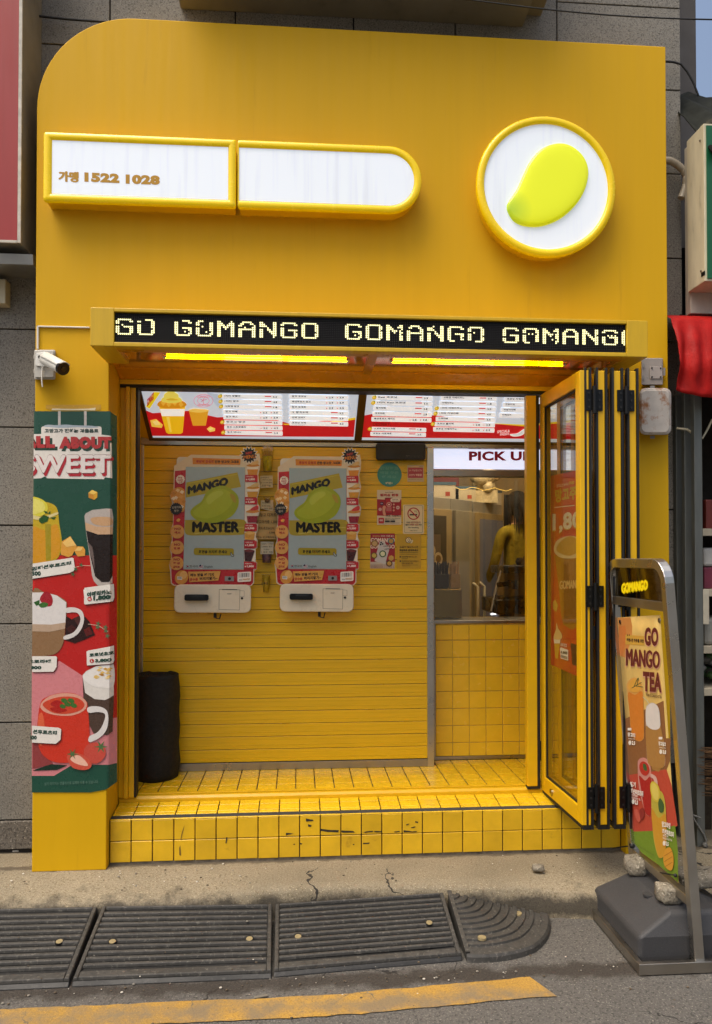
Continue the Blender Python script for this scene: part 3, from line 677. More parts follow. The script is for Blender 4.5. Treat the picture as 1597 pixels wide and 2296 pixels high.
def fridge(pxa, Ya, pxb, Yb, ztop, label, kind):
    A = W(pxa, 1250, Ya); B = W(pxb, 1250, Yb); A.z = B.z = FZ; d = (B - A); L = d.length; d.normalize(); nn = Vector((d.y, -d.x, 0)); back = -nn
    t = thing('fridge', label, 'fridge', (A + B) / 2, 'upright fridges in the kitchen')
    def at(s, q, z): return A + d * s - nn * q + Vector((0, 0, z - FZ))
    b = MB(); b.hexa([at(0, 0, FZ), at(L, 0, FZ), at(L, .55, FZ), at(0, .55, FZ), at(0, 0, ztop), at(L, 0, ztop), at(L, .55, ztop), at(0, .55, ztop)])
    put('cabinet', b, mat('fridge_steel', 'a8a498', .35, metal=.3, var=.1, vs=3), t, bevel=.006, fix=True)
    def slab(name, s0, s1, za, zb, q0, q1, m, bev=.004):
        b = MB(); b.hexa([at(s0, q1, za), at(s1, q1, za), at(s1, q0, za), at(s0, q0, za), at(s0, q1, zb), at(s1, q1, zb), at(s1, q0, zb), at(s0, q0, zb)]); return put(name, b, m, t, bevel=bev, fix=True)
    dm = mat('fridge_door', '9a927c', .4, var=.08) if kind == 'solid' else mat('fridge_frame', 'a89468', .4, var=.08)
    dr = slab('door', .02, L - .02, FZ + .10, ztop - .09, 0, -.03, dm)
    if kind == 'glass':
        slab('glass', .07, L - .09, FZ + .2, ztop - .14, -.031, -.034, mat('dark_glass', '4a4232', .08, var=.1))
        a = Art(lambda x, y, h: at(x, -.035 - h, y), rough=.4)
        a.rect(.08, 1.62, L - .16, 1.20, '6a5a44')
        for cx_, cz_, r in ((.14, 1.50, .05), (.22, 1.44, .05), (.15, 1.36, .045), (.24, 1.30, .05), (.12, 1.27, .04)):
            a.up(); a.circ(cx_, cz_, r, 'c8b48c', n=12); a.up(); a.circ(cx_, cz_, r * .6, '7a5a20', n=10)
        a.build('door_picture', t)
    if kind == 'lit':
        slab('glass', .05, L - .05, FZ + .2, ztop - .14, -.031, -.034, mat('grey_glass', '74747a', .12, var=.1, emi=.10))
        for k in range(8): slab('lamp_dot', L * .45, L * .70, 1.05 - .035 * k, 1.062 - .035 * k, -.036, -.040, mat('cold_led', 'e8f0ff', .4, var=0, emi=4), 0)
    hb = MB(); hb.tube([at(L - .05 if kind != 'lit' else .05, -.03, 1.25), at(L - .05 if kind != 'lit' else .05, -.07, 1.22), at(L - .05 if kind != 'lit' else .05, -.07, .95), at(L - .05 if kind != 'lit' else .05, -.03, .92)], .011, 8)
    put('handle', hb, m_cream, t)
    return t
zt = 1.90
fridge(930, 1.80, 1011, 2.06, zt, 'fridge with a glass door and food pictures beside the straw holders', 'glass')
fridge(1012, 2.07, 1060, 2.33, zt, 'plain tan fridge between the glass-door and the lit fridge', 'solid')
fridge(1062, 2.35, 1126, 2.75, zt, 'fridge with a column of small white lamps behind its glass', 'lit')
# packages on top of the fridges
for px, Yq, w, h, dp, c1, lab in ((985, 2.18, .26, .13, .22, 'd9cfb8', 'white cup carton with blue lid on the glass-door fridge'), (1035, 2.42, .24, .12, .22, 'cfc4a6', 'cream carton on the plain tan fridge'), (1092, 2.78, .26, .12, .22, 'd8cdb4', 'white carton with red patch on the lit fridge'),
                              (1000, 2.42, .22, .34, .15, '6e2a2a', 'dark red box behind the cream carton'), (975, 2.55, .2, .36, .15, '7a5c34', 'brown cardboard box at the back of the fridge tops')):
    p = W(px, 1250, Yq); t = thing('carton', lab, 'box', (p.x, p.y, zt), 'packages on top of the fridges')
    b = MB(); b.box(p.x - w / 2, p.y, zt, p.x + w / 2, p.y + dp, zt + h); put('box', b, mat('card_' + c1, c1, .7, var=.1), t, bevel=.004)
    if h < .2:
        b = MB(); b.box(p.x - w / 2 - .004, p.y - .004, zt + h * .86, p.x + w / 2 + .004, p.y + dp, zt + h + .004); put('lid', b, mat('blue_card', '4c6a80', .6), t)
        b = MB(); b.box(p.x + .05, p.y - .002, zt + h * .2, p.x + .085, p.y - .0002, zt + h * .45); put('red_patch', b, mat('red_card', 'b4452c', .6), t)
# crumpled bag with fairy lights
p = W(1085, 1085, 2.55); b = MB()
for k in range(14): b.ball((p.x + random.uniform(-.09, .09), p.y + random.uniform(-.06, .06), zt + .13 + random.uniform(-.04, .12)), random.uniform(.05, .09), 8, 0, (1, 1, random.uniform(.6, 1.1)))
b.box(p.x - .1, p.y - .06, zt, p.x + .1, p.y + .06, zt + .1)
tag(put('plastic_bag', b, mat('pale_film', 'e8d8ae', .25, var=.15, vs=30, bump=.6, bs=40)), 'crumpled pale plastic bag on the lit fridge', 'bag')
b = MB(); fl_ = [Vector((p.x - .55 + .05 * k, p.y - .30 + .012 * k, zt + .10 + .012 * math.sin(k * 1.7))) for k in range(16)]; b.tube(fl_, .0015, 6)
tag(put('light_string', b, mat('fairy_light', 'ffd46a', .4, var=0, emi=1.0)), 'thin glowing string of warm lights draped over the fridge cartons', 'string lights')
# straw holders on a steel box
bx = W(1000, 1395, 1.05); z_b = W(1000, 1365, 1.02).z; z_t = W(1000, 1318, 1.0).z
t = thing('steel_box', 'low shiny steel box on the counter under the straws', 'box', (bx.x, 1.0, cz1))
b = MB(); b.box(xw0 + .02, .95, cz1 + .002, W(1036, 1340, .95).x, 1.15, z_t - .004); put('body', b, mat('shiny_steel', '8f7f54', .12, metal=1, var=.05), t, bevel=.006)
for xa, xb_, col, lab in ((974, 1006, '17130e', 'bundle of black straws in a dark holder'), (1010, 1032, 'd9b98c', 'bundle of cream straws in a clear holder')):
    a_, b_ = W(xa, 1300, 1.0).x, W(xb_, 1300, 1.0).x
    t = thing('straw_bundle', lab, 'straws', ((a_ + b_) / 2, 1.02, z_t), 'straws behind the pick-up window')
    zt_ = W(1000, 1262, 1.0).z
    hb = MB(); hb.box(a_, .985, z_t - .003, b_, 1.05, z_t + .085); put('holder', hb, mat('holder_' + col, '2a2218' if col[0] == '1' else 'b89c70', .3, var=.1), t, bevel=.003)
    for k in range(26):
        x = random.uniform(a_ + .005, b_ - .005); y = random.uniform(.99, 1.045); q = MB(); q.cyl((x, y, z_t), (x + random.uniform(-.012, .012), y, zt_ + random.uniform(-.02, .01)), .004, n=6); put('straw', q, mat('straw_' + col, col, .5, var=.1), t)
# espresso machine and white bucket
Ym = 1.25; e = thing('espresso_machine', 'black espresso machine with portafilter on the pick-up counter', 'coffee machine', (W(1160, 1390, Ym).x, Ym, cz1))
X_ = lambda px: W(px, 1300, Ym).x
Z_ = lambda py: W(1150, py, Ym).z
mk = mat('machine_black', '0e0d0c', .25, var=.1, coat=.4)
b = MB(); b.box(X_(1112), Ym, cz1, X_(1215), Ym + .4, Z_(1343)); put('base', b, mk, e, bevel=.012)
b = MB(); b.box(X_(1150), Ym + .22, Z_(1343), X_(1215), Ym + .4, Z_(1275)); put('column', b, mat('machine_panel', '9c8a68', .35, metal=.5, var=.1), e, bevel=.01)
b = MB(); b.box(X_(1133), Ym + .05, Z_(1286), X_(1215), Ym + .4, Z_(1268)); put('head', b, mk, e, bevel=.012)
b = MB(); b.cyl((X_(1122), Ym + .06, Z_(1312)), (X_(1160), Ym + .10, Z_(1309)), .016); b.cyl((X_(1160), Ym + .10, Z_(1322)), (X_(1160), Ym + .10, Z_(1302)), .036); put('portafilter', b, mk, e)
b = MB(); b.tube([(X_(1137), Ym + .12, Z_(1276)), (X_(1122), Ym + .08, Z_(1310)), (X_(1107), Ym + .06, Z_(1372))], .009, 8); put('steam_wand', b, m_steel, e)
b = MB(); b.box(X_(1120), Ym + .03, Z_(1343), X_(1135), Ym + .08, Z_(1336)); put('knob', b, mk, e, bevel=.006)
Yb = 2.2; bk = MB(); xa, xb_ = W(1142, 1300, Yb).x, W(1180, 1300, Yb).x
zb0, zb1 = .95, W(1150, 1281, Yb).z
bk.lathe([(.0, zb0), (.10, zb0), (.115, zb1 - .04), (.125, zb1 - .035), (.125, zb1), (.11, zb1), (.10, zb1 - .03), (0, zb1 - .03)], ((xa + xb_) / 2 + .05, Yb + .12, 0), 20)
bt = MB(); bt.box(1.55, 2.05, FZ, 2.25, 2.6, zb0 - .001); tag(put('work_bench', bt, mat('dark_bench', '2a241a', .5)), 'dark work bench under the white bucket in the kitchen', 'bench')
tag(put('bucket', bk, mat('bucket_white', 'cfae7c', .4, var=.05)), 'off-white bucket with a rolled rim on the kitchen bench', 'bucket')
bk = MB(); xx = (xa + xb_) / 2 + .05
for k in range(16): bk.ball((xx + random.uniform(-.08, .08), Yb + .12 + random.uniform(-.07, .07), zb1 + .035 + random.uniform(-.035, .05)), random.uniform(.035, .05), 8)
tag(put('dark_cloth', bk, mat('dark_cloth', '241c12', .9, var=.2)), 'dark bundle heaped on the off-white bucket', 'cloth')
# ---------------------------------------------------------------- worker in the kitchen
def person(px, Y, h=1.68):
    X = W(px, 1250, Y).x; z = FZ; k = h / 1.70
    t = thing('person', 'person in a yellow top with dark hair tied back, standing by the fridges', 'person', (X, Y, z))
    J = [((0, 0, .95), .13), ((0, .01, 1.10), .115), ((0, .01, 1.28), .13), ((0, .015, 1.42), .10), ((0, .01, 1.49), .05), ((0, -.005, 1.57), .075), ((0, -.01, 1.64), .07),
         ((-.16, .01, 1.40), .058), ((-.20, -.03, 1.16), .048), ((-.13, -.22, 1.06), .035), ((-.10, -.29, 1.06), .028),
         ((.16, .01, 1.40), .058), ((.20, -.03, 1.15), .048), ((.14, -.21, 1.02), .035), ((.11, -.28, 1.02), .028),
         ((-.09, 0, .88), .10), ((-.10, -.01, .48), .065), ((-.10, .02, .09), .045), ((-.10, -.12, .035), .035),
         ((.09, 0, .88), .10), ((.10, .01, .48), .065), ((.10, .04, .09), .045), ((.10, -.10, .035), .035)]
    E_ = [(0, 1), (1, 2), (2, 3), (3, 4), (4, 5), (5, 6), (3, 7), (7, 8), (8, 9), (9, 10), (3, 11), (11, 12), (12, 13), (13, 14), (0, 15), (15, 16), (16, 17), (17, 18), (0, 19), (19, 20), (20, 21), (21, 22)]
    me = bpy.data.meshes.new('body'); me.from_pydata([Vector(p) * k for p, r in J], E_, [])
    o = bpy.data.objects.new('body', me); COL.objects.link(o); o.parent = t; o.rotation_euler.z = R(200)
    sk = o.modifiers.new('skin', 'SKIN')
    for i, (p, r) in enumerate(J): me.skin_vertices[0].data[i].radius = (r * k, r * k * .8)
    me.skin_vertices[0].data[0].use_root = True
    o.modifiers.new('sub', 'SUBSURF').levels = 2; o.modifiers['sub'].render_levels = 2
    m = mat('clothes', '9c8a2c', .9, var=.2, vs=14, bump=1.0, bs=11, spec=.2)      # yellow top, dark trousers, skin, split by height
    n, l = m.node_tree.nodes, m.node_tree.links; b = n['Principled BSDF']; src = b.inputs['Base Color'].links[0].from_socket
    tc = n.new('ShaderNodeTexCoord'); sp = n.new('ShaderNodeSeparateXYZ'); l.new(tc.outputs['Object'], sp.inputs[0])
    for lim, colr, op in ((.93 * k, '15110d', 'LESS_THAN'), (1.47 * k, 'c89a78', 'GREATER_THAN')):
        mt = n.new('ShaderNodeMath'); mt.operation = op; l.new(sp.outputs[2], mt.inputs[0]); mt.inputs[1].default_value = lim
        mx = n.new('ShaderNodeMix'); mx.data_type = 'RGBA'; l.new(mt.outputs[0], mx.inputs[0]); l.new(src, mx.inputs[6]); mx.inputs[7].default_value = (*lin(colr), 1); src = mx.outputs[2]
    l.new(src, b.inputs['Base Color']); me.materials.append(m)
    b = MB(); hz = z + 1.615 * k
    b.ball((X, Y - .012, hz + .02), .098 * k, 14, 0, (1, 1.12, 1.12))
    b.tube([(X + .02, Y - .09, hz + .03), (X + .05, Y - .14, hz - .06), (X + .07, Y - .13, hz - .20), (X + .075, Y - .11, hz - .30)], [.035, .045, .04, .012], 10)
    for q in range(130):
        a0 = random.uniform(0, 6.28); r0 = .10 * k; x0, y0 = X + r0 * math.cos(a0) * .95, Y + r0 * math.sin(a0); dz0 = random.uniform(-.04, .10)
        b.tube([(X + (x0 - X) * .8, Y + (y0 - Y) * .8, hz + .09), (x0, y0, hz + dz0), (x0 + random.uniform(-.02, .03), y0 - .015, hz - random.uniform(.08, .30))], [.007, .008, .001], 5)
    put('hair', b, mat('dark_hair', '14100c', .6, var=.3, vs=60, stretch=(6, 6, 1), bump=.8, bs=120), t)
    b = MB(); b.tube([(X + .13 * math.cos(q / 10), Y + .11 * math.sin(q / 10), z + 1.0 * k) for q in range(0, 64, 3)], .02, 6); put('apron_belt', b, mat('apron_dark', '1a140e', .9, var=.2), t)
    return t
person(1160, 2.35)

# ---------------------------------------------------------------- order kiosks
KY = .60
def kiosk(quad, cf, label):
    (ax, ay), (bx_, by), (cx_, cy_), (dx, dy) = quad      # corners of the screen: tl, tr, br, bl
    def pm(u, v):
        s, t = (u - 443) / 718, (v - 411) / 1250
        return (ax * (1 - s) + bx_ * s) * (1 - t) + (dx * (1 - s) + cx_ * s) * t, (ay * (1 - s) + by * s) * (1 - t) + (dy * (1 - s) + cy_ * s) * t
    def on(Y): return lambda u, v, h=0: cf(*pm(u, v), Y, h)
    base = on(KY)(800, 2200); t = thing('order_kiosk', label, 'kiosk', (base.x, VY, base.z), 'order kiosks on the shutter')
    # display housing
    b = MB(); f0, f1 = on(KY + .004), on(VY - .010)
    def rr(x0, y0, x1, y1, r): 
        p = []
        for cx2, cy2, a in ((x1 - r, y0 + r, -90), (x1 - r, y1 - r, 0), (x0 + r, y1 - r, 90), (x0 + r, y0 + r, 180)): p += [(cx2 + r * math.cos(R(a + q)), cy2 + r * math.sin(R(a + q))) for q in (0, 22, 45, 68, 90)]
        return p
    b.prism(rr(330, 290, 1270, 1860, 40), f1, f0); put('housing', b, m_white, t, fix=True)
    b = MB(); b.prism(rr(343, 1850, 1252, 2197, 70), f1, on(KY - .035)); put('printer_unit', b, mat('kiosk_cream', 'e2d7bd', .3, var=.04, vs=8), t, bevel=.006, fix=True)
    # printed surround, cut to outline
    out = [(300, 460), (300, 400), (500, 262), (1120, 268)] + [(1330, 240), (1345, 330), (1340, 420), (1320, 500), (1325, 548), (1345, 640), (1330, 720), (1315, 775), (1318, 850), (1345, 900), (1335, 990), (1300, 1060), (1300, 1100), (1325, 1105), (1322, 1190), (1290, 1240), (1322, 1310), (1318, 1395), (1295, 1420), (1290, 1560), (1320, 1575), (1316, 1660), (1285, 1680), (1285, 1830), (1250, 1868), (340, 1868), (300, 1840), (288, 1690), (272, 1610), (300, 1510), (272, 1400), (300, 1300), (280, 1190), (305, 1110), (305, 1000), (262, 930), (290, 850), (258, 760), (300, 690)]
    b = MB(); b.prism(out, on(KY + .0035), on(KY)); put('printed_surround', b, ink('dccfb4'), t, fix=True)
    a = Art(on(KY), rough=.3)
    a.poly([(312, 462), (445, 450), (445, 1668), (1160, 1668), (1160, 500), (1310, 505), (1312, 560), (1300, 760), (1305, 1040), (1290, 1240), (1290, 1400), (1280, 1550), (1275, 1680), (1273, 1825), (1245, 1858), (345, 1858), (312, 1830), (300, 1690), (312, 1000), (312, 690)], 'c0222a')
    a.poly([(520, 300), (1105, 310), (1100, 382), (525, 378)], 'd98a1e')
    a.poly([(1165, 420), (1200, 420), (1230, 500), (1165, 505)], 'e9e0cc')
    a.up()
    for y0, y1 in ((590, 775), (860, 1100), (1200, 1305), (1410, 1565)): a.rect(1164, y0, 1300, y1, 'efe6d2')
    a.text('휴양지 감성의', 566, 326, 775, 360, 'b02a1c', .04); a.text('진한 망고맛 그대로', 790, 328, 1085, 364, '241a12', .04)
    a.up(); a.star(1205, 262, 82, 118, 14, 'f0e9da'); a.up(); a.star(1205, 262, 70, 103, 14, '17140f'); a.up()
    a.text('HIT', 1165, 225, 1245, 256, 'c8402a', .05, -8); a.text('MENU', 1140, 268, 1285, 312, 'e08a2a', .05, -16)
    # cups down the right edge
    def cup(x, y, w, h, c1, c2, c3, c4):
        a.poly([(x - w * .5, y), (x + w * .5, y - h * .04), (x + w * .34, y + h), (x - w * .36, y + h)], c1); a.up()
        a.poly([(x - w * .5, y), (x + w * .5, y - h * .04), (x + w * .44, y + h * .36), (x - w * .45, y + h * .38)], c2); a.up()
        a.poly(blob([(x - w * .52, y), (x - w * .2, y - h * .22), (x + w * .3, y - h * .25), (x + w * .54, y - h * .03), (x, y + h * .1)]), c3); a.up()
        a.poly(blob([(x - w * .2, y - h * .2), (x + w * .1, y - h * .5), (x + w * .42, y - h * .62), (x + w * .46, y - h * .28), (x + w * .1, y - h * .14)]), c4)
    cup(1252, 395, 150, 110, 'd8902a', 'ece4d2', 'c8892c', 'd9b878'); cup(1255, 668, 150, 110, 'd0982e', 'ece4d2', 'cc902c', 'd9b878')
    cup(1255, 960, 150, 130, '8f1c2c', 'd8d2c0', 'd08a34', 'c83a34')
    a.poly([(1166, 1215), (1290, 1215), (1275, 1300), (1170, 1300)], 'd49a3e'); a.poly(blob([(1166, 1215), (1220, 1195), (1292, 1212), (1230, 1235)]), 'e6b866')
    a.poly([(1166, 1430), (1288, 1435), (1250, 1562), (1172, 1560)], '3c1418'); a.poly(blob([(1164, 1430), (1220, 1415), (1290, 1435), (1220, 1455)]), '6a2a2a')
    a.up(); a.up()
    for y, n1, pr in ((505, '1리터 망고', '4,800'), (782, '1리터 망고수박', '5,200'), (1105, '1리터 망빨바', '5,500'), (1312, '식후땡 망고', '1,800'), (1572, '아메리카노', '1,800')):
        a.rect(1164, y, 1312, y + 82, 'bb1f28', r=10, sk=4); a.up(); a.text(n1, 1175, y + 12, 1262, y + 30, 'f0d8d0', .03); a.text(pr, 1198, y + 40, 1280, y + 70, 'f5e6dc', .05); a.circ(1180, y + 56, 9, 'f0d8d0', n=10)
    # left edge: badges, chips, NO circles, tag
    a.star(380, 565, 48, 58, 16, 'f2eadb'); a.up(); a.text('한정', 352, 532, 402, 556, 'b42a2a', .03); a.text('200잔', 344, 560, 412, 585, 'b42a2a', .03); a.text('수량', 360, 588, 404, 608, 'b42a2a', .03)
    a.poly(blob([(262, 760), (300, 690), (360, 660), (420, 680), (442, 740), (442, 920), (400, 960), (310, 850)]), 'd8983a'); a.up()
    for p in [(300, 740), (350, 700), (400, 720), (330, 790), (390, 780), (425, 840), (350, 850), (300, 800), (400, 900)]: a.poly([(p[0] - 26, p[1]), (p[0], p[1] - 24), (p[0] + 30, p[1] - 6), (p[0] + 8, p[1] + 24)], random.choice(['f0d49a', 'e0a850', 'f4e2c0', 'c8862a']))
    a.up(); a.star(340, 925, 66, 78, 18, '16140f'); a.up(); a.text('산정가득', 290, 895, 395, 925, 'cfc4ae', .01, -6); a.text('빙수', 318, 935, 372, 965, 'cfc4ae', .01, -4)
    a.poly([(345, 1060), (370, 1040), (395, 1055), (380, 1085), (350, 1080)], 'e0a850')
    for yc, ls in ((1205, ('NO', '색소')), (1398, ('NO', '향료')), (1592, ('NO', '합성', '감미료'))):
        a.circ(360, yc, 84, 'd9a052', n=28); a.up(); hh = 150 / len(ls) * .62; y = yc - 70 + 12
        for i, s_ in enumerate(ls): a.text(s_, 360 - (36 if i == 0 else 38), y + i * 46 - (4 if len(ls) == 3 else -8), 360 + (40 if i == 0 else 40), y + i * 46 + 30 - (4 if len(ls) == 3 else -8), 'a82420', .05)
    a.poly([(500, 1695), (888, 1684), (862, 1800), (520, 1822)], 'dba24a'); a.up()
    a.text('메뉴 받을 때 까지', 528, 1716, 808, 1754, '3a1a10', .04, -6); a.text('영수증', 522, 1772, 620, 1810, 'b82820', .04, -3); a.text('버리지말기~', 640, 1760, 850, 1800, '3a1a10', .04, -10)
    a.circ(425, 1765, 78, 'd8943a', ry=88, rot=20); a.up(); a.circ(445, 1735, 44, 'e8b465', ry=50, rot=20); a.rect(372, 1752, 432, 1790, 'f0eadc', r=4, sk=6); a.up()
    for k in range(7): a.rect(378 + k * 7, 1758, 381 + k * 7, 1784, '2a2622')
    a.rect(1088, 1700, 1250, 1820, 'f2ecdf', r=16, sk=-10); a.up()
    for k in range(16): a.rect(1102 + k * 8.4, 1712 - k * .5, 1102 + k * 8.4 + random.choice([2, 3, 5]), 1764 - k * .5, '1c1a18')
    a.text('GO', 1108, 1785, 1144, 1800, '3a2a1a', .03); a.text('MANGO', 1152, 1776, 1236, 1800, 'b5801c', .06, -6)
    a.rect(937, 1748, 1046, 1808, '8e8a86', r=3); a.up(); a.circ(994, 1778, 17, '12100e'); a.rect(345, 1853, 360, 1857, 'efe6d2')
    a.build('surround_print', t)
    # screen
    b = MB(); b.prism([(443, 411), (1161, 411), (1161, 1661), (443, 1661)], on(KY + .003), on(KY - .0052)); sc = put('screen', b, ink('8f9a98', .10, .16), t, fix=True)
    a = Art(on(KY - .0052), e=.06, rough=.16, h0=.0006)
    a.poly([(452, 602), (1068, 473), (1114, 652), (452, 788)], 'a09024'); a.poly(blob([(450, 1080), (470, 1060), (800, 1062), (1155, 1055), (1158, 1200), (1120, 1240), (700, 1248), (500, 1248), (450, 1200)]), '9c8a30'); a.up()
    a.poly([(480, 604), (1070, 490), (1076, 500), (480, 618)], 'b0a030'); a.poly([(560, 1225), (900, 1160), (1155, 1140), (1155, 1150), (900, 1174), (580, 1236)], 'b2a24a'); a.up()
    a.text('MANGO', 470, 645, 958, 752, '16130e', .15, -116); a.text('MASTER', 535, 1076, 1102, 1216, '16130e', .12, -2); a.up()
    a.poly(blob([(510, 960), (545, 905), (640, 830), (700, 720), (800, 655), (910, 640), (1010, 690), (1080, 770), (1085, 880), (1020, 1000), (900, 1070), (780, 1096), (620, 1075), (535, 1020)], 6), '8f9a20'); a.up()
    a.poly(blob([(545, 955), (640, 870), (730, 740), (830, 680), (930, 690), (1010, 760), (1000, 870), (880, 985), (720, 1040), (590, 1020)], 6), '9ba428'); a.up()
    a.poly(blob([(700, 800), (770, 725), (870, 700), (900, 740), (820, 800), (730, 870)], 5), 'a8b03c'); a.poly(blob([(980, 740), (1040, 760), (1060, 840), (1020, 830)], 4), 'a08a2c')
    a.up(); a.rect(562, 1402, 1040, 1490, '958420', r=26, sk=4); a.up(); a.text('화면을 터치해 주세요', 622, 1430, 960, 1470, '1c1810', .035)
    a.poly([(1000, 1455), (1012, 1452), (1020, 1476), (1044, 1484), (1040, 1506), (1016, 1508), (996, 1480)], '2a2820'); a.up(); a.poly([(1004, 1460), (1010, 1460), (1018, 1482), (1038, 1488), (1034, 1500), (1018, 1502), (1004, 1482)], '9ea6a0')
    a.circ(655, 1632, 26, 'b8bcbc'); a.up(); a.poly([(629, 1632), (631, 1620), (640, 1610), (655, 1606), (655, 1632)], '283048')
    for k in range(3): a.rect(634 if k else 657, 1614 + 13 * k, 678, 1620 + 13 * k, '8c2c30')
    a.circ(493, 1630, 11, 'a03038', n=14); a.up(); a.poly([(482, 1630), (488, 1634), (498, 1628), (504, 1630), (500, 1639), (488, 1640)], '2c3a68')
    for q in ((476, 1616), (508, 1616), (476, 1640), (508, 1640)): a.line([(q[0], q[1]), (q[0] + 7, q[1] + 5)], 4, '2a2a2a')
    a.text('한국어', 520, 1614, 612, 1644, '4a4e4c', .012); a.text('English', 694, 1620, 792, 1650, '4a4e4c', .012)
    a.build('screen_image', t)
    # card reader, receipt flap, lock, cable
    b = MB(); b.prism(rr(464, 1972, 750, 2050, 24), on(KY - .035), on(KY - .075)); rd = put('card_reader', b, m_blkmetal, t, bevel=.003, fix=True)
    b = MB(); b.prism([(535, 1984), (690, 1984), (690, 2004), (535, 2004)], on(KY - .074), on(KY - .0762)); put('reader_slot', b, mat('slot_dark', '2c3034', .2, var=0), t, fix=True)
    b = MB()
    for p in ([(872, 1908), (1121, 1912), (1121, 1916), (872, 1912)], [(872, 1908), (876, 1908), (878, 2158), (873, 2158)], [(1117, 1912), (1121, 1912), (1118, 2164), (1114, 2164)], [(872, 2154), (1118, 2160), (1118, 2164), (872, 2158)], [(1121, 1922), (1172, 1926), (1172, 1929), (1121, 1925)], [(1169, 1926), (1172, 1926), (1172, 1995), (1169, 1995)], [(1121, 1993), (1172, 1994), (1172, 1997), (1121, 1996)]):
        b.prism(p, on(KY - .0345), on(KY - .0356))
    put('flap_outline', b, mat('flap_line', '6a604c', .6), t, fix=True)
    b = MB(); b.prism([(908, 1906), (1086, 1908), (1086, 1916), (908, 1914)], on(KY - .0345), on(KY - .037)); put('receipt_slot', b, m_blk, t, fix=True)
    b = MB(); q = on(KY - .035)(1145, 2018); b.cyl(q, q + Vector((0, -.004, 0)), .0065, n=14); put('lock', b, m_blk, t)
    a = Art(on(KY - .035)); a.text('RECEIPT', 970, 1957, 1022, 1970, '8a806c', .03); a.build('flap_print', t)
    b = MB(); q = on(KY + .02)(840, 2195); b.tube([q, q + Vector((.0, -.005, -.03)), q + Vector((.02, -.005, -.034)), q + Vector((.028, 0, -.005))], .0035, 6); b.box(q.x - .012, q.y - .008, q.z - .028, q.x + .004, q.y + .008, q.z); put('cable', b, m_blk, t)
    return t
kc1 = lambda u, v, Y, h: W((600 + u * .30488) / 1.6913, (1650 + v * .30488) / 1.6913, Y - h)
kc2 = lambda u, v, Y, h: W((960 + u * .30492) / 1.6913, (1650 + v * .30492) / 1.6913, Y - h)
kiosk([(345, 395), (1083, 400), (1065, 1668), (313, 1665)], kc1, 'wall-hung order kiosk between the sample cups and the rolled black mat')
kiosk([(450, 410), (1162, 412), (1160, 1663), (437, 1660)], kc2, 'wall-hung order kiosk between the sample cups and the posters')

# ---------------------------------------------------------------- sample cups and hand-written notes between the kiosks
NY = VY - .0098
nc = lambda u, v, Y: W((960 + u * .30492) / 1.6913, (1650 + v * .30492) / 1.6913, Y)
m_clear = glassmat('clear_cup', (.97, .96, .93), .12, .08)
def cupthing(label, u, vt, vb, rt, rbm, inner, up=True):
    p0, p1 = nc(u, vt, NY), nc(u, vb, NY); r1 = rt * .00039; r0 = rbm * .00039; cyy = NY - max(r0, r1) - .001
    t = thing('sample_cup', label, 'cup', (p0.x, cyy, p1.z), 'sample cups stuck to the shutter')
    b = MB(); b.lathe([(0, p1.z), (r0, p1.z), (r1, p0.z), (r1 + .003, p0.z), (r1 + .003, p0.z + .004)], (p0.x, cyy, 0), 20); put('cup_wall', b, m_clear, t)
    return t, p0, p1, cyy, r0, r1
m_net = mat('yellow_foam_net', 'e0cc20', .7, var=.2, vs=60, bump=.6, bs=150)
t, p0, p1, cyy, r0, r1 = cupthing('clear domed cup with yellow foam sleeve hanging topmost between the kiosks', 185, 200, 460, 88, 58, None)
b = MB(); b.lathe([(r1, p0.z + .004), (r1 * .92, p0.z + .018), (r1 * .6, p0.z + .028), (0, p0.z + .032)], (p0.x, cyy, 0), 20); put('dome_lid', b, m_clear, t)
b = MB(); b.lathe([(0, p1.z + .003), (r0 * .88, p1.z + .004), (r1 * .80, p0.z - .035), (r1 * .75, p0.z - .035), (r0 * .6, p1.z + .02)], (p0.x, cyy, 0), 20, wob=lambda t_, z: 1 + .04 * math.sin(9 * t_)); put('foam_sleeve', b, m_net, t)
t, p0, p1, cyy, r0, r1 = cupthing('small brown macaroon cup under the upper notes', 178, 780, 850, 46, 40, None)
b = MB(); b.ball((p0.x, cyy, p1.z + .012), .017, 10, 0, (1, 1, .7)); put('macaroon', b, mat('macaroon', '8a6a48', .7), t)
t, p0, p1, cyy, r0, r1 = cupthing('purple printed cup below the lower note', 172, 1480, 1590, 72, 62, None)
b = MB(); b.lathe([(0, p1.z + .002), (r0 * .96, p1.z + .002), (r1 * .96, p0.z), (0, p0.z)], (p0.x, cyy, 0), 20); put('purple_sleeve', b, mat('purple_print', '7c5478', .4, var=.4, vs=60), t)
t, p0, p1, cyy, r0, r1 = cupthing('clear cup with yellow drink hanging lowest between the kiosks', 165, 1735, 1950, 62, 42, None)
b = MB(); b.lathe([(0, p1.z + .002), (r0 * .93, p1.z + .002), (r1 * .9, p0.z - .012), (0, p0.z - .012)], (p0.x, cyy, 0), 20); put('drink', b, mat('mango_drink', 'c4a424', .4, var=.1), t)
a = Art(lambda x, y, h: nc(x, y, cyy - r1 * .9 - h), h0=.001); a.text('식후땡', 102, 1830, 182, 1862, '2a2410', .02); a.build('marker_writing', t)
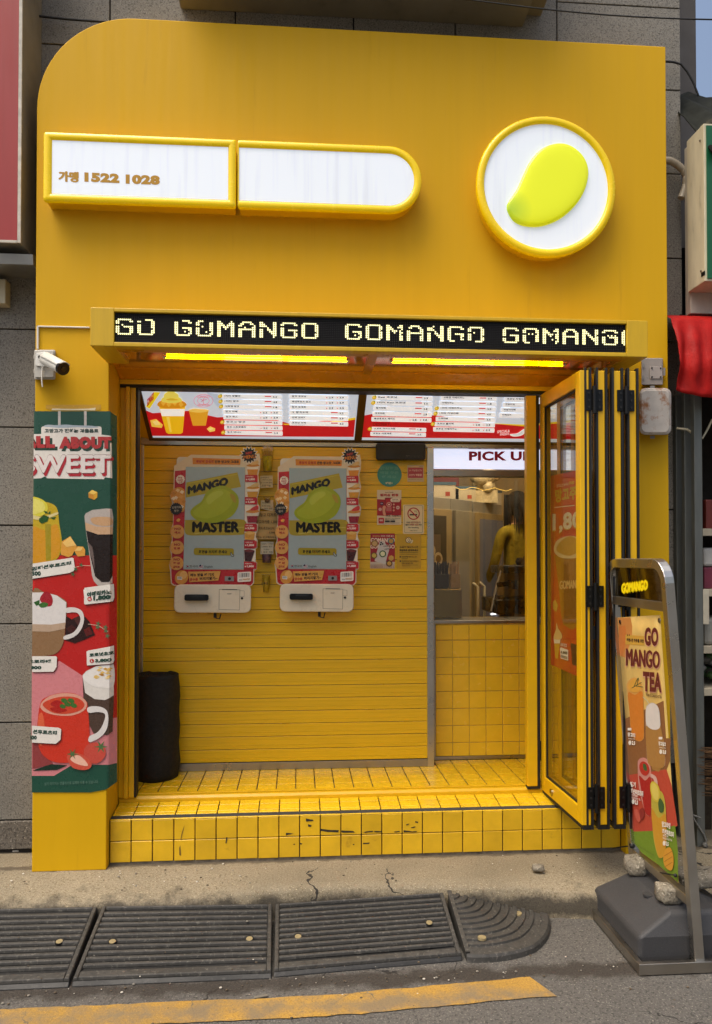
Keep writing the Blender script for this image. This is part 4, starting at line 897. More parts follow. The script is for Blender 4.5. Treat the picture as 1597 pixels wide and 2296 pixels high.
def note(label, pts, col, lines, zoff=.055):
    yq = NY - zoff; t = thing('paper_note', label, 'note', nc(sum(p[0] for p in pts) / 4, max(p[1] for p in pts), yq), 'hand-written notes between the kiosks')
    b = MB(); g = 4; V = []
    for j in range(g + 1):
        for i in range(g + 1):
            s, q = i / g, j / g; u = (pts[0][0] * (1 - s) + pts[1][0] * s) * (1 - q) + (pts[3][0] * (1 - s) + pts[2][0] * s) * q; v = (pts[0][1] * (1 - s) + pts[1][1] * s) * (1 - q) + (pts[3][1] * (1 - s) + pts[2][1] * s) * q
            V.append(nc(u, v, yq - .006 * q * q + .002 * math.sin(3 * s)))
    b.add(V, [(j * (g + 1) + i, j * (g + 1) + i + 1, (j + 1) * (g + 1) + i + 1, (j + 1) * (g + 1) + i) for j in range(g) for i in range(g)], 0, True)
    put('sheet', b, mat('note_' + col, col, .85, var=.06, vs=30), t)
    a = Art(lambda x, y, h: nc(x, y, yq - .0072 - h), rough=.7)
    for s, x0, y0, x1, y1 in lines: a.text(s, x0, y0, x1, y1, '241c14', -.0 if False else .008)
    a.build('handwriting', t); return t
note('small cream note under the topmost sample cup', [(86, 506), (243, 502), (247, 650), (90, 660)], 'c9b68c', [('컵과일망고', 96, 518, 200, 536), ('1리터 5,500', 110, 548, 236, 566), ('망고디저트 할인', 98, 582, 236, 600), ('포장가능', 108, 614, 220, 640)], .04)
note('small cream note hung under the brown macaroon cup', [(98, 812), (250, 808), (254, 952), (94, 916)], 'cdbd96', [('망고 케익', 112, 830, 212, 850), ('포장가능', 108, 872, 216, 890), ('1,500원 할인', 116, 904, 240, 920)], .028)
note('large tan note with the dessert price list between the kiosks', [(20, 946), (330, 942), (342, 1296), (4, 1296)], 'b99a62', [('고망고 디저트', 45, 970, 290, 1014), ('망고마카롱 1,300원', 40, 1056, 330, 1100), ('요거트/초코슈스틱', 40, 1140, 262, 1176), ('2,000원', 198, 1198, 302, 1224), ('떠먹는 망고케이크 6,900', 28, 1256, 336, 1284)], .045)
note('small pale note above the purple cup', [(94, 1324), (256, 1328), (252, 1482), (92, 1480)], 'd3c9ac', [('오늘도 디저트', 104, 1342, 248, 1362), ('3,000원 행사', 106, 1378, 240, 1398), ('드세요!', 130, 1412, 202, 1430), ('+ 음료 세트', 100, 1444, 246, 1464)], .03)

# ---------------------------------------------------------------- speaker bar and posters on the shutter
pc = lambda Y: crop(1380, 1650, .26122, onY(Y))
PY = VY - .0095
f = pc(PY - .055); g0 = pc(PY)
t = thing('speaker_bar', 'black speaker bar fixed high on the shutter above the posters', 'speaker', g0(540, 240))
def rnd(x0, y0, x1, y1, r, n=5): 
    p = []
    for cx2, cy2, a in ((x1 - r, y0 + r, -90), (x1 - r, y1 - r, 0), (x0 + r, y1 - r, 90), (x0 + r, y0 + r, 180)): p += [(cx2 + r * math.cos(R(a + 90 * q / n)), cy2 + r * math.sin(R(a + 90 * q / n))) for q in range(n + 1)]
    return p
b = MB(); b.prism(rnd(176, 118, 898, 362, 34), g0, f); put('case', b, mat('speaker_black', '0b0908', .5, var=.1), t, bevel=.006, fix=True)
a = Art(f); a.text('Deyond', 612, 295, 672, 307, '6c655c', .02); a.line([(680, 302), (850, 302)], 2, '4a443c')
for k in range(5): a.rect(620 + k * 55, 315, 640 + k * 55, 319, '4a443c')
a.build('front_print', t)
def poster(label, shape, base, draw, thick=.0012):
    c0 = g0(*shape[0]); cx_ = sum(p[0] for p in shape) / len(shape); cy_ = max(p[1] for p in shape)
    t = thing('poster', label, 'poster', g0(cx_, cy_), 'posters stuck to the shutter')
    b = MB(); b.prism(shape, pc(PY - .0002), pc(PY - thick)); put('sheet', b, ink(base, 0, .5), t, fix=True)
    a = Art(pc(PY - thick), rough=.45, h0=.0004, step=.0003); draw(a); a.build('print', t); return t
def d1(a):
    for i, s_ in enumerate(('안심하고', '배달 주문', '하세요')): a.text(s_, 240 + (20 if i == 2 else 0), 460 + 62 * i, 505 - (30 if i == 2 else 0), 505 + 62 * i, '5c9a8c', .05)
    a.up(); a.text('배민1', 318, 680, 415, 714, 'd9d0a8', .06)
poster('round teal delivery sticker under the speaker bar', [(373 + 176 * math.cos(R(q)), 574 + 176 * math.sin(R(q))) for q in range(0, 360, 10)], '3f8a80', d1)
def d2(a):
    a.rect(642, 472, 860, 622, 'b0424a', r=6); a.up(); a.text('U+ 지능형CCTV', 658, 496, 846, 528, 'e4bcae', .03); a.text('CCTV 작동중', 658, 562, 842, 596, 'e8c8b8', .04)
    a.text('LG U+', 808, 450, 858, 462, '5a2a2a', .02); a.text('촬영목적 범죄예방', 642, 638, 760, 648, '6a5a48', .0); a.text('촬영시간 24시간', 780, 638, 850, 648, '6a5a48', .0)
poster('small white and red CCTV notice beside the teal sticker', [(632, 438), (872, 436), (872, 676), (632, 676)], 'c9b48c', d2)
def d3(a):
    a.poly([(193, 930), (300, 936), (420, 930), (545, 936), (545, 1160), (480, 1172), (400, 1160), (300, 1172), (193, 1168)], 'a31a20'); a.up()
    a.text("Join's Family", 310, 822, 432, 842, '6a3a24', .02); a.text('멤버십 런칭', 240, 850, 500, 890, 'a8241f', .06)
    a.rect(306, 908, 424, 1142, '7c1016', r=12); a.up(); a.rect(318, 922, 412, 1128, 'b52128', r=6); a.up(); a.circ(367, 1008, 36, 'dcb2a0'); a.up(); a.circ(367, 1008, 28, 'a81c22'); a.up(); a.circ(367, 1008, 13, 'ecd2c2')
    a.rect(388, 916, 528, 972, 'e6d6bc', r=24); a.up(); a.text('앱 하나로!', 416, 926, 498, 942, '4a2a20', .03); a.text('적립하고 사용하자', 410, 950, 506, 964, '6a3a30', .01)
    a.circ(262, 994, 26, '38142c'); a.circ(494, 1052, 26, 'd8b8a8'); a.circ(238, 1078, 24, 'd8a89c'); a.up(); a.text('GO', 246, 984, 276, 1002, 'd8b8c8', .04); a.text('GO', 480, 1044, 508, 1060, 'a8241f', .04)
    a.poly(blob([(275, 1040), (300, 1024), (320, 1040), (310, 1100), (320, 1160), (285, 1160), (272, 1090)]), 'd89878')
    for yy in (1006, 1050, 1092): a.circ(435, yy, 14, 'd8a080')
    for k in range(4): a.rect(326, 1052 + k * 14, 402, 1058 + k * 14, 'd8988c')
    a.text('쿠폰 적립하기', 322, 1158, 540, 1186, '2a1410', .015, 4)
    a.rect(214, 1200, 294, 1282, 'b8242a', r=12); a.up(); a.text('GO', 230, 1222, 278, 1250, 'f0d8cc', .05); a.text('앱을 설치하고 회원가입하면 혜택', 308, 1206, 526, 1216, '3a2a22', .02); a.text('회원가입 바로가기', 308, 1222, 450, 1232, '3a2a22', .02)
    a.rect(308, 1240, 378, 1262, '141210', r=3); a.rect(386, 1240, 454, 1262, '141210', r=3); a.rect(308, 1272, 520, 1278, '8a7a68')
poster('white and red membership launch poster above the phone-grip poster', [(193, 796), (545, 798), (545, 1302), (193, 1302)], 'd9c8a8', d3)
def d4(a):
    for p in ((588, 1022, 856, 1416),): 
        a.rect(p[0], p[1], p[2], p[3], '6a5c44', r=16); a.up(); a.rect(p[0] + 4, p[1] + 4, p[2] - 4, p[3] - 4, 'dccb9c', r=14)
    a.up(); a.circ(723, 1141, 90, 'a81e22', n=36); a.up(); a.circ(723, 1141, 74, 'dccb9c', n=36); a.up()
    a.rect(666, 1146, 776, 1166, '17130e'); a.line([(748, 1092), (735, 1108), (770, 1118), (778, 1140)], 4, '2c2418'); a.line([(756, 1096), (772, 1108)], 4, '2c2418'); a.up(); a.line([(668, 1086), (780, 1198)], 17, 'a81e22')
    a.text('이곳은', 620, 1256, 678, 1280, '2c2418', .03); a.text('금연구역입니다', 686, 1254, 824, 1280, '8a2a22', .03); a.text('흡연시', 606, 1290, 664, 1314, '2c2418', .03); a.text('과태료 10만원', 672, 1288, 794, 1314, '9a2a22', .03); a.text('부과', 802, 1288, 838, 1314, '2c2418', .03)
    a.text('No Smoking', 648, 1332, 798, 1356, '2c2418', .03); a.text('JAMES 스튜디오', 668, 1378, 780, 1398, '5c503c', .01)
poster('white no smoking notice with red crossed cigarette ring', rnd(568, 1010, 874, 1434, 16), 'dccb9c', d4)
def d5(a):
    a.rect(98, 1428, 452, 1840, '9c1a22'); a.up(); a.text('여행자용폰케이스', 128, 1456, 240, 1476, 'e0b060', .03); a.text('고망고 그립톡 출시', 246, 1454, 436, 1476, 'e8d0bc', .03)
    a.text('GOMANGO', 100, 1492, 452, 1560, 'e4d2bc', .08); a.text('GOMANGO', 96, 1590, 450, 1648, 'e4d2bc', .08); a.up()
    a.poly(rnd(0, 0, 1, 1, .12) and [(232, 1535), (300, 1550), (370, 1660), (312, 1868), (300, 1872), (160, 1830), (158, 1815)], 'c9c2ba'); a.up()
    for q in ((252, 1560), (274, 1580), (244, 1588)): a.circ(q[0], q[1], 13, '1c1a1c', n=12)
    for q, r, c1, c2 in (((158, 1574), 50, '8a6a30', 'c8a468'), ((396, 1538), 46, '3c6c70', 'b89040'), ((275, 1724), 50, '2c5a28', 'd8d8b0'), ((150, 1748), 46, '6c5018', 'c8b04c'), ((370, 1864), 46, '3a2a14', 'c89c40')):
        a.circ(q[0], q[1], r, c1); a.up(); a.circ(q[0], q[1], r * .72, c2, n=8)
    a.text('자세한건', 282, 1606, 376, 1626, '1c1412', .02, -10); a.text('카운터문의', 296, 1650, 396, 1668, '1c1412', .02, -12)
    a.up(); a.star(398, 1786, 34, 44, 9, 'c8a04c')
    for k in range(3): a.text('GOMANGO 1 2 3 4 5 6', 98, 1880 + k * 18, 440, 1890 + k * 18, '8a3a3a', .02)
poster('red phone-grip poster with a pale phone and round badges', [(98, 1426), (452, 1430), (446, 1936), (92, 1934)], 'c8b8a0', d5)
def d6(a):
    a.circ(650, 1525, 44, '2a2010', ry=44); a.up(); a.circ(650, 1525, 36, 'e0d0a0', ry=36); a.up(); a.circ(654, 1525, 16, '2a2010', ry=26); a.up(); a.circ(654, 1525, 9, 'e8dcb8', ry=18); a.poly([(690, 1520), (716, 1526), (712, 1548), (694, 1572), (672, 1566), (690, 1545)], 'd8c89c')
    for q in ((598, 1500, 606, 1506), (604, 1480, 612, 1490), (620, 1470, 624, 1480)): a.line([(q[0], q[1]), (q[2], q[3])], 4, '2a2010')
    a.text('도움이 필요하시면', 522, 1608, 788, 1640, '3a2c10', .012); a.text('픽업대로 문의주세요', 518, 1656, 790, 1688, '2a1e0a', .04); a.rect(520, 1705, 788, 1711, '4a3a14'); a.rect(520, 1732, 788, 1735, '4a3a14')
    a.text('현금결제를 원하시는 경우', 552, 1756, 772, 1778, '3a2c10', .015); a.rect(552, 1792, 640, 1797, '6a5418'); a.text('무인주문기로 주문이 어려울 시', 552, 1820, 790, 1842, '3a2c10', .015); a.text('문제가 발생한 경우', 552, 1850, 716, 1872, '3a2c10', .015); a.rect(552, 1884, 786, 1888, '6a5418'); a.rect(552, 1898, 680, 1902, '6a5418')
    for yy in (1756, 1820): a.rect(520, yy, 540, yy + 22, '3a2c10', r=2)
poster('mustard yellow help notice with a megaphone drawing', [(476, 1436), (832, 1436), (830, 1938), (478, 1938)], 'bf981e', d6)

# ---------------------------------------------------------------- rolled mat standing in the corner
mp = G(350, 1742, FZ); r_ = .122; ht = W(350, 1510, mp.y).z - FZ
t = thing('rolled_mat', 'black rubber mat rolled up and stood on end by the shutter', 'mat', (mp.x, mp.y, FZ))
b = MB(); pr = [(.0, 0), (r_ * .94, 0), (r_ * .97, .03)] + [(r_ * (1 + .03 * math.sin(k * 1.7)), .03 + (ht - .05) * k / 10) for k in range(1, 11)] + [(r_ * .97, ht - .004), (r_ * .90, ht), (r_ * .84, ht - .004), (r_ * .80, ht - .03), (0, ht - .035)]
b.lathe(pr, (mp.x, mp.y, FZ), 32, wob=lambda t_, z: 1 + .025 * math.sin(3 * t_ + z * 6) + .012 * math.sin(7 * t_ - z * 11)); put('outer_wrap', b, mat('mat_black', '0d0c0b', .75, var=.2, vs=25, bump=.35, bs=220), t)
b = MB(); pts = [(mp.x + r_ * (.78 - .10 * q) * math.cos(q * 6.283), mp.y + r_ * (.78 - .10 * q) * math.sin(q * 6.283)) for q in [i / 24 for i in range(120)]]
for (xa, ya), (xb_, yb_) in zip(pts, pts[1:]): b.add([(xa, ya, FZ + ht - .04), (xb_, yb_, FZ + ht - .04), (xb_, yb_, FZ + ht - .004), (xa, ya, FZ + ht - .004)], [(0, 1, 2, 3)], 0, True)
so = put('inner_roll', b, mat('mat_edge', '1a1917', .8, var=.2), t); sl_ = so.modifiers.new('thick', 'SOLIDIFY'); sl_.thickness = .005
# ---------------------------------------------------------------- vinyl banner wrapped round the left pilaster
BY = -.004; XE, XL = -.877, -1.2255
def wrap(x, y, h=0): return W(x, y, BY) + Vector((0, -h, 0))
def bend_xyz(p):
    h = BY - p.y; d = p.x - XE
    if d > 0: return Vector((XE + d * .82 + h * .7, BY + d * .9 - h * .7, p.z))
    if p.x < XL: return Vector((XL - h, BY + (XL - p.x), p.z))
    return p
def fold(o, base):
    bm = bmesh.new(); bm.from_mesh(o.data)
    for xc in (XL, XE, XE + .012): bmesh.ops.bisect_plane(bm, geom=bm.verts[:] + bm.edges[:] + bm.faces[:], plane_co=(xc - base.x, 0, 0), plane_no=(1, 0, 0), dist=1e-6)
    for v in bm.verts: v.co = bend_xyz(v.co + base) - base
    bm.to_mesh(o.data); bm.free()
bn = thing('column_banner', 'tall green and red winter drinks banner wrapped round the left pilaster', 'banner', (-1.05, BY, .43))
zA = crop(100, 1500, .34843, wrap); zB = crop(100, 2200, .39204, wrap)
def toB(u, v): return (u * .34843) / .39204, (1500 + v * .34843 - 2200) / .39204
a = Art(zA, rough=.28, h0=0)
GR, RD, PK, WH = '1d4a3a', 'b81f1c', 'cf7f82', 'e4ddd2'
def band(u0, u1, v, n=9): return [(u0 + (u1 - u0) * i / n, v(u0 + (u1 - u0) * i / n)) for i in range(n + 1)]
b = MB(); cols = [60, 100, 300, 500, 700, 860, 905, 925, 945, 965, 985]
def sheet(v0f, v1f, col, n=6):
    bb = MB(); V = []
    for u in cols:
        for k in range(n + 1): V.append(zA(u, v0f(u) + (v1f(u) - v0f(u)) * k / n, -.0003))
    bb.add(V, [(i * (n + 1) + k, (i + 1) * (n + 1) + k, (i + 1) * (n + 1) + k + 1, i * (n + 1) + k + 1) for i in range(len(cols) - 1) for k in range(n)], 0, True)
    return bb
vm1 = lambda u: 1850 - 130 * min(1, max(0, (u - 300) / 120)) + (60 if u > 880 else 0) if u < 360 else 1735
edge_r = lambda u: 170 + (max(0, u - 905) * .55)
bbm = MB()
for c_, (f0, f1) in enumerate((((lambda u: edge_r(u)), (lambda u: 1740)), ((lambda u: 1740), (lambda u: 3400 if u < 600 else 3520)), ((lambda u: 3400 if u < 600 else 3520), (lambda u: 4140 if u < 500 else 4020)), ((lambda u: 4140 if u < 500 else 4020), (lambda u: 4320 - max(0, u - 800) * .5)))):
    s_ = sheet(f0, f1, None); bbm.add(s_.v, s_.f, c_, True)
m_v = lambda h: mat('vinyl_' + h, h, .26, var=.025, vs=4, bump=.05, bs=9)
fold(put('vinyl_sheet', bbm, [m_v(GR), m_v(RD), m_v(PK), m_v(GR)], bn), wloc(bn))
# --- upper half, coordinates of the first crop
for x in (345, 628): a.rect(x, 168, x + 28, 330, 'c4bcb4')
a.rect(162, 335, 818, 440, WH, r=22); a.poly(blob([(190, 335), (230, 318), (330, 322), (430, 316), (560, 325), (700, 328), (790, 345), (700, 352), (560, 345), (400, 352), (260, 345)]), 'a9b4bc')
a.poly([(60, 420), (162, 418), (820, 425), (925, 440), (930, 600), (935, 900), (860, 890), (840, 910), (460, 905), (230, 900), (200, 880), (160, 900), (60, 905)], WH); a.up()
a.text('고망고가 전하는 겨울음료', 198, 362, 785, 406, '1f3a30', .05)
a.text('ALL', -22, 463, 340, 597, '1f3f30', .09); a.text('ABOUT', 382, 468, 945, 608, '1f3f30', .09); a.up(); a.text('ALL', -48, 440, 312, 570, 'b23434', .09); a.text('ABOUT', 356, 446, 926, 580, 'b23434', .09)
a.up(); a.text('SWEET', -20, 660, 950, 882, 'b02430', .08); a.up(); a.text('SWEET', -42, 640, 930, 852, '6a2a2a', .075); a.up(); a.text('SWEET', -40, 644, 926, 846, 'e6dcd4', .066)
a.h = .0004
a.poly([(676, 1060), (716, 1026), (775, 1052), (772, 1110), (738, 1136), (678, 1112)], 'd9a12c'); a.up(); a.poly([(676, 1060), (716, 1026), (775, 1052), (732, 1078)], 'eec45a'); a.poly([(676, 1062), (732, 1080), (736, 1134), (680, 1112)], 'c8862a')
# lime passion tea glass
a.h = .0004; a.poly(blob([(60, 1180), (150, 1155), (260, 1170), (335, 1230), (360, 1400), (385, 1560), (380, 1680), (330, 1780), (200, 1830), (60, 1830)]), 'c2a41e'); a.up()
a.poly(blob([(60, 1440), (200, 1465), (330, 1400), (370, 1560), (365, 1690), (300, 1780), (60, 1810)]), 'd0921e'); a.poly([(205, 1400), (270, 1400), (270, 1790), (215, 1800)], 'a08c1c'); a.up()
a.poly(blob([(60, 1120), (120, 1110), (200, 1150), (235, 1210), (220, 1270), (160, 1310), (60, 1300)]), 'd8cc3c'); a.poly(blob([(60, 1300), (180, 1320), (335, 1270), (330, 1300), (180, 1350), (60, 1340)]), 'd8c88a'); a.up()
a.poly(blob([(70, 1135), (120, 1130), (180, 1160), (205, 1210), (190, 1255), (120, 1285), (70, 1280)]), 'e2d86a')
for pts in ([(190, 1255), (225, 1262), (240, 1285), (205, 1280)], [(235, 1285), (262, 1255), (262, 1290)], [(140, 1340), (190, 1300), (250, 1320), (230, 1370), (170, 1395), (140, 1370)], [(255, 1330), (330, 1320), (300, 1350)]): a.poly(pts, '24501f')
for pts in ([(385, 1590), (480, 1530), (550, 1640), (500, 1740), (460, 1760), (375, 1730)], [(515, 1680), (560, 1640), (620, 1645), (642, 1680), (640, 1745), (560, 1752)]): a.poly(pts, 'd99a3c')
a.up(); a.poly([(395, 1600), (480, 1535), (545, 1630), (440, 1650)], 'ecc06a'); a.poly([(525, 1690), (565, 1650), (615, 1652), (600, 1690)], 'ecc06a')
# coffee glass
a.h = .0004; a.poly([(632, 1310), (650, 1280), (720, 1245), (860, 1230), (930, 1232), (945, 1330), (938, 1500), (935, 2040), (860, 2085), (780, 2070), (735, 2020), (715, 1960), (690, 1760), (650, 1480)], 'b5aaa0'); a.up()
a.poly([(652, 1470), (780, 1510), (938, 1510), (935, 1960), (900, 2030), (820, 2030), (750, 1970), (700, 1760)], '1c0f0c'); a.poly([(640, 1380), (760, 1425), (935, 1430), (938, 1510), (780, 1512), (648, 1465)], 'c8a27c'); a.poly(blob([(700, 1340), (790, 1320), (920, 1330), (935, 1400), (860, 1420), (740, 1400)]), 'c49a70'); a.up(); a.poly([(668, 1590), (720, 1650), (738, 1760), (745, 1900), (720, 1800), (690, 1700)], '6a5a54')
# price labels
def lab(pts, col=WH):
    a.poly([(x + 5, y + 8) for x, y in pts], '5a1414'); a.up(); a.poly(pts, col); a.up()
a.h = .0012; lab([(60, 1832), (500, 1764), (516, 1772), (530, 1880), (515, 1910), (470, 1930), (60, 1995)]); a.text('임패션후르츠티', 60, 1866, 490, 1910, '1f4034', .06, -66); a.text('500', 60, 1912, 160, 1962, '1f4034', .07)
lab([(634, 2092), (945, 2050), (952, 2180), (930, 2225), (640, 2272), (630, 2262)]); a.text('아메리카노', 664, 2140, 920, 2196, '1f4034', .06, -34); a.circ(692, 2214, 24, 'c02a2a'); a.up(); a.text('XL', 676, 2202, 708, 2226, WH, .04); a.text('1,800', 732, 2182, 912, 2240, '1f4034', .07, -16); a.text('원', 916, 2158, 940, 2190, '1f4034', .03)
a.line([(530, 1870), (620, 1850), (700, 1852)], 5, 'd8b8a0')
for q in ((600, 1845), (540, 1890), (510, 1945)): a.star(q[0], q[1], 10, 32, 5, '41623c')
# --- lower half, coordinates of the second crop
a.fn = zB; a.h = .0004
a.poly([(230, 860), (320, 780), (545, 925), (560, 1400), (540, 1470), (230, 1500), (40, 1500), (40, 880), (230, 880)], PK)
a.poly([(60, 1560), (130, 1560), (260, 1780), (60, 1825)], '8e3c3c'); a.poly([(90, 1830), (240, 1780), (400, 1790), (300, 1835), (60, 1845)], '122e22')
# latte mug with strawberry
a.up(); a.poly(blob([(60, 118), (180, 120), (300, 150), (385, 205), (392, 270), (380, 420), (360, 600), (300, 700), (200, 730), (60, 730)]), '8c6a48'); a.up()
a.poly([(60, 120), (180, 118), (300, 150), (388, 215), (385, 300), (380, 410), (240, 430), (60, 425)], 'dcd6d0'); a.poly([(60, 425), (240, 430), (380, 410), (375, 470), (230, 500), (60, 495)], 'b79c82'); a.up()
a.poly(blob([(390, 270), (470, 265), (540, 300), (560, 380), (530, 480), (460, 550), (370, 575), (368, 540), (450, 510), (500, 450), (525, 380), (505, 325), (460, 310), (390, 315)]), 'd6cfc8')
a.poly(blob([(132, 190), (165, 125), (200, 112), (240, 140), (258, 200), (240, 248), (190, 248)]), 'a01e2a'); a.poly([(72, 215), (130, 190), (128, 235), (100, 250)], '2e5a26'); a.poly(blob([(122, 240), (160, 215), (210, 225), (200, 255), (150, 266)]), '3a6a2c')
a.h = .0004
for p in ([(385, 345), (440, 380), (500, 350), (560, 345), (610, 400), (665, 530), (550, 580), (470, 610), (375, 580)],): a.poly(p, '2a1210')
a.up(); a.poly([(455, 365), (520, 352), (560, 420), (500, 440)], '4c2620'); a.poly([(555, 480), (610, 450), (645, 520), (580, 545)], '5c1a18'); a.poly([(385, 470), (440, 430), (500, 480), (470, 560)], '401a16'); a.line([(600, 425), (700, 440), (790, 500)], 5, 'd8b8a0')
for q in ((695, 420), (765, 455), (690, 455), (785, 540), (770, 490)): a.star(q[0], q[1], 10, 30, 5, '54704c')
# coconut choco mug behind, strawberry tea mug in front
a.h = .0004; a.poly([(545, 920), (580, 880), (680, 830), (840, 815), (842, 1180), (830, 1470), (780, 1500), (650, 1480), (560, 1300)], '4c3a30'); a.up()
a.poly([(545, 920), (580, 880), (680, 830), (840, 815), (842, 1120), (760, 1160), (660, 1150), (570, 1090)], 'd8d2c8'); a.up(); a.poly(blob([(545, 935), (650, 850), (780, 815), (842, 830), (842, 1020), (760, 1040), (640, 1020)]), 'e4ded6'); a.up()
for k in range(16): q = (random.uniform(650, 820), random.uniform(840, 950)); a.poly([(q[0] - 24, q[1]), (q[0] + 4, q[1] - 12), (q[0] + 26, q[1] + 4), (q[0], q[1] + 14)], random.choice(['c8963c', 'dcb668', 'b07a28', 'e8cc90']))
a.h = .0012; a.poly(blob([(135, 1200), (200, 1130), (340, 1090), (480, 1100), (580, 1170), (595, 1230), (610, 1400), (610, 1600), (560, 1700), (430, 1762), (280, 1760), (170, 1700), (120, 1600), (105, 1450)]), 'c93420'); a.up()
a.poly(blob([(120, 1320), (160, 1290), (180, 1450), (150, 1600), (115, 1540)]), 'd8603c'); a.poly(blob([(140, 1200), (220, 1125), (360, 1092), (500, 1110), (585, 1180), (560, 1260), (430, 1310), (260, 1300), (160, 1260)]), 'd89a84'); a.up(); a.poly(blob([(160, 1205), (240, 1150), (370, 1125), (500, 1140), (565, 1200), (520, 1260), (400, 1292), (260, 1280)]), 'c8442a'); a.up()
a.poly(blob([(240, 1190), (290, 1160), (350, 1180), (320, 1225), (250, 1215)]), 'a81e1a'); a.poly(blob([(230, 1240), (320, 1225), (400, 1260), (300, 1280)]), 'a82018')
for q in ((370, 1165, 34), (435, 1165, 34), (355, 1220, 30), (400, 1200, 32), (460, 1210, 34)): a.circ(q[0], q[1], q[2], '3a6a2c', ry=q[2] * .65, rot=20)
a.poly(blob([(600, 1228), (700, 1220), (780, 1260), (795, 1360), (770, 1460), (700, 1530), (612, 1565), (612, 1510), (690, 1470), (740, 1400), (765, 1300), (700, 1275), (604, 1280)]), 'd8d2cc')
a.up(); a.poly(blob([(560, 1640), (610, 1580), (690, 1570), (760, 1620), (765, 1700), (700, 1765), (630, 1768), (570, 1720)]), 'c24a3c'); a.star(725, 1610, 20, 70, 6, '4c6c40'); a.up()
a.poly(blob([(395, 1720), (420, 1680), (500, 1670), (570, 1700), (630, 1760), (625, 1810), (560, 1835), (450, 1810)]), 'c8503c'); a.up(); a.poly(blob([(430, 1720), (500, 1690), (560, 1730), (600, 1790), (540, 1790), (460, 1760)]), 'e8b49c'); a.star(450, 1680, 16, 60, 6, '4c6c40')
a.h = .0024
lab([(555, 92), (840, 40), (845, 170), (830, 205), (570, 235)]); a.h = .0024
lab([(60, 735), (290, 735), (300, 745), (295, 840), (265, 885), (60, 888)]); a.text('초코라떼', 20, 768, 242, 806, '1f4034', .06, -2); a.text('3,800', -10, 828, 150, 868, '1f4034', .07)
lab([(585, 690), (600, 680), (840, 635), (842, 780), (830, 808), (590, 824)]); a.text('코코넛초코', 614, 706, 840, 744, '1f4034', .06, -22); a.circ(637, 780, 21, 'b82a2a'); a.up(); a.text('L', 630, 768, 646, 792, WH, .05); a.text('3,800', 668, 762, 818, 800, '1f4034', .07, -8)
lab([(60, 1405), (320, 1425), (342, 1440), (335, 1540), (290, 1580), (60, 1568)]); a.text('션후르츠티', 66, 1440, 302, 1484, '1f4034', .06, 14); a.text('500', 30, 1500, 106, 1540, '1f4034', .07)
a.h = .0004; a.text('상기 이미지는 연출컷으로 실제와 다를 수 있습니다.', 175, 1955, 698, 1986, '5c7c6c', .012, -22)
# the Americano label lettering sits in the first crop
a.fn = zA; a.h = .0034; a.text('아메리카노', 664, 2140, 920, 2196, '1f4034', .06, -34); a.circ(692, 2214, 24, 'c02a2a'); a.up(); a.text('XL', 676, 2202, 708, 2226, WH, .04); a.text('1,800', 732, 2182, 912, 2240, '1f4034', .07, -16)
a.build('banner_print', bn, bend=fold)
tb = Art(crop(0, 900, .30488, onY(-.0005)), rough=.2); tb.poly([(575, 2085), (1255, 2080), (1255, 2140), (1190, 2155), (640, 2148), (570, 2130)], 'c79a2a'); tb.up(); tb.poly([(650, 2128), (900, 2134), (1100, 2130), (1190, 2118), (1185, 2152), (640, 2150)], 'e6d8b0'); tb.build('adhesive_tape', bn)

# ---------------------------------------------------------------- illuminated signs on the facade
def pill(x0, x1, z0, z1, rl, rr_, n=10):
    p = []
    for cx_, cz_, r, a0 in ((x1 - rr_, z1 - rr_, rr_, 90), (x1 - rr_, z0 + rr_, rr_, 0), (x0 + rl, z0 + rl, rl, -90), (x0 + rl, z1 - rl, rl, 180)):
        p += [(cx_ + r * math.cos(R(a0 - 90 * k / n)), cz_ + r * math.sin(R(a0 - 90 * k / n))) for k in range(n + 1)]
    return p
def lit_white(name, e=.22):
    m = mat(name, 'dfe6ee', .35, var=.0, emi=e)
    n, l = m.node_tree.nodes, m.node_tree.links; b = n['Principled BSDF']; g = n.new('ShaderNodeNewGeometry'); mp = n.new('ShaderNodeMapping'); mp.inputs[3].default_value = (14, 1, .8)
    l.new(g.outputs['Position'], mp.inputs[0]); t = n.new('ShaderNodeTexNoise'); t.inputs['Scale'].default_value = 2.2; t.inputs['Detail'].default_value = 6; l.new(mp.outputs[0], t.inputs[0])
    r = n.new('ShaderNodeMapRange'); r.inputs[1].default_value = .52; r.inputs[2].default_value = .75; r.inputs[3].default_value = 1; r.inputs[4].default_value = .90; l.new(t.outputs[0], r.inputs[0])
    mx = n.new('ShaderNodeMix'); mx.data_type = 'RGBA'; mx.blend_type = 'MULTIPLY'; mx.inputs[0].default_value = 1; mx.inputs[6].default_value = (*lin('dfe6ee'), 1); l.new(r.outputs[0], mx.inputs[7])
    l.new(mx.outputs[2], b.inputs['Base Color']); l.new(mx.outputs[2], b.inputs['Emission Color']); return m
m_lit = lit_white('lit_white_acrylic')
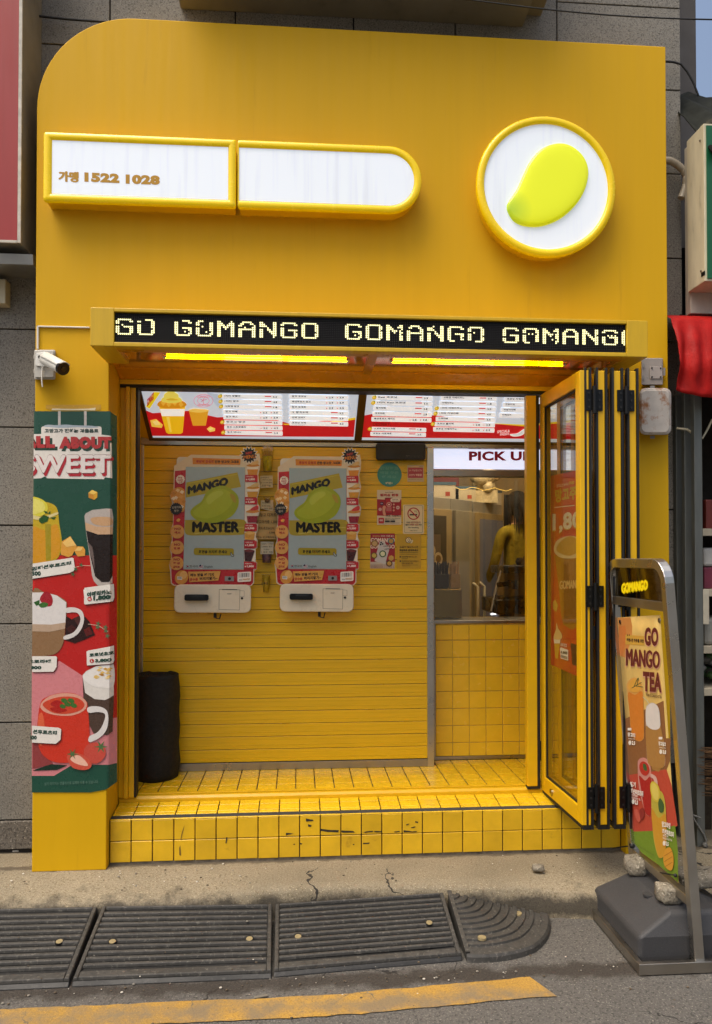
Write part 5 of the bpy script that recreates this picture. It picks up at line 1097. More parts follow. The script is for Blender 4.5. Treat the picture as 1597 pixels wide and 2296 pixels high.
def lightbox(label, x0, x1, z0, z1, rl, rr_, yf, rim, draw=None, inl=None):
    t = thing('lightbox_sign', label, 'sign', ((x0 + x1) / 2, 0, z0), 'lit sign boxes on the yellow facade')
    o = pill(x0 + .006, x1 - .006, z0 + .006, z1 - .006, max(rl - .006, .004), max(rr_ - .006, .004)); b = MB(); b.prismY(o, yf + .02, -.001); put('box_body', b, mat('sign_side', 'e0b410', .35, var=.05), t, fix=True)
    o = pill(x0, x1, z0, z1, max(rl, .008), max(rr_, .008)); i = pill(x0 + (inl or rim), x1 - rim, z0 + rim, z1 - rim, max(rl - rim, .002), max(rr_ - rim, .002)); b = MB(); k = len(o)
    ring = []
    prof = [(0, .022), (0, .006), (.006, .0), (.5, -.001), (.85, .0), (1, .008)]
    V = []
    for s, dy in prof:
        tt = 0 if s == .0 else s if s > .01 else .12
        V += [(o[j][0] * (1 - tt) + i[j][0] * tt, yf + dy, o[j][1] * (1 - tt) + i[j][1] * tt) for j in range(k)]
    b.add(V, [(r * k + j, r * k + (j + 1) % k, (r + 1) * k + (j + 1) % k, (r + 1) * k + j) for r in range(len(prof) - 1) for j in range(k)], 0, True)
    put('rim', b, m_sign, t, fix=True)
    b = MB(); b.add([(x, yf + .006, z) for x, z in i], [range(k)]); b.add([(x, yf + .02, z) for x, z in i], [range(k)]); f = put('lit_face', b, m_lit, t)
    return t
SYF = -.10
tl = W(97, 293, SYF); sx_a, sz1, sz0 = tl.x, 3.394, 3.075
split = W(531, 400, SYF).x
t1 = lightbox('oblong lit sign box with the phone number in gold characters', sx_a, split - .004, sz0, sz1, .012, .010, SYF, .036, inl=.038)
a = Art(crop(0, 0, .56355, onY(SYF + .006))); [a.text('가맹', 396 + ox, 1150 + oy, 526 + ox, 1218 + oy, 'b8880c', .02, 8) for ox, oy in ((-4, 0), (4, 0), (0, -2), (0, 2))]; a.build('lettering', t1)
for s_, x0, y0, x1, y1, k in (('1522', 568, 1158, 804, 1222, 10), ('1028', 846, 1172, 1076, 1236, 8)): a = Art(crop(0, 0, .56355, onY(SYF + .006))); a.text(s_, x0, y0, x1, y1, 'b8880c', .07, k); a.build('lettering', t1)
t2 = lightbox('blank lit sign box with one rounded end beside the phone number', split + .004, W(946, 397, SYF).x, sz0, sz1, .010, (sz1 - sz0) / 2 - .002, SYF, .036, inl=.006)
RY = -.09; rc = W(1231, 417, RY); rr0 = .330; cx_r, cz_r = (W(1080, 417, RY).x + W(1381, 417, RY).x) / 2, (W(1231, 257, RY).z + W(1229, 572, RY).z) / 2
cx_r = (W(1069.6, 417, RY).x + W(1381.3, 417, RY).x) / 2; rr0 = (W(1381.3, 417, RY).x - W(1069.6, 417, RY).x) / 2; cz_r = (W(1225, 256.3, RY).z + W(1225, 577.6, RY).z) / 2
t3 = thing('round_mango_sign', 'round lit sign with a raised green mango on white', 'sign', (cx_r, 0, cz_r - rr0))
b = MB(); b.lathe([(rr0 - .012, .001), (rr0 - .012, -RY - .02), (rr0 - .05, -RY - .02)], (cx_r, 0, cz_r), 72, ax='y'); put('box_body', b, _m['sign_side'], t3)
b = MB(); b.lathe([(rr0 - .014, -RY - .028), (rr0, -RY - .026), (rr0 + .002, -RY - .010), (rr0 - .006, -RY + .002), (rr0 - .022, -RY + .004), (rr0 - .036, -RY - .002), (rr0 - .036, -RY - .012)], (cx_r, 0, cz_r), 72, ax='y'); put('rim', b, m_sign, t3)
b = MB(); b.add([(cx_r + (rr0 - .030) * math.cos(R(q)), RY + .010, cz_r + (rr0 - .030) * math.sin(R(q))) for q in range(0, 360, 5)], [range(72)]); b.add([(cx_r + (rr0 - .035) * math.cos(R(q)), RY + .02, cz_r + (rr0 - .035) * math.sin(R(q))) for q in range(0, 360, 5)], [range(72)]); put('lit_face', b, m_lit, t3)
out = blob([(224, 1430), (216, 1385), (235, 1345), (285, 1270), (330, 1170), (370, 1090), (440, 1010), (530, 970), (620, 972), (700, 1020), (750, 1090), (764, 1180), (735, 1290), (670, 1390), (570, 1475), (450, 1522), (340, 1522), (265, 1490)], 6)
cm = crop(1800, 0, .56417, onY(RY + .009)); pts = [cm(*p) for p in out]; cen = sum(pts, Vector()) / len(pts); k = len(pts); V = []
ringp = [(1, 0), (1.0, .003), (.99, .008), (.965, .012), (.90, .015), (.7, .017), (.5, .018), (.25, .018)]
for s, h in ringp: V += [cen + (p - cen) * s + Vector((0, -h, 0)) for p in pts]
V.append(cen + Vector((0, -.0182, 0)))
b = MB(); b.add(V, [(r * k + j, r * k + (j + 1) % k, (r + 1) * k + (j + 1) % k, (r + 1) * k + j) for r in range(len(ringp) - 1) for j in range(k)] + [((len(ringp) - 1) * k + j, (len(ringp) - 1) * k + (j + 1) % k, len(V) - 1) for j in range(k)], 0, True)
m_mg = mat('mango_acrylic', 'd4e000', .22, var=0, emi=.2, coat=.2)  # emission added so the raised shape shows less shading
n, l = m_mg.node_tree.nodes, m_mg.node_tree.links; g = n.new('ShaderNodeNewGeometry'); vd = n.new('ShaderNodeVectorMath'); vd.operation = 'DISTANCE'; tip = cm(236, 1420); vd.inputs[1].default_value = tip
l.new(g.outputs['Position'], vd.inputs[0]); rm = n.new('ShaderNodeMapRange'); rm.inputs[1].default_value = .0; rm.inputs[2].default_value = .11; l.new(vd.outputs['Value'], rm.inputs[0])
mx = n.new('ShaderNodeMix'); mx.data_type = 'RGBA'; l.new(rm.outputs[0], mx.inputs[0]); mx.inputs[6].default_value = (*lin('a4c428'), 1); mx.inputs[7].default_value = (*lin('dfe60c'), 1)
l.new(mx.outputs[2], n['Principled BSDF'].inputs['Base Color']); l.new(mx.outputs[2], n['Principled BSDF'].inputs['Emission Color'])
put('mango', b, m_mg, t3, fix=True)

# ---------------------------------------------------------------- running text sign
ld = thing('led_text_sign', 'black dot-matrix sign with bright running GOMANGO lettering', 'led sign', (.35, cy, 2.38))
b = MB(); b.box(-.793 + .002, cy + .012, 2.382, 1.488 - .002, cy + .039, 2.509); put('panel', b, mat('led_black', '060606', .7, var=.1, vs=30, spec=.15), ld)
FN = {'G': ['.#######.', '##.....##', '##.......', '##.......', '##..#####', '##.....##', '##.....##', '##.....##', '.#######.'], 'O': ['.#######.', '##.....##', '##.....##', '##.....##', '##.....##', '##.....##', '##.....##', '##.....##', '.#######.'],
      'M': ['##.....##', '###...###', '####.####', '##.###.##', '##..#..##', '##.....##', '##.....##', '##.....##', '##.....##'], 'A': ['..#####..', '.##...##.', '##.....##', '##.....##', '#########', '##.....##', '##.....##', '##.....##', '##.....##'],
      'N': ['##.....##', '###....##', '####...##', '##.##..##', '##..##.##', '##...####', '##....###', '##.....##', '##.....##']}
NC, NR = 272, 16; dx_, dz_ = (1.484 + .789) / NC, .125 / NR
lr = random.Random(4); on = set(); xw = lambda px: int((px - 256) / 1150 * NC)
for word, c0 in (('GO', xw(256) - 0), ('GOMANGO', xw(387)), ('GOMANGO', xw(762)), ('GOMANGO', xw(1121))):
    for q, ch in enumerate(word):
        gl = {(lr.choice([0, 2, 3, 5, 6, 8]), lr.randrange(3)) for _ in range(lr.choice([1, 2, 3]))}      # rows that the scan of the sign has dropped
        for r, row in enumerate(FN[ch]):
            for cc, s in enumerate(row):
                bad = (r, cc // 4) in gl
                if s == '#' and not bad: on.add((c0 + q * 11 + cc, 3 + r))
                elif s == '.' and bad and cc % 2 and r % 3 == 0: on.add((c0 + q * 11 + cc, 3 + r))
                # bolder strokes
bl, bo = MB(), MB()
for c_ in range(NC):
    for r in range(NR):
        x, z, = -.789 + dx_ * (c_ + .5), 2.5085 - dz_ * (r + .5); o_ = (c_, r) in on; s = .0036 if o_ else .0011; y = cy + (.0105 if o_ else .0112)
        mbx = bl if o_ else bo; mbx.add([(x + s * math.cos(R(q)), y, z + s * math.sin(R(q))) for q in (range(0, 360, 60) if o_ else range(45, 360, 90))], [range(6 if o_ else 4)])
put('lit_dots', bl, mat('led_lit', 'fff6b4', .5, var=0, emi=1.1), ld)['kind'] = 'stuff'
put('dark_dots', bo, mat('led_off', '6a6668', .5, var=0), ld)['kind'] = 'stuff'
# tubes under the canopy
for pa, pb_, lab_ in ((372, 778, 'yellow glowing tube under the canopy on the security camera side'), (880, 1262, 'yellow glowing tube under the canopy on the folding door side')):
    yt = -.09; A_, B_ = W(pa, 806, yt), W(pb_, 812, yt); zt_ = 2.3705
    t = thing('canopy_tube', lab_, 'lamp', ((A_.x + B_.x) / 2, yt, zt_), 'glowing tubes under the canopy')
    b = MB(); b.tube([(A_.x, yt, zt_), (B_.x, yt, zt_)], .0032, 12); put('glowing_tube', b, mat('yellow_tube', 'ffd200', .4, var=0, emi=26), t)
    for xe0, xe1 in ((A_.x - .012, A_.x + .004), (B_.x - .004, B_.x + .012)): b = MB(); b.box(xe0, yt - .012, zt_ - .002, xe1, yt + .012, zt_ + .0045); put('end_clip', b, m_white, t)

# ---------------------------------------------------------------- security camera, its box and conduit
cc = crop(0, 900, .30488, onY(0)); f0 = cc
sc2 = thing('security_camera', 'white bullet security camera on a grey box above the banner', 'camera', f0(560, 1760))
cY = lambda Y: crop(0, 900, .30488, onY(Y))
b = MB(); b.prism(rnd(425, 1398, 690, 1768, 22), cY(-.001), cY(-.05)); put('mount_box', b, mat('box_grey', 'b4b0a6', .45, var=.06, stain=(18, .68, .95, '8a8272')), sc2, bevel=.004, fix=True)
b = MB(); b.prism(rnd(432, 1408, 668, 1740, 20), cY(-.0495), cY(-.062)); b.prism(rnd(418, 1462, 430, 1510, 4), cY(-.02), cY(-.05)); b.prism(rnd(418, 1640, 430, 1690, 4), cY(-.02), cY(-.05)); put('box_lid', b, mat('lid_grey', 'bebab0', .4, var=.05), sc2, bevel=.004, fix=True)
b = MB(); b.prism([(452, 1440), (560, 1420), (600, 1470), (590, 1610), (455, 1600), (440, 1580)], cY(-.062), cY(-.070)); put('bracket_plate', b, m_white, sc2, bevel=.002, fix=True)
A_, B_ = cY(-.085)(500, 1490), cY(-.105)(560, 1530); b = MB(); b.tube([A_ + Vector((0, .02, 0)), A_, B_], .010, 10); put('bracket_arm', b, mat('chrome', 'b8b4ac', .12, metal=1, var=0), sc2)
p, q = cY(-.10)(560, 1510), cY(-.19)(770, 1625); d = (q - p).normalized(); b = MB(); b.tube([p - d * .004, p, p + (q - p) * .9, q], [.020, .027, .029, .029], 22); put('camera_body', b, m_white, sc2)
upv = Vector((0, 0, 1)); sid = d.cross(upv).normalized(); u2 = sid.cross(d); b = MB(); V = []
for s, ex in ((.03, 0), (1.0, 0), (1.13, 0)):
    for ang in range(-75, 76, 15): V.append(p + (q - p) * (s if abs(ang) < 60 else min(s, 1.02)) + (u2 * math.cos(R(ang)) + sid * math.sin(R(ang))) * .0325)
b.add(V, [(r * 11 + k, r * 11 + k + 1, (r + 1) * 11 + k + 1, (r + 1) * 11 + k) for r in range(2) for k in range(10)], 0, True); vo = put('visor', b, m_white, sc2); sd_ = vo.modifiers.new('t', 'SOLIDIFY'); sd_.thickness = .003
b = MB(); b.tube([q - d * .002, q + d * .014], .0292, 22); fo_ = put('camera_face', b, mat('face_black', '0c0c0c', .15, var=0), sc2)
b = MB(); b.tube([q + d * .0135, q + d * .017], .012, 16); put('lens', b, mat('lens_dark', '2a2216', .05, var=0), fo_ and sc2)
b = MB(); c0 = cY(-.072); b.tube([c0(530, 1610), c0(522, 1700), c0(520, 1790), c0(530, 1860)], .0035, 6); put('cable', b, m_white, sc2)
cn = MB(); cn.box(cc(466, 1105).x, -.012, cc(466, 1395).z, cc(490, 1105).x, -.0005, cc(466, 1105).z); cn.box(cc(466, 1105).x, -.012, cc(466, 1122).z, cc(1122, 1105).x, -.0005, cc(466, 1105).z)
tag(put('cable_conduit', cn, m_white, bevel=.002), 'slim white cable conduit bent from the canopy down to the security camera', 'conduit')

# ---------------------------------------------------------------- boxes on the right pilaster
rcn = lambda Y: crop(2200, 800, .56609, onY(Y))
t = thing('junction_box', 'grey hinged junction box under the canopy end', 'box', rcn(0)(480, 1165))
b = MB(); b.prism(rnd(412, 985, 556, 1165, 10), rcn(-.001), rcn(-.055)); put('case', b, mat('jb_grey', '9d948c', .5, var=.08), t, bevel=.004, fix=True)
b = MB(); b.prism(rnd(468, 1042, 552, 1122, 6), rcn(-.055), rcn(-.060)); put('cover_plate', b, mat('jb_plate', 'a89e96', .45, var=.06), t, bevel=.001, fix=True)
for u, v in ((482, 1052), (540, 1052), (482, 1112), (540, 1112)): b = MB(); q = rcn(-.060)(u, v); b.cyl(q, q + Vector((0, -.003, 0)), .004, n=8); put('screw', b, m_blkmetal, t)
for v in (1035, 1115): b = MB(); b.prism(rnd(418, v - 14, 432, v + 14, 3), rcn(-.055), rcn(-.061)); put('hinge', b, m_grey, t, fix=True)
b = MB(); b.prism(rnd(558, 1050, 572, 1102, 3), rcn(-.02), rcn(-.05)); put('latch', b, m_grey, t, fix=True)
m_rust = mat('rusty_white_enamel', 'b8b0a6', .45, var=.1, vs=14, stain=(9, .50, .60, '8a5626'))
t = thing('horn_speaker', 'rusty white box speaker under the junction box', 'speaker', rcn(0)(505, 1500))
b = MB(); b.prism(rnd(398, 1186, 612, 1500, 42), rcn(-.001), rcn(-.10)); put('case', b, m_rust, t, bevel=.012, seg=3, fix=True)
b = MB(); V = rnd(408, 1198, 602, 1488, 38); W2 = rnd(414, 1204, 596, 1482, 34); b.add([rcn(-.100)(*p) for p in V] + [rcn(-.105)(*p) for p in W2], [(i, (i + 1) % 24, 24 + (i + 1) % 24, 24 + i) for i in range(24)] + [range(24, 48)]); put('front_cover', b, m_rust, t, fix=True)
for v in (1180, 1515): b = MB(); b.prism(rnd(470, v - 10, 502, v + 10, 5), rcn(-.03), rcn(-.06)); put('bracket_bolt', b, m_grey, t, fix=True)

# ---------------------------------------------------------------- folding doors, stacked at the right
fd = thing('folding_door', 'yellow framed glass folding door leaves stacked open beside the standing sign', 'folding door', (1.4, .0, .25))
ZB, ZT, YF, YB = .252, 2.296, -.30, .24
m_dg = glassmat('door_glass', (.95, .94, .88), .07, .02)
for k, (xf, xb_) in enumerate(((1.267, 1.256), (1.341, 1.338), (1.415, 1.412), (1.487, 1.484))):
    th = .051
    def lx(y): return xf + (xb_ - xf) * (y - YF) / (YB - YF)
    def blk(y0, y1, z0, z1, o0, o1):
        return [(lx(y0) + o0, y0, z0), (lx(y0) + o1, y0, z0), (lx(y1) + o1, y1, z0), (lx(y1) + o0, y1, z0), (lx(y0) + o0, y0, z1), (lx(y0) + o1, y0, z1), (lx(y1) + o1, y1, z1), (lx(y1) + o0, y1, z1)]
    b = MB()
    for y0, y1, z0, z1 in ((YF, YF + .055, ZB, ZT), (YB - .05, YB, ZB, ZT), (YF + .055, YB - .05, ZB, ZB + .075), (YF + .055, YB - .05, ZT - .07, ZT)):
        b.hexa(blk(y0, y1, z0, z1, .0 if k in (0,) else .009, .042 if k in (0,) else th - .009))
    lf = put('leaf_frame', b, m_yel, fd, bevel=.003, fix=True)
    b = MB()
    b.hexa(blk(YF - .006, YF + .02, ZB - .018, ZT + .012, th - .0085, th + .001))
    if k: b.hexa(blk(YF - .006, YF + .02, ZB - .018, ZT + .012, -.001, .0085))
    else: b.hexa(blk(YF - .002, YF + .012, ZB - .018, ZT + .012, .0205, .030))
    b.hexa(blk(YF + .0, YB, ZB - .02, ZB - .002, .006, th - .006))
    put('rubber_seal', b, m_blk, lf, fix=True)
    b = MB(); b.hexa(blk(YF + .055, YB - .05, ZB + .075, ZT - .07, .016, .022)); put('glass', b, m_dg, lf, fix=True)
    b = MB(); q0, q1, z0, z1, w = YF + .055, YB - .05, ZB + .075, ZT - .07, .010
    for y0, y1, zz0, zz1 in ((q0, q0 + w, z0, z1), (q1 - w, q1, z0, z1), (q0 + w, q1 - w, z0, z0 + w), (q0 + w, q1 - w, z1 - w, z1)): b.hexa(blk(y0, y1, zz0, zz1, .009, .016))
    put('glazing_bead', b, m_blk, lf, fix=True)
for (xh, y_) in ((1.3305, YF - .008), (1.4785, YF - .008)):
    for z_ in (2.16, 1.275, .375):
        b = MB(); b.box(xh - .040, y_, z_ - .048, xh - .006, y_ + .007, z_ + .048); b.box(xh + .006, y_, z_ - .048, xh + .040, y_ + .007, z_ + .048); hg = put('hinge', b, m_blkmetal, fd, bevel=.001)
        b = MB(); b.cyl((xh, y_ - .006, z_ - .062), (xh, y_ - .006, z_ + .062), .011, n=12); put('hinge_pin', b, m_blkmetal, hg)
        b = MB()
        for sx_ in (-.024, .024):
            for dz2 in (-.032, 0, .032): b.cyl((xh + sx_, y_, z_ + dz2), (xh + sx_, y_ - .003, z_ + dz2), .005, n=8)
        put('hinge_screws', b, m_blk, hg)['kind'] = 'stuff'
for z_ in (.45, 1.3, 2.2): b = MB(); b.box(1.249, .236, z_ - .05, 1.2555, .262, z_ + .05); put('jamb_hinge', b, m_blkmetal, fd)
b = MB(); q = hit(1239, 1777, (1.262, 0, 0), (1, 0, 0)); b.cyl(q + Vector((-.001, 0, 0)), q + Vector((-.009, 0, 0)), .017, n=16); put('lock', b, mat('chrome', 'b8b4ac', .12, metal=1, var=0), fd)
for xh in (1.324, 1.398): b = MB(); b.box(xh, YF + .01, 1.08, xh + .012, YF + .03, 1.14); put('catch', b, m_blk, fd)
# poster behind the first pane
XPp = 1.267 + .0235; nX = Vector((.54, .011, 0)).normalized()      # stuck to the back of the first pane
onX = lambda x, y, h=0: hit(x, y, (XPp, YF, 0), nX) + nX * (-h)
dp = thing('door_poster', 'orange mango juice poster seen through the folded glass door', 'poster', hit(1262, 1500, (XPp, YF, 0), nX))
zc1 = crop(1950, 1350, .41391, onX); zc2 = crop(1900, 2200, .45720, onX)
A_, B_, C_, D_ = zc1(338, 1098), zc1(600, 1040), zc2(655, 808), zc2(415, 700)
b = MB(); b.add([A_, B_, C_, D_] + [p + Vector((.0008, 0, 0)) for p in (A_, B_, C_, D_)], [(0, 1, 2, 3), (7, 6, 5, 4)]); dsheet = put('sheet', b, ink('c8381c', 0, .4), dp)
a = Art(zc1, h0=.0004)
a.poly([(338, 1100), (372, 1090), (376, 1900), (340, 2290)], 'c8641c'); a.text('남녀노소 누구나', 392, 1172, 500, 1206, 'dcc8a8', .03, -16); a.text('RE', 506, 1150, 552, 1178, 'd0b030', .06, -6)
a.text('망고주스', 378, 1222, 640, 1348, 'c0a828', .05, -50); a.line([(372, 1388), (555, 1368)], 8, 'e0d4b8'); a.up(); a.text('1,800', 352, 1452, 700, 1640, 'c8a82c', .045, -40); a.up(); a.text('1,800', 356, 1446, 704, 1628, 'e4dcc4', .035, -40)
a.line([(375, 1705), (430, 1660), (560, 1640)], 16, 'c85c50')
a.poly([(376, 1830), (660, 1830), (640, 2290), (430, 2290), (395, 1980)], 'a8741c'); a.up(); a.poly(blob([(368, 1770), (400, 1690), (500, 1650), (600, 1670), (660, 1760), (600, 1840), (480, 1855), (400, 1830)]), 'c8b078'); a.up(); a.poly(blob([(390, 1770), (430, 1700), (520, 1650), (600, 1700), (620, 1770), (520, 1830), (430, 1810)]), 'b08a34'); a.text('GOMANGO', 420, 2060, 640, 2140, 'c8a45c', .05, -14)
a.fn = zc2; a.h = .0008; a.poly([(478, 0), (660, 0), (655, 380), (590, 410), (520, 370), (500, 280)], 'a8741c'); a.poly([(432, 180), (455, 160), (475, 210), (462, 265), (435, 240)], 'd4b24c'); a.up()
a.poly([(442, 480), (500, 480), (475, 650), (455, 650)], 'c4982c'); a.up(); a.poly([(440, 485), (500, 485), (492, 525), (446, 525)], 'd8ccb0'); a.poly(blob([(440, 480), (460, 410), (466, 355), (478, 400), (505, 440), (510, 480), (480, 495)]), 'd0b06c'); a.poly([(582, 520), (640, 540), (640, 715), (595, 700)], '4c2c1c')
a.text('1리터 망고', 498, 520, 550, 552, 'e0d0bc', .03, 8); a.poly([(494, 565), (504, 558), (562, 580), (562, 668), (500, 650)], 'e0d6c0'); a.up(); a.text('4,800', 500, 584, 556, 612, '3a3020', .06, 10)
for k in range(8): a.rect(502 + k * 7, 620 + k * 2, 506 + k * 7, 644 + k * 2, '3a3020')
def trim(o, base):
    bm = bmesh.new(); bm.from_mesh(o.data)
    bmesh.ops.bisect_plane(bm, geom=bm.verts[:] + bm.edges[:] + bm.faces[:], plane_co=(0, YF + .066 - base.y, 0), plane_no=(0, -1, 0), dist=1e-6, clear_outer=True)
    bmesh.ops.bisect_plane(bm, geom=bm.verts[:] + bm.edges[:] + bm.faces[:], plane_co=(0, YB - .061 - base.y, 0), plane_no=(0, 1, 0), dist=1e-6, clear_outer=True)
    bm.to_mesh(o.data); bm.free()
a.build('print', dp, bend=trim); trim(dsheet, wloc(dp))
# ---------------------------------------------------------------- standing sign on its weighted base
ZR = ROADZ
n_s = Vector((-1.5, 0, -.113)).normalized(); P_s = Vector((1.53, 0, -.10))
def xs_(z): return 1.53 - .113 * (z + .10) / 1.5
def onS(x, y, h=0): return hit(x, y, P_s, n_s) + n_s * h
ss = thing('standing_sign', 'steel framed standing sign with GO MANGO TEA banner', 'standing sign', (1.53, -.57, ZR))
yl, yr = -.285, -.800
ztop = onS(1440, 1263).z; zmid = onS(1430, 1352).z; zlow = onS(1470, 1950).z
ra = .075; pth = [(yl, ZR + .03), (yl, ztop - ra)] + [(yl + (-1) * ra * (1 - math.cos(R(q))), ztop - ra + ra * math.sin(R(q))) for q in range(15, 91, 15)]
sgn = -1 if yr < yl else 1
pth = [(yl, ZR + .04), (yl, ztop - ra)] + [(yl + sgn * ra * (1 - math.cos(R(q))), ztop - ra + ra * math.sin(R(q))) for q in range(15, 91, 15)] + [(yr - sgn * ra * (1 - math.sin(R(q))), ztop - ra + ra * math.cos(R(q))) for q in range(0, 91, 15)] + [(yr, ztop - ra), (yr, ZR + .04)]
pp = []
for p_ in pth:
    if not pp or (Vector(p_) - Vector(pp[-1])).length > 1e-4: pp.append(p_)
V = []; tw_, td_ = .019, .019
for i, (y, z) in enumerate(pp):
    a_ = Vector(pp[max(i - 1, 0)]); b_ = Vector(pp[min(i + 1, len(pp) - 1)]); d = (b_ - a_).normalized(); nn = Vector((-d.y, d.x))
    for su, sv in ((-1, -1), (1, -1), (1, 1), (-1, 1)):
        yy, zz = y + nn.x * tw_ * su, z + nn.y * tw_ * su; V.append(Vector((xs_(zz), yy, zz)) + n_s * td_ * sv)
b = MB(); k = len(pp); b.add(V, [(i * 4 + j, i * 4 + (j + 1) % 4, (i + 1) * 4 + (j + 1) % 4, (i + 1) * 4 + j) for i in range(k - 1) for j in range(4)])
for f_ in range(len(b.sm)): b.sm[f_] = False
put('frame', b, m_steel, ss, bevel=.003, fix=True)
m_stY = mat('brushed_steel_bar', 'b0aaa0', .34, metal=1, var=.06, vs=3, stain=(6, .66, .95, '6a5a44'))
for z_ in (zmid, zlow):
    b = MB(); b.beam((xs_(z_), yl, z_), (xs_(z_), yr, z_), .034, .036); put('cross_bar', b, m_stY, ss, bevel=.002)
# smoked header pane with cut-out letters
b = MB(); yy0, yy1 = sorted((yl, yr)); zz = [zmid + .01, ztop - .012]
b.hexa([Vector((xs_(zz[0]) - .002, yy0 + .018, zz[0])), Vector((xs_(zz[0]) + .002, yy0 + .018, zz[0])), Vector((xs_(zz[0]) + .002, yy1 - .018, zz[0])), Vector((xs_(zz[0]) - .002, yy1 - .018, zz[0])), Vector((xs_(zz[1]) - .002, yy0 + .05, zz[1])), Vector((xs_(zz[1]) + .002, yy0 + .05, zz[1])), Vector((xs_(zz[1]) + .002, yy1 - .05, zz[1])), Vector((xs_(zz[1]) - .002, yy1 - .05, zz[1]))])
put('header_pane', b, glassmat('smoked_pane', (.42, .36, .24), .10, .05), ss, fix=True)
zs = crop(2200, 2050, .37029, onS); zl = crop(2200, 2800, .47175, onS)
a = Art(zs, e=.15, h0=.004); a.text('GOMANGO', 432, 432, 708, 550, 'd8b400', .16, -38); a.up(); a.text('GOMANGO', 436, 440, 704, 540, 'f2da10', .06, -38); a.build('header_letters', ss)
# fabric banner
tl_, tr_ = (385, 788), (822, 762)
bl_ = (430, 820); br_ = (795, 1165)
bt_ = Art(zs); b = MB(); nB = 14; Lp = []; 
top_l, top_r = zs(*tl_), zs(*tr_); bot_l, bot_r = zl(*bl_), zl(*br_)
for j in range(nB + 1):
    t_ = j / nB
    for i in range(7):
        s_ = i / 6; p = (top_l * (1 - s_) + top_r * s_) * (1 - t_) + (bot_l * (1 - s_) + bot_r * s_) * t_
        Lp.append(p)
b.add(Lp, [(j * 7 + i, j * 7 + i + 1, (j + 1) * 7 + i + 1, (j + 1) * 7 + i) for j in range(nB) for i in range(6)], 0, True)
sheet_ = put('banner_cloth', b, mat('banner_cream', 'dcb968', .75, var=.06, vs=20, bump=.1, bs=400), ss)
so2 = sheet_.modifiers.new('t', 'SOLIDIFY'); so2.thickness = .001
a = Art(zs, rough=.7, h0=.0012, step=.0004)
a.poly([(386, 790), (520, 785), (540, 880), (530, 1020), (490, 1130), (470, 1200), (408, 1180), (398, 900)], 'd08a42')
a.poly([(436, 1838), (520, 1800), (860, 1640), (870, 1800), (905, 2310), (455, 2310)], '8a5a30'); a.up()
a.poly([(398, 880), (470, 870), (480, 1000), (440, 1180), (405, 1160)], 'cf7a34')
a.rect(470, 965, 664, 1062, 'cfa13c', sk=14); a.up(); a.text('따뜻-한 하루를 위한', 486, 998, 660, 1036, '3a2010', .04, 14)
for q in ((492, 968), (510, 968)): a.circ(q[0], q[1], 5, '3a2010', ry=9, n=8)
for s_, x0, y0, x1, y1, sk in (('GO', 668, 886, 808, 1078, 4), ('MANGO', 478, 1100, 828, 1284, 30), ('TEA', 656, 1338, 846, 1540, 16)):
    a.text(s_, x0 - 4, y0 + 6, x1 + 4, y1 + 8, 'dfa48c', .06, sk); a.up(); a.text(s_, x0, y0, x1, y1, '641c12', .048, sk); a.up()
a.text('WARM FOR GOMANGO HOT TEA', 690, 1562, 848, 1592, '4a2414', .02, 26)
def glass_(pts, liquid, lcol, rimc, foam=None):
    a.poly(blob(pts), rimc); a.up(); a.poly(blob(liquid), lcol); a.up()
    if foam: a.poly(blob(foam[0]), foam[1]); a.up()
a.h = .0020
glass_([(484, 1480), (520, 1420), (570, 1404), (620, 1430), (645, 1500), (655, 1600), (662, 1900), (660, 2020), (620, 2055), (570, 2035), (530, 1960), (512, 1750), (500, 1600)], [(498, 1560), (570, 1580), (645, 1550), (658, 1800), (658, 2010), (620, 2050), (570, 2030), (532, 1950), (515, 1760)], 'd07c24', 'd9a050')
a.poly(blob([(500, 1490), (540, 1425), (600, 1430), (632, 1500), (600, 1550), (530, 1545)]), 'dca23e'); a.up()
for q in ((540, 1510, 640, 1450), (560, 1500, 600, 1410), (590, 1500, 608, 1405), (600, 1490, 655, 1500)): a.line([(q[0], q[1]), (q[2], q[3])], 7, '4c5c2c')
a.h = .0026
glass_([(680, 1740), (700, 1680), (750, 1660), (800, 1690), (825, 1760), (835, 1900), (880, 2300), (720, 2300), (690, 2150), (685, 1950)], [(686, 1900), (760, 1930), (834, 1890), (878, 2300), (722, 2300), (692, 2150)], 'a87a3c', 'c4b8a8', ([(684, 1750), (705, 1690), (755, 1665), (805, 1700), (826, 1790), (832, 1900), (800, 1935), (740, 1930), (690, 1880)], 'd8d2cc'))
a.line([(655, 1600), (700, 1640), (715, 1668)], 8, 'c8c4a0')
a.h = .0040
def cap(x, y, big, en, pr, w):
    a.rect(x, y, x + 38, y + 26, 'ece4d8', r=5); a.text(big, x, y + 44, x + w, y + 88, 'ece4d8', .05, 12); a.text(en, x + 8, y + 102, x + w, y + 114, 'e4d8c8', .02, 8); a.circ(x + 22, y + 152, 15, 'ece4d8', ry=24, n=14); a.text(pr, x + 42, y + 132, x + 76, y + 174, 'f0e8dc', .06, 4)
cap(500, 1918, '망고티', 'MANGO TEA', '2.5', 76); cap(818, 2010, '망고밀크', 'MANGO MILK', '3.8', 74)
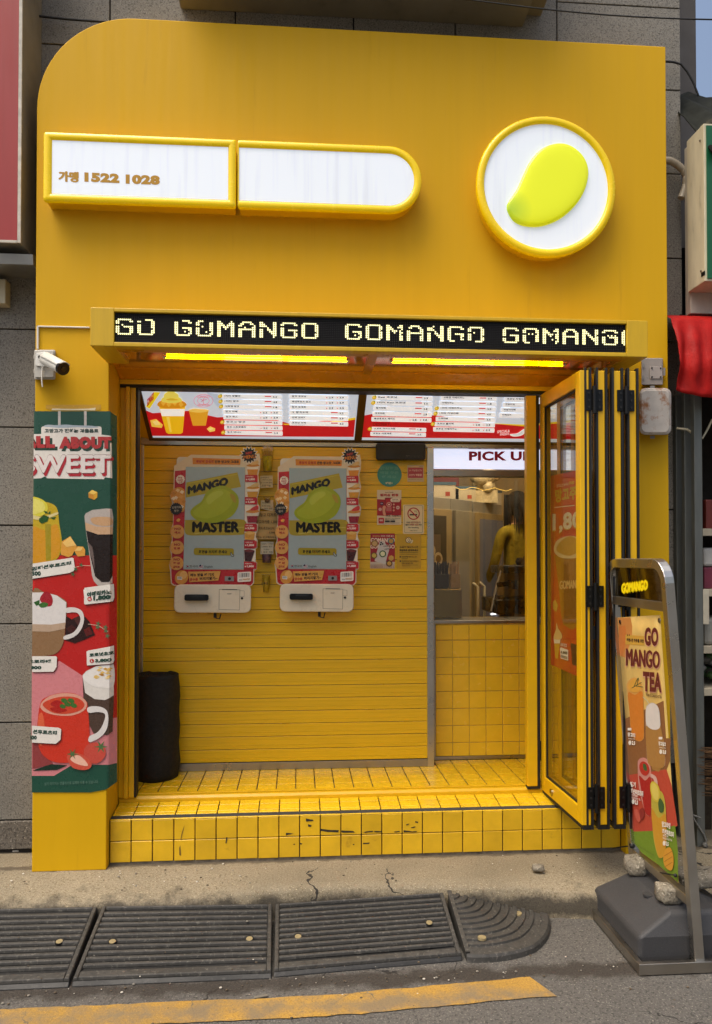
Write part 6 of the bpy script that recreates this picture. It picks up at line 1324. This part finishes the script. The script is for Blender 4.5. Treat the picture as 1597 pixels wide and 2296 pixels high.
# lower part of the banner
a.fn = zl; a.h = .0014
a.poly([(352, 0), (735, 0), (728, 180), (700, 250), (378, 300)], '8a5a30'); a.poly([(378, 298), (480, 282), (700, 250), (742, 380), (790, 700), (760, 720), (584, 745), (418, 750)], 'b8442e'); a.poly([(418, 750), (584, 745), (770, 700), (792, 900), (794, 1160), (640, 1020), (500, 920), (432, 830)], '6e8a1e'); a.up()
a.poly([(540, 0), (680, 0), (676, 210), (640, 270), (590, 250), (560, 160)], 'a87a3c'); a.up()
glass_([(470, 220), (480, 170), (520, 155), (560, 185), (575, 240), (582, 380), (578, 600), (545, 620), (520, 560), (480, 400)], [(482, 300), (530, 340), (578, 320), (578, 595), (545, 615), (522, 560), (500, 420)], 'a81c14', 'c8867c')
a.poly(blob([(484, 220), (510, 185), (550, 205), (566, 260), (540, 300), (500, 280)]), 'b42a1c'); a.poly(blob([(515, 205), (540, 215), (545, 260), (520, 250)]), '3a5c2c'); a.up()
a.poly(blob([(580, 285), (620, 310), (634, 370), (615, 380), (600, 330), (580, 310)]), 'd0a89c')
glass_([(582, 480), (600, 440), (650, 420), (685, 470), (700, 600), (705, 800), (690, 930), (650, 965), (620, 900), (595, 760)], [(585, 560), (640, 640), (698, 610), (704, 800), (690, 925), (650, 960), (622, 890), (596, 740)], 'c89224', 'b8a83c')
a.poly(blob([(576, 370), (600, 345), (640, 380), (655, 450), (640, 510), (605, 500), (580, 440)]), 'd0b83a'); a.up(); a.poly(blob([(584, 380), (602, 358), (632, 390), (645, 450), (634, 495), (608, 485), (588, 430)]), 'd9c65c'); a.poly(blob([(640, 520), (655, 480), (685, 530), (680, 590), (650, 590)]), '3a5a2a')
a.poly(blob([(446, 580), (470, 570), (492, 620), (496, 660), (480, 672), (460, 640)]), 'c85a48'); a.poly(blob([(488, 580), (520, 560), (528, 620), (500, 655)]), '8f2a22')
a.poly(blob([(680, 960), (700, 890), (740, 880), (764, 960), (758, 1040), (735, 1062), (695, 1030)]), 'd0942a'); a.up(); 
for q in (905, 950, 995): a.line([(690, q + 40), (755, q)], 5, 'a8701c')
a.up(); a.text('딸기', 416, 346, 460, 390, 'ece4d8', .05, 6); a.text('패션후르츠티', 420, 398, 520, 444, 'ece4d8', .05, 26); a.text('STRAWBERRY', 424, 446, 480, 462, 'e8d8cc', .02, 12); a.text('PASSIONFRUIT TEA', 426, 466, 498, 484, 'e8d8cc', .02, 18); a.circ(440, 508, 12, 'ece4d8', ry=20, n=14); a.text('2.5', 454, 494, 478, 530, 'f0e8dc', .06, 6)
a.text('망고라임', 672, 664, 740, 712, 'ece4d8', .05, 16); a.text('패션후르츠티', 676, 722, 768, 768, 'ece4d8', .05, 30); a.text('MANGO LIME', 680, 770, 724, 786, 'e8d8cc', .02, 12); a.text('PASSION FRUIT TEA', 680, 792, 754, 808, 'e8d8cc', .02, 20); a.circ(690, 842, 11, 'ece4d8', ry=20, n=14); a.text('2.5', 702, 826, 726, 860, 'f0e8dc', .06, 8)
a.text('상기 이미지는 연출된 사진으로 실제와 다를 수 있음', 448, 836, 606, 850, '52661c', .01, 96)
a.build('banner_print', ss)
for fn_, u, v in ((zs, 418, 834), (zs, 818, 816)):
    q = fn_(u, v); b = MB(); b.tube([q + n_s * .001, q + n_s * .004], .010, 14); put('eyelet', b, mat('chrome', 'b8b4ac', .12, metal=1, var=0), ss)
q = zl(440, 860); b = MB(); b.ball(q + n_s * .012, .014, 8); b.tube([q + n_s * .01, zl(300, 880) + n_s * .02], .003, 6); put('cable_tie', b, m_blk, ss)
q = zl(790, 1100); b = MB(); b.tube([zl(605, 1066) + n_s * .012, q + n_s * .012], .003, 6); b.ball(q + n_s * .012, .008, 8); put('cable_tie', b, m_blk, ss)
# base frame of steel angle and the plastic ballast tank
fx0, fx1, fy0, fy1 = 1.284, 1.82, -.831, -.300
b = MB(); b.box(fx0, fy0, ZR + .004, fx1, fy0 + .022, ZR + .046); b.box(fx0, fy1 - .022, ZR + .004, fx1, fy1, ZR + .046); b.box(fx0, fy0 + .022, ZR + .004, fx0 + .022, fy1 - .022, ZR + .044); b.box(fx1 - .022, fy0 + .022, ZR + .004, fx1, fy1 - .022, ZR + .044)
b.box(fx0 + .04, fy0 + .04, ZR, fx0 + .07, fy0 + .07, ZR + .006); b.box(fx1 - .07, fy0 + .04, ZR, fx1 - .04, fy0 + .07, ZR + .006); b.box(fx0 + .04, fy1 - .07, ZR, fx0 + .07, fy1 - .04, ZR + .006); b.box(fx1 - .07, fy1 - .07, ZR, fx1 - .04, fy1 - .04, ZR + .006)
b.box(fx0, fy0 + .022, ZR + .006, fx1, fy1 - .022, ZR + .012)
put('base_frame', b, m_stY, ss, bevel=.002)
m_tank = speckle('ballast_plastic', '38383a', '2f2f30', '444443', 160, .12, .62, big=.1)
t = thing('ballast_tank', 'dark grey plastic ballast tank in the sign base', 'ballast tank', (1.55, -.56, ZR + .012))
x0, x1, y0, y1 = fx0 + .024, fx1 - .024, fy0 + .056, fy1 - .024; zb_ = ZR + .0125; h1, h2 = .105, .185
Lr = [(x0 + .004, y0 + .004, x1 - .004, y1 - .004, zb_), (x0, y0, x1, y1, zb_ + .03), (x0, y0, x1, y1, zb_ + h1), (x0 + .15, y0 + .035, x1 - .15, y1 - .035, zb_ + h2)]
V = []
for a0, b0, a1, b1, z in Lr: V += [(a0, b0, z), (a1, b0, z), (a1, b1, z), (a0, b1, z)]
b = MB(); b.add(V, [(3, 2, 1, 0), (12, 13, 14, 15)] + [(r * 4 + j, r * 4 + (j + 1) % 4, (r + 1) * 4 + (j + 1) % 4, (r + 1) * 4 + j) for r in range(3) for j in range(4)]); put('tank_body', b, m_tank, t, bevel=.018, seg=4)
tz = zb_ + h2
b = MB(); b.cyl((x0 + .135, -.575, tz - .012), (x0 + .135, -.575, tz - .003), .022, n=18); put('filler_cap', b, m_tank, t)
b = MB(); b.box(1.51, y0 - .003, zb_ + .002, 1.55, y0 + .003, zb_ + .034); put('drain_notch', b, m_blk, t)
# stones laid on the tank
def stone(label, c, s, seed, grp='stones weighing down the sign base'):
    rnd_ = random.Random(seed); b = MB(); n = 14; V = []
    for i in range(8):
        al = math.pi * i / 7
        for k in range(n):
            t_ = 2 * math.pi * k / n; q = Vector((math.sin(al) * math.cos(t_), math.sin(al) * math.sin(t_), math.cos(al)))
            q = Vector([math.copysign(abs(v) ** .45, v) for v in q]) * rnd_.uniform(.86, 1.08); V.append(Vector(c) + Vector((q.x * s[0], q.y * s[1], q.z * s[2])))
    b.add(V, [(i * n + k, (i + 1) * n + k, (i + 1) * n + (k + 1) % n, i * n + (k + 1) % n) for i in range(7) for k in range(n)], 0, True)
    return tag(put('stone', b, m_stone, fix=True), label, 'stone', grp)
stone('rounded pale stone wedged under the far end of the sign cross bar', (1.475, -.385, tz + .038), (.046, .040, .038), 3)
stone('pale stone wedged under the near end of the sign cross bar', (1.49, -.655, tz + .034), (.052, .044, .034), 5)
stone('long flat stone slab lying across the back of the tank', (1.72, -.50, tz + .026), (.14, .07, .030), 9)

# ---------------------------------------------------------------- rubber kerb ramps
m_cap = mat('bolt_cap', '948560', .55, var=.2, vs=60)
def ramp(pBL, pBR, FR, FL, label, holes, zl_=-.046, zr_=-.046, zf=-.104):
    BL, BR = G(*pBL, zl_)[:2], G(*pBR, zr_)[:2]
    t = thing('kerb_ramp', label, 'kerb ramp', ((BL[0] + FR[0]) / 2, (BL[1] + FR[1]) / 2, ZR), 'black rubber kerb ramps')
    def m(s, q, h):
        x = (BL[0] * (1 - s) + BR[0] * s) * (1 - q) + (FL[0] * (1 - s) + FR[0] * s) * q; y = (BL[1] * (1 - s) + BR[1] * s) * (1 - q) + (FL[1] * (1 - s) + FR[1] * s) * q
        zb2 = zl_ * (1 - s) + zr_ * s; return Vector((x, y, zb2 + (zf - zb2) * q + h))
    def lo(s, q): v = m(s, q, 0); v.z = ZR + .001; return v
    b = MB(); e = .028
    sl_ = [(0, -.012), (.012, -.005), (e, -.005)]
    b.add([lo(0, 0), lo(1, 0), lo(1, 1), lo(0, 1), m(0, 0, -.013), m(1, 0, -.013), m(1, .97, -.013), m(0, .97, -.013)], [(0, 1, 2, 3), (4, 7, 6, 5), (0, 4, 5, 1), (3, 2, 6, 7), (0, 3, 7, 4), (1, 5, 6, 2)])
    o1 = put('ramp_body', b, m_rub, t, bevel=.004, fix=True)
    b = MB(); 
    def bar(s0, s1, q0, q1, ch=.008):
        p = [m(s0, q1, -.0135), m(s1, q1, -.0135), m(s1, q0, -.0135), m(s0, q0, -.0135)]; ds, dq = .004, .005
        b.hexa(p + [m(s0 + ds, q1 - dq, 0), m(s1 - ds, q1 - dq, 0), m(s1 - ds, q0 + dq, 0), m(s0 + ds, q0 + dq, 0)])
    bar(0, e, .0, .97); bar(1 - e, 1, .0, .97); bar(e - .004, 1 - e + .004, .0, .03); bar(e - .004, 1 - e + .004, .885, .968)
    NR_ = 11
    for k in range(1, NR_): c_ = .03 + (.885 - .03) * k / NR_; bar(e - .004, 1 - e + .004, c_ - .020, c_ + .020)
    put('tread_ribs', b, m_rubtop, t, bevel=.003, seg=2, fix=True)
    for hx, hy in holes:
        p = hit(hx, hy, m(.5, .5, .0), (m(1, .5, 0) - m(0, .5, 0)).cross(m(.5, 1, 0) - m(.5, 0, 0)).normalized()); nz = Vector((0, -.2, 1)).normalized()
        b = MB(); b.tube([p - nz * .006, p + nz * .0004], .018, 18); hole = put('bolt_recess', b, mat('recess_dark', '0c0b0a', .8), t)
        b = MB(); b.tube([p - nz * .004 + Vector((.001, -.004, 0)), p + nz * .0012 + Vector((.001, -.004, 0))], [.0135, .013], 16); put('bolt_cap', b, m_cap, hole)
    return t
r1 = ramp((-160, 2040), (219, 2032), (-.838, -.745), (-1.62, -.750), 'straight rubber ramp in front of the banner pilaster', [(133, 2110)])
r2 = ramp((229, 2031), (611, 2026), (-.097, -.742), (-.828, -.742), 'straight rubber ramp in front of the left half of the step', [(252, 2110), (559, 2104)])
r3 = ramp((617, 2026), (995, 2000), (.644, -.672), (-.089, -.735), 'straight rubber ramp between another straight one and the curved end piece', [(668, 2099), (962, 2068)], -.046, -.020)
# quarter-round end piece
t = thing('kerb_ramp', 'quarter-round rubber ramp that ends the row', 'kerb ramp', (.85, -.5, ZR), 'black rubber kerb ramps')
AP = tuple(G(1002, 1998, -.020)[:2])
def fr(th): return .386 + .055 * min(1, th / 45)          # th: 0 = straight to the road, 90 = along the kerb
def fm(th, q, h=0):
    r = fr(th) * q; g_a = R(-90 + th * .90); return Vector((AP[0] + r * math.cos(g_a) + .004, AP[1] + r * math.sin(g_a), -.020 + (-.104 + .020) * q + h))
NA = 28; b = MB(); V = []; qs = [0.02]; hs = [-.007]
for k in range(1, 11):
    c_ = .02 + .88 * k / 11
    qs += [c_ - .024, c_ - .018, c_ + .018, c_ + .024]; hs += [-.0075, 0, 0, -.0075]
qs += [.905, .915, .975, .992, 1.0]; hs += [-.0075, 0, 0, -.008, -.026]
for th in [90 * i / NA for i in range(NA + 1)]: V += [fm(th, q, h) for q, h in zip(qs, hs)]
m_ = len(qs); b.add(V, [(i * m_ + j, i * m_ + j + 1, (i + 1) * m_ + j + 1, (i + 1) * m_ + j) for i in range(NA) for j in range(m_ - 1)], 0, False)
# skirt down to the road
V2 = []
for th in [90 * i / NA for i in range(NA + 1)]: p = fm(th, 1.0, -.026); V2 += [p, Vector((p.x, p.y, ZR + .001))]
b.add(V2, [(2 * i, 2 * i + 1, 2 * i + 3, 2 * i + 2) for i in range(NA)])
for th in (0, 90):
    ps = [fm(th, q, h) for q, h in zip(qs, hs)]; b.add(ps + [Vector((ps[-1].x, ps[-1].y, ZR + .001)), Vector((ps[0].x, ps[0].y, ZR + .001))], [range(len(ps) + 2)])
put('ramp_body', b, m_rubtop, t, fix=True)
b = MB(); V = []
for q in [.02 + .95 * i / 10 for i in range(11)]:
    p = fm(0, q, .001); V += [p + Vector((-.003, 0, 0)), p + Vector((.014, 0, 0))]
b.add(V, [(2 * i, 2 * i + 1, 2 * i + 3, 2 * i + 2) for i in range(10)]); so3 = put('edge_rib', b, m_rubtop, t); s3 = so3.modifiers.new('t', 'SOLIDIFY'); s3.thickness = .008; s3.offset = -1
for hx, hy in ((1081, 2094), (1162, 2040)):
    p = hit(hx, hy, (0, 0, -.066), (0, 0, 1)); qd = math.hypot(p.x - AP[0], p.y - AP[1]) / .42; p.z = -.020 - .084 * qd + .001
    b = MB(); b.tube([p - Vector((0, 0, .006)), p + Vector((0, 0, .002))], [.018, .0165], 16); put('bolt_cap', b, m_cap, t)

# ---------------------------------------------------------------- neighbours on the left
rs = thing('red_sign_box', 'faded red sign box with cream metal frame on the granite', 'sign', (-1.7, .1, W(40, 545, -.03).z))
zr0 = W(40, 545, -.03).z; xr_ = W(48, 300, -.03).x
b = MB(); b.box(-3.2, -.028, zr0, xr_, GY - .001, 5.6); put('case', b, m_case, rs, bevel=.003)
b = MB(); b.box(-3.2, -.034, zr0 + .012, xr_ - .014, -.027, 5.59); put('red_face', b, mat('faded_red', '9c2826', .5, var=.06, vs=2, stretch=(6, 1, .6)), rs)
b = MB(); b.box(xr_ - .013, -.036, zr0, xr_ + .002, -.027, 5.6); b.box(-3.2, -.036, zr0 - .001, xr_ - .014, -.027, zr0 + .011); put('edge_trim', b, mat('trim_white', 'cfc8b8', .5, var=.15, vs=25), rs, bevel=.001)
gz = W(40, 581, .0).z; b = MB(); b.prismX([(.0, gz + .025), (.01, gz - .02), (.03, gz - .022), (GY - .001, gz - .005), (GY - .001, gz + .04), (.02, gz + .03)], -3.2, W(73, 580, .0).x)
tag(put('metal_flashing', b, mat('flashing', 'a8a8a4', .35, metal=.6, var=.1), fix=True), 'pale metal flashing strip under the red sign box', 'flashing')
b = MB(); b.box(W(-30, 655, .2).x, .17, W(0, 680, .17).z, W(12, 655, .17).x, GY - .001, W(0, 625, .17).z); tag(put('wall_box', b, m_cream, bevel=.004), 'small cream wall box on the granite below the red sign', 'box')
# ---------------------------------------------------------------- neighbours on the right
b = MB(); xa = W(1527, 100, 1.3).x; b.box(xa - .3, 1.3, -.2, W(1561, 100, 1.3).x, 4.5, 9); tag(put('rendered_wall', b, mat('grey_render', '5f5b58', .8, var=.1, vs=3)), 'plain grey side wall of the building beyond the granite', 'wall')
gs = thing('green_sign_box', 'green sign box with cream metal frame over the market stall', 'sign', (2.4, .05, W(1590, 628, -.05).z))
gx = W(1579, 400, -.05).x; gz0, gz1 = W(1590, 630, -.05).z, W(1590, 277, -.05).z
b = MB(); b.box(gx, -.05, gz0, 3.6, .115, gz1); put('case', b, m_cream, gs, bevel=.003)
b = MB(); b.box(gx + .012, -.056, gz0 + .012, 3.6, -.049, gz1 - .012); put('green_face', b, mat('sign_green', '0f5a36', .4, var=.06), gs)
b = MB(); b.box(gx - .002, -.054, gz0 + .03, gx + .0, -.02, gz0 + .05); put('bracket', b, m_blkmetal, gs)
for z_ in (gz0 + .06, gz1 - .07): q = (gx - .0005, -.02, z_); b = MB(); b.tube([q, (gx - .004, -.02, z_)], .006, 8); put('rivet', b, m_steel, gs)
b = MB(); b.box(W(1544, 400, .13).x, .118, W(1590, 705, .13).z, 3.6, .17, gz1 - .01); tag(put('backing_panel', b, mat('pale_panel', 'b9b2a4', .55, var=.08, vs=4, stretch=(4, 1, 1), stain=(5, .66, .9, '8a8272')), bevel=.003), 'pale sheet panel behind and below the green sign box', 'panel')
# rumpled corrugated roof edge
b = MB(); V = []; nxr, nyr = 22, 6; xl_, xr2 = W(1529, 240, .2).x, 3.6; zt_, ze = W(1560, 212, .5).z, W(1560, 292, -.12).z
for j in range(nyr + 1):
    for i in range(nxr + 1):
        s, q = i / nxr, j / nyr; x = xl_ + (xr2 - xl_) * s ** 1.6; y = .75 - .85 * q; z = zt_ + .12 - (zt_ + .12 - ze) * q ** 1.3 + .022 * math.sin(x * 42) + random.uniform(-.008, .008) - (.10 * (q ** 2) * max(0, 1 - (x - xl_) / .12)); V.append((x, y, z))
b.add(V, [(j * (nxr + 1) + i, j * (nxr + 1) + i + 1, (j + 1) * (nxr + 1) + i + 1, (j + 1) * (nxr + 1) + i) for j in range(nyr) for i in range(nxr)], 0, True)
ro = put('corrugated_roof', b, mat('mossy_sheet', '2a2c28', .9, spec=.1, var=.2, vs=8, stain=(7, .6, .8, '6f6650'))); ro.modifiers.new('t', 'SOLIDIFY').thickness = .006
tag(ro, 'crumpled mossy corrugated roof edge above the green sign', 'roof')
b = MB(); b.box(1.985, .30, 0, 3.6, .32, 3.5); b.box(2.0, .32, 2.75, 3.6, 1.2, 2.8); 
# stall: dark back, posts, shelves
SB = .72; st2 = thing('market_stall', 'dark market stall with steel posts and shelves beside the shop', 'stall', (2.4, .3, 0))
b = MB(); b.box(1.99, SB, .0, 3.6, SB + .04, 3.3); b.box(1.985, .30, .0, 2.005, SB, 3.3); b.box(3.56, -.1, 0, 3.6, SB, 3.3); put('back_wall', b, mat('dark_plywood', '1c150e', .8, var=.2, vs=6), st2)
b = MB(); b.box(2.0, .20, W(1590, 700, 0).z, 3.6, SB, W(1590, 690, 0).z + .03); put('stall_light_block', b, _m['dark_plywood'], st2)  # unseen dark slab, added to block light over the stall
m_gal = mat('galvanised_post', '6f726e', .45, metal=.5, var=.15, vs=4, stretch=(3, 3, .5), stain=(6, .64, .85, '4a3626'))
for pa, pb_, Y in ((1518, 1532, .20), (1537, 1554, .13), (1559, 1577, .06)):
    b = MB(); b.box(W(pa, 1250, Y).x, Y, .0, W(pb_, 1250, Y).x, Y + .035, 2.30); put('post', b, m_gal, st2, bevel=.003)
shx = W(1577, 1250, .06).x
for py in (1186, 1322, 1450, 1545):
    z_ = W(1585, py, .06).z; b = MB(); b.box(shx + .001, .062, z_ - .035, 3.55, .09, z_ + .002); b.box(shx + .001, .09, z_ - .010, 3.55, SB - .002, z_); put('shelf', b, mat('shelf_cream', 'a39a86', .5, var=.12), st2, bevel=.002)
def good(name, label, cat, px, py_b, py_t, w, dp, col, bev=.006, Y=.11):
    zb2 = W(1585, py_b, .06).z + .001; p = W(px, py_b, Y); h = W(1585, py_t, Y).z - zb2
    b = MB(); b.box(p.x, Y, zb2, p.x + w, Y + dp, zb2 + h); o = put(name, b, mat('good_' + col, col, .5, var=.12, vs=14), bevel=bev); return tag(o, label, cat)
good('storage_box', 'dark red box on the top stall shelf', 'box', 1584, 1186, 1120, .2, .18, '5c1c12')
good('storage_box', 'maroon carton on the second stall shelf', 'box', 1580, 1322, 1272, .22, .18, '6a2236')
good('plastic_tub', 'white lidded tub stacked over the maroon carton', 'tub', 1578, 1271, 1228, .16, .16, 'b4b2ac', .015)
good('folded_bags', 'pale folded bags on the third stall shelf', 'bags', 1580, 1450, 1385, .2, .2, '8c8a80', .02)
b = MB(); q = W(1582, 1540, .13); zz2 = W(1585, 1545, .06).z
for k in range(22): b.ball((q.x + random.uniform(0, .22), .16 + random.uniform(0, .12), zz2 + .05 + random.uniform(-.02, .10)), random.uniform(.025, .05), 8, k % 3, (1.2, 1, .7))
tag(put('rubbish_heap', b, [mat('film_white', '9c9a94', .3, var=.2, bump=.5, bs=60), mat('film_green', '3c5a30', .4, var=.2), mat('film_grey', '5c5850', .4, var=.2)]), 'heap of crumpled bags on the lowest stall shelf', 'bags')
# perforated cream tag hanging
good('price_card', 'cream card hanging from the second stall shelf', 'card', 1578, 1400, 1322, .03, .004, 'b8b09c', .001, .058)
# twig broom leaning in the stall
br = thing('twig_broom', 'bundle of brown twigs leaning in the stall', 'broom', (W(1590, 1800, .0).x, .02, .0))
bq = W(1592, 1730, .0)
b = MB()
for k in range(70):
    y_ = .0 + random.uniform(0, .08); zz2 = bq.z + random.uniform(-.13, .11); x_ = W(1580, 1700, 0).x + random.uniform(-.01, .02); b.tube([(x_, y_, zz2), (x_ + .5, y_ + .03, zz2 - random.uniform(-.02, .08))], .0016, 4, caps=False)
put('twigs', b, mat('twig_brown', '6a4a28', .8, var=.25, vs=60), br)
b = MB(); b.tube([(bq.x + .28, .03, .004), (bq.x + .30, .05, bq.z + .1)], .018, 8); b.box(bq.x + .24, -.01, bq.z - .15, bq.x + .26, .10, bq.z + .12); put('broom_stick', b, mat('stick', '3a2a18', .8), br)
# rope tied to the post
pts = [W(1516 + 21, y, .02) for y in ()]
b = MB(); rp = lambda u, v: crop(2480, 2500, .39185, onY(.05))(u, v)
for path in ([(290, 1235), (295, 1290), (288, 1350), (300, 1400), (340, 1440), (355, 1490), (345, 1495)], [(295, 1440), (345, 1500), (365, 1505), (450, 1535)], [(365, 1510), (420, 1600), (480, 1690), (510, 1750), (495, 1800), (520, 1850)]): b.tube([rp(*p) for p in path], .005, 6)
b.ball(rp(350, 1500), .011, 8); b.ball(rp(495, 1800), .014, 8)
tag(put('rope', b, mat('grey_rope', '7c7a74', .9, var=.3, vs=120)), 'grey knotted rope hanging from the stall post', 'rope')
# red tarpaulin awning
b = MB(); V = []; nu, nv = 60, 24; xa0 = 1.838
zt_, zm_, zl_ = W(1550, 699, .12).z, W(1560, 715, -.02).z, W(1580, 893, -.06).z
for j in range(nv + 1):
    for i in range(nu + 1):
        s, q = i / nu, j / nv; x = xa0 + (3.6 - xa0) * s ** 1.7; f_ = .5 + .5 * math.sin(x * 23 + 1.0)
        if q < .12: t_ = q / .12; y = .22 - .24 * t_; z = zt_ + (zm_ - zt_) * t_ + .01
        else:
            t_ = (q - .12) / .88; y = -.02 - .06 * math.sin(t_ * 2.4) - .025 * f_ * t_ - (.016 * max(0, 1 - (x - 1.84) / .25) + .004) * math.sin(x * 75 + t_ * 3) * math.sin(t_ * 3) - .006 * math.sin(t_ * 15 + x * 9) * t_; z = zm_ + (zl_ - zm_) * t_ * (1 - .10 * max(0, 1 - s * 5)) 
        V.append((x, y + random.uniform(-.003, .003), z))
b.add(V, [(j * (nu + 1) + i, j * (nu + 1) + i + 1, (j + 1) * (nu + 1) + i + 1, (j + 1) * (nu + 1) + i) for j in range(nv) for i in range(nu)], 0, True)
ao = put('tarpaulin_awning', b, mat('red_tarpaulin', 'a8120c', .62, var=.14, vs=9, spec=.2, bump=.3, bs=14, stain=(9, .72, .95, 'b05848'))); ao.modifiers.new('t', 'SOLIDIFY').thickness = .003
tag(ao, 'red tarpaulin awning sagging over the market stall', 'awning')
# cable in the stall, hose and wires by the granite edge
wc = crop(2480, 1500, .43554, onY(.10)); b = MB(); b.tube([wc(200, 285), wc(290, 295), wc(350, 340), wc(425, 370), wc(470, 290), wc(507, 215), wc(600, 150)], .006, 6); tag(put('loose_cable', b, m_cream), 'loose pale cable looping under the red awning', 'cable')
hc = crop(2480, 300, .39185, onY(.18)); b = MB(); P5 = [hc(100, 785), hc(160, 788), hc(225, 825), hc(285, 880), hc(315, 940), hc(312, 1020), hc(290, 1090), hc(262, 1160)]
fine = []
for p, q in zip(P5, P5[1:]): fine += [p + (q - p) * (k / 8) for k in range(8)]
b.tube(fine, [.0195 if i % 2 else .0165 for i in range(len(fine))], 12); tag(put('flexible_conduit', b, mat('conduit_cream', 'b5ab98', .5, var=.12)), 'cream ribbed flexible conduit curving out behind the yellow front', 'conduit')
uc = crop(1800, 0, .56417, onY(.2)); b = MB(); b.tube([uc(1285, 412), uc(1340, 416), uc(1390, 432), uc(1430, 480), uc(1470, 550), uc(1505, 640)], .006, 6); tag(put('black_cable', b, m_blk), 'black cable sagging from the yellow front to the roof edge', 'cable')
b = MB(); A_, B_ = W(1000, -8, -.3), W(1720, 45, -.3); b.tube([A_ + (B_ - A_) * (k / 12) + Vector((0, 0, -.03 * math.sin(math.pi * k / 12))) for k in range(13)], .0035, 6); tag(put('overhead_wire', b, m_blk), 'thin overhead wire crossing above the round sign', 'wire')
b = MB(); A_, B_ = W(60, 33, .2), W(255, 50, .2); b.tube([A_, (A_ + B_) / 2 + Vector((0, 0, -.004)), B_], .006, 6); tag(put('black_cable', b, m_blk), 'black cable lying along the granite above the rounded corner', 'cable')

# ---------------------------------------------------------------- rubble, butts and grit
stone('grey lump of rubble on the pavement by the folding doors', tuple(G(1207, 1946, .02)), (.028, .020, .014), 21, None)
for px, py, L, lab_ in ((112, 1913, .04, 'white cigarette butt against the granite base'),):
    p = G(34, 1911, .0); b = MB(); b.cyl(p + Vector((-.012, 0, .005)), p + Vector((.016, .004, .005)), .0045, n=8); tag(put('cigarette_butt', b, m_white), lab_, 'cigarette butt')
p = G(586, 2236, ZR + .004); b = MB(); b.box(p.x - .025, p.y - .006, p.z + .0005, p.x + .022, p.y + .006, p.z + .004); o_ = put('splinter', b, mat('grey_wood', '6f6a5e', .8)); o_.rotation_euler.z = .25; tag(o_, 'grey wood splinter lying on the yellow line', 'splinter')
gm = MB()
for k in range(420):
    x = random.uniform(-1.5, 1.9); y = random.choice([random.gauss(-.765, .03), random.uniform(-1.3, -.35), random.uniform(-.3, .03)]); 
    on_p = y > -.24
    if -.74 < y < -.30 and x < 1.08: 
        if random.random() > .35: continue
        z = -.046 - (-y - .30) / .44 * .056
    else: z = 0 if on_p else ZR + .003
    s = random.choice([.002, .003, .003, .005]); gm.ball((x, y, z + s * .3), s, 6, random.choice([0, 1, 1, 2]), (1.2, 1, .6))
tag(put('grit', gm, [mat('grit_white', 'cfc8ba', .8), mat('grit_brown', '5c5040', .9), mat('grit_grey', '8c867a', .9)], org=(0, 0, 0)), 'scattered grit and crumbs on the road and pavement', 'grit', kind='stuff')
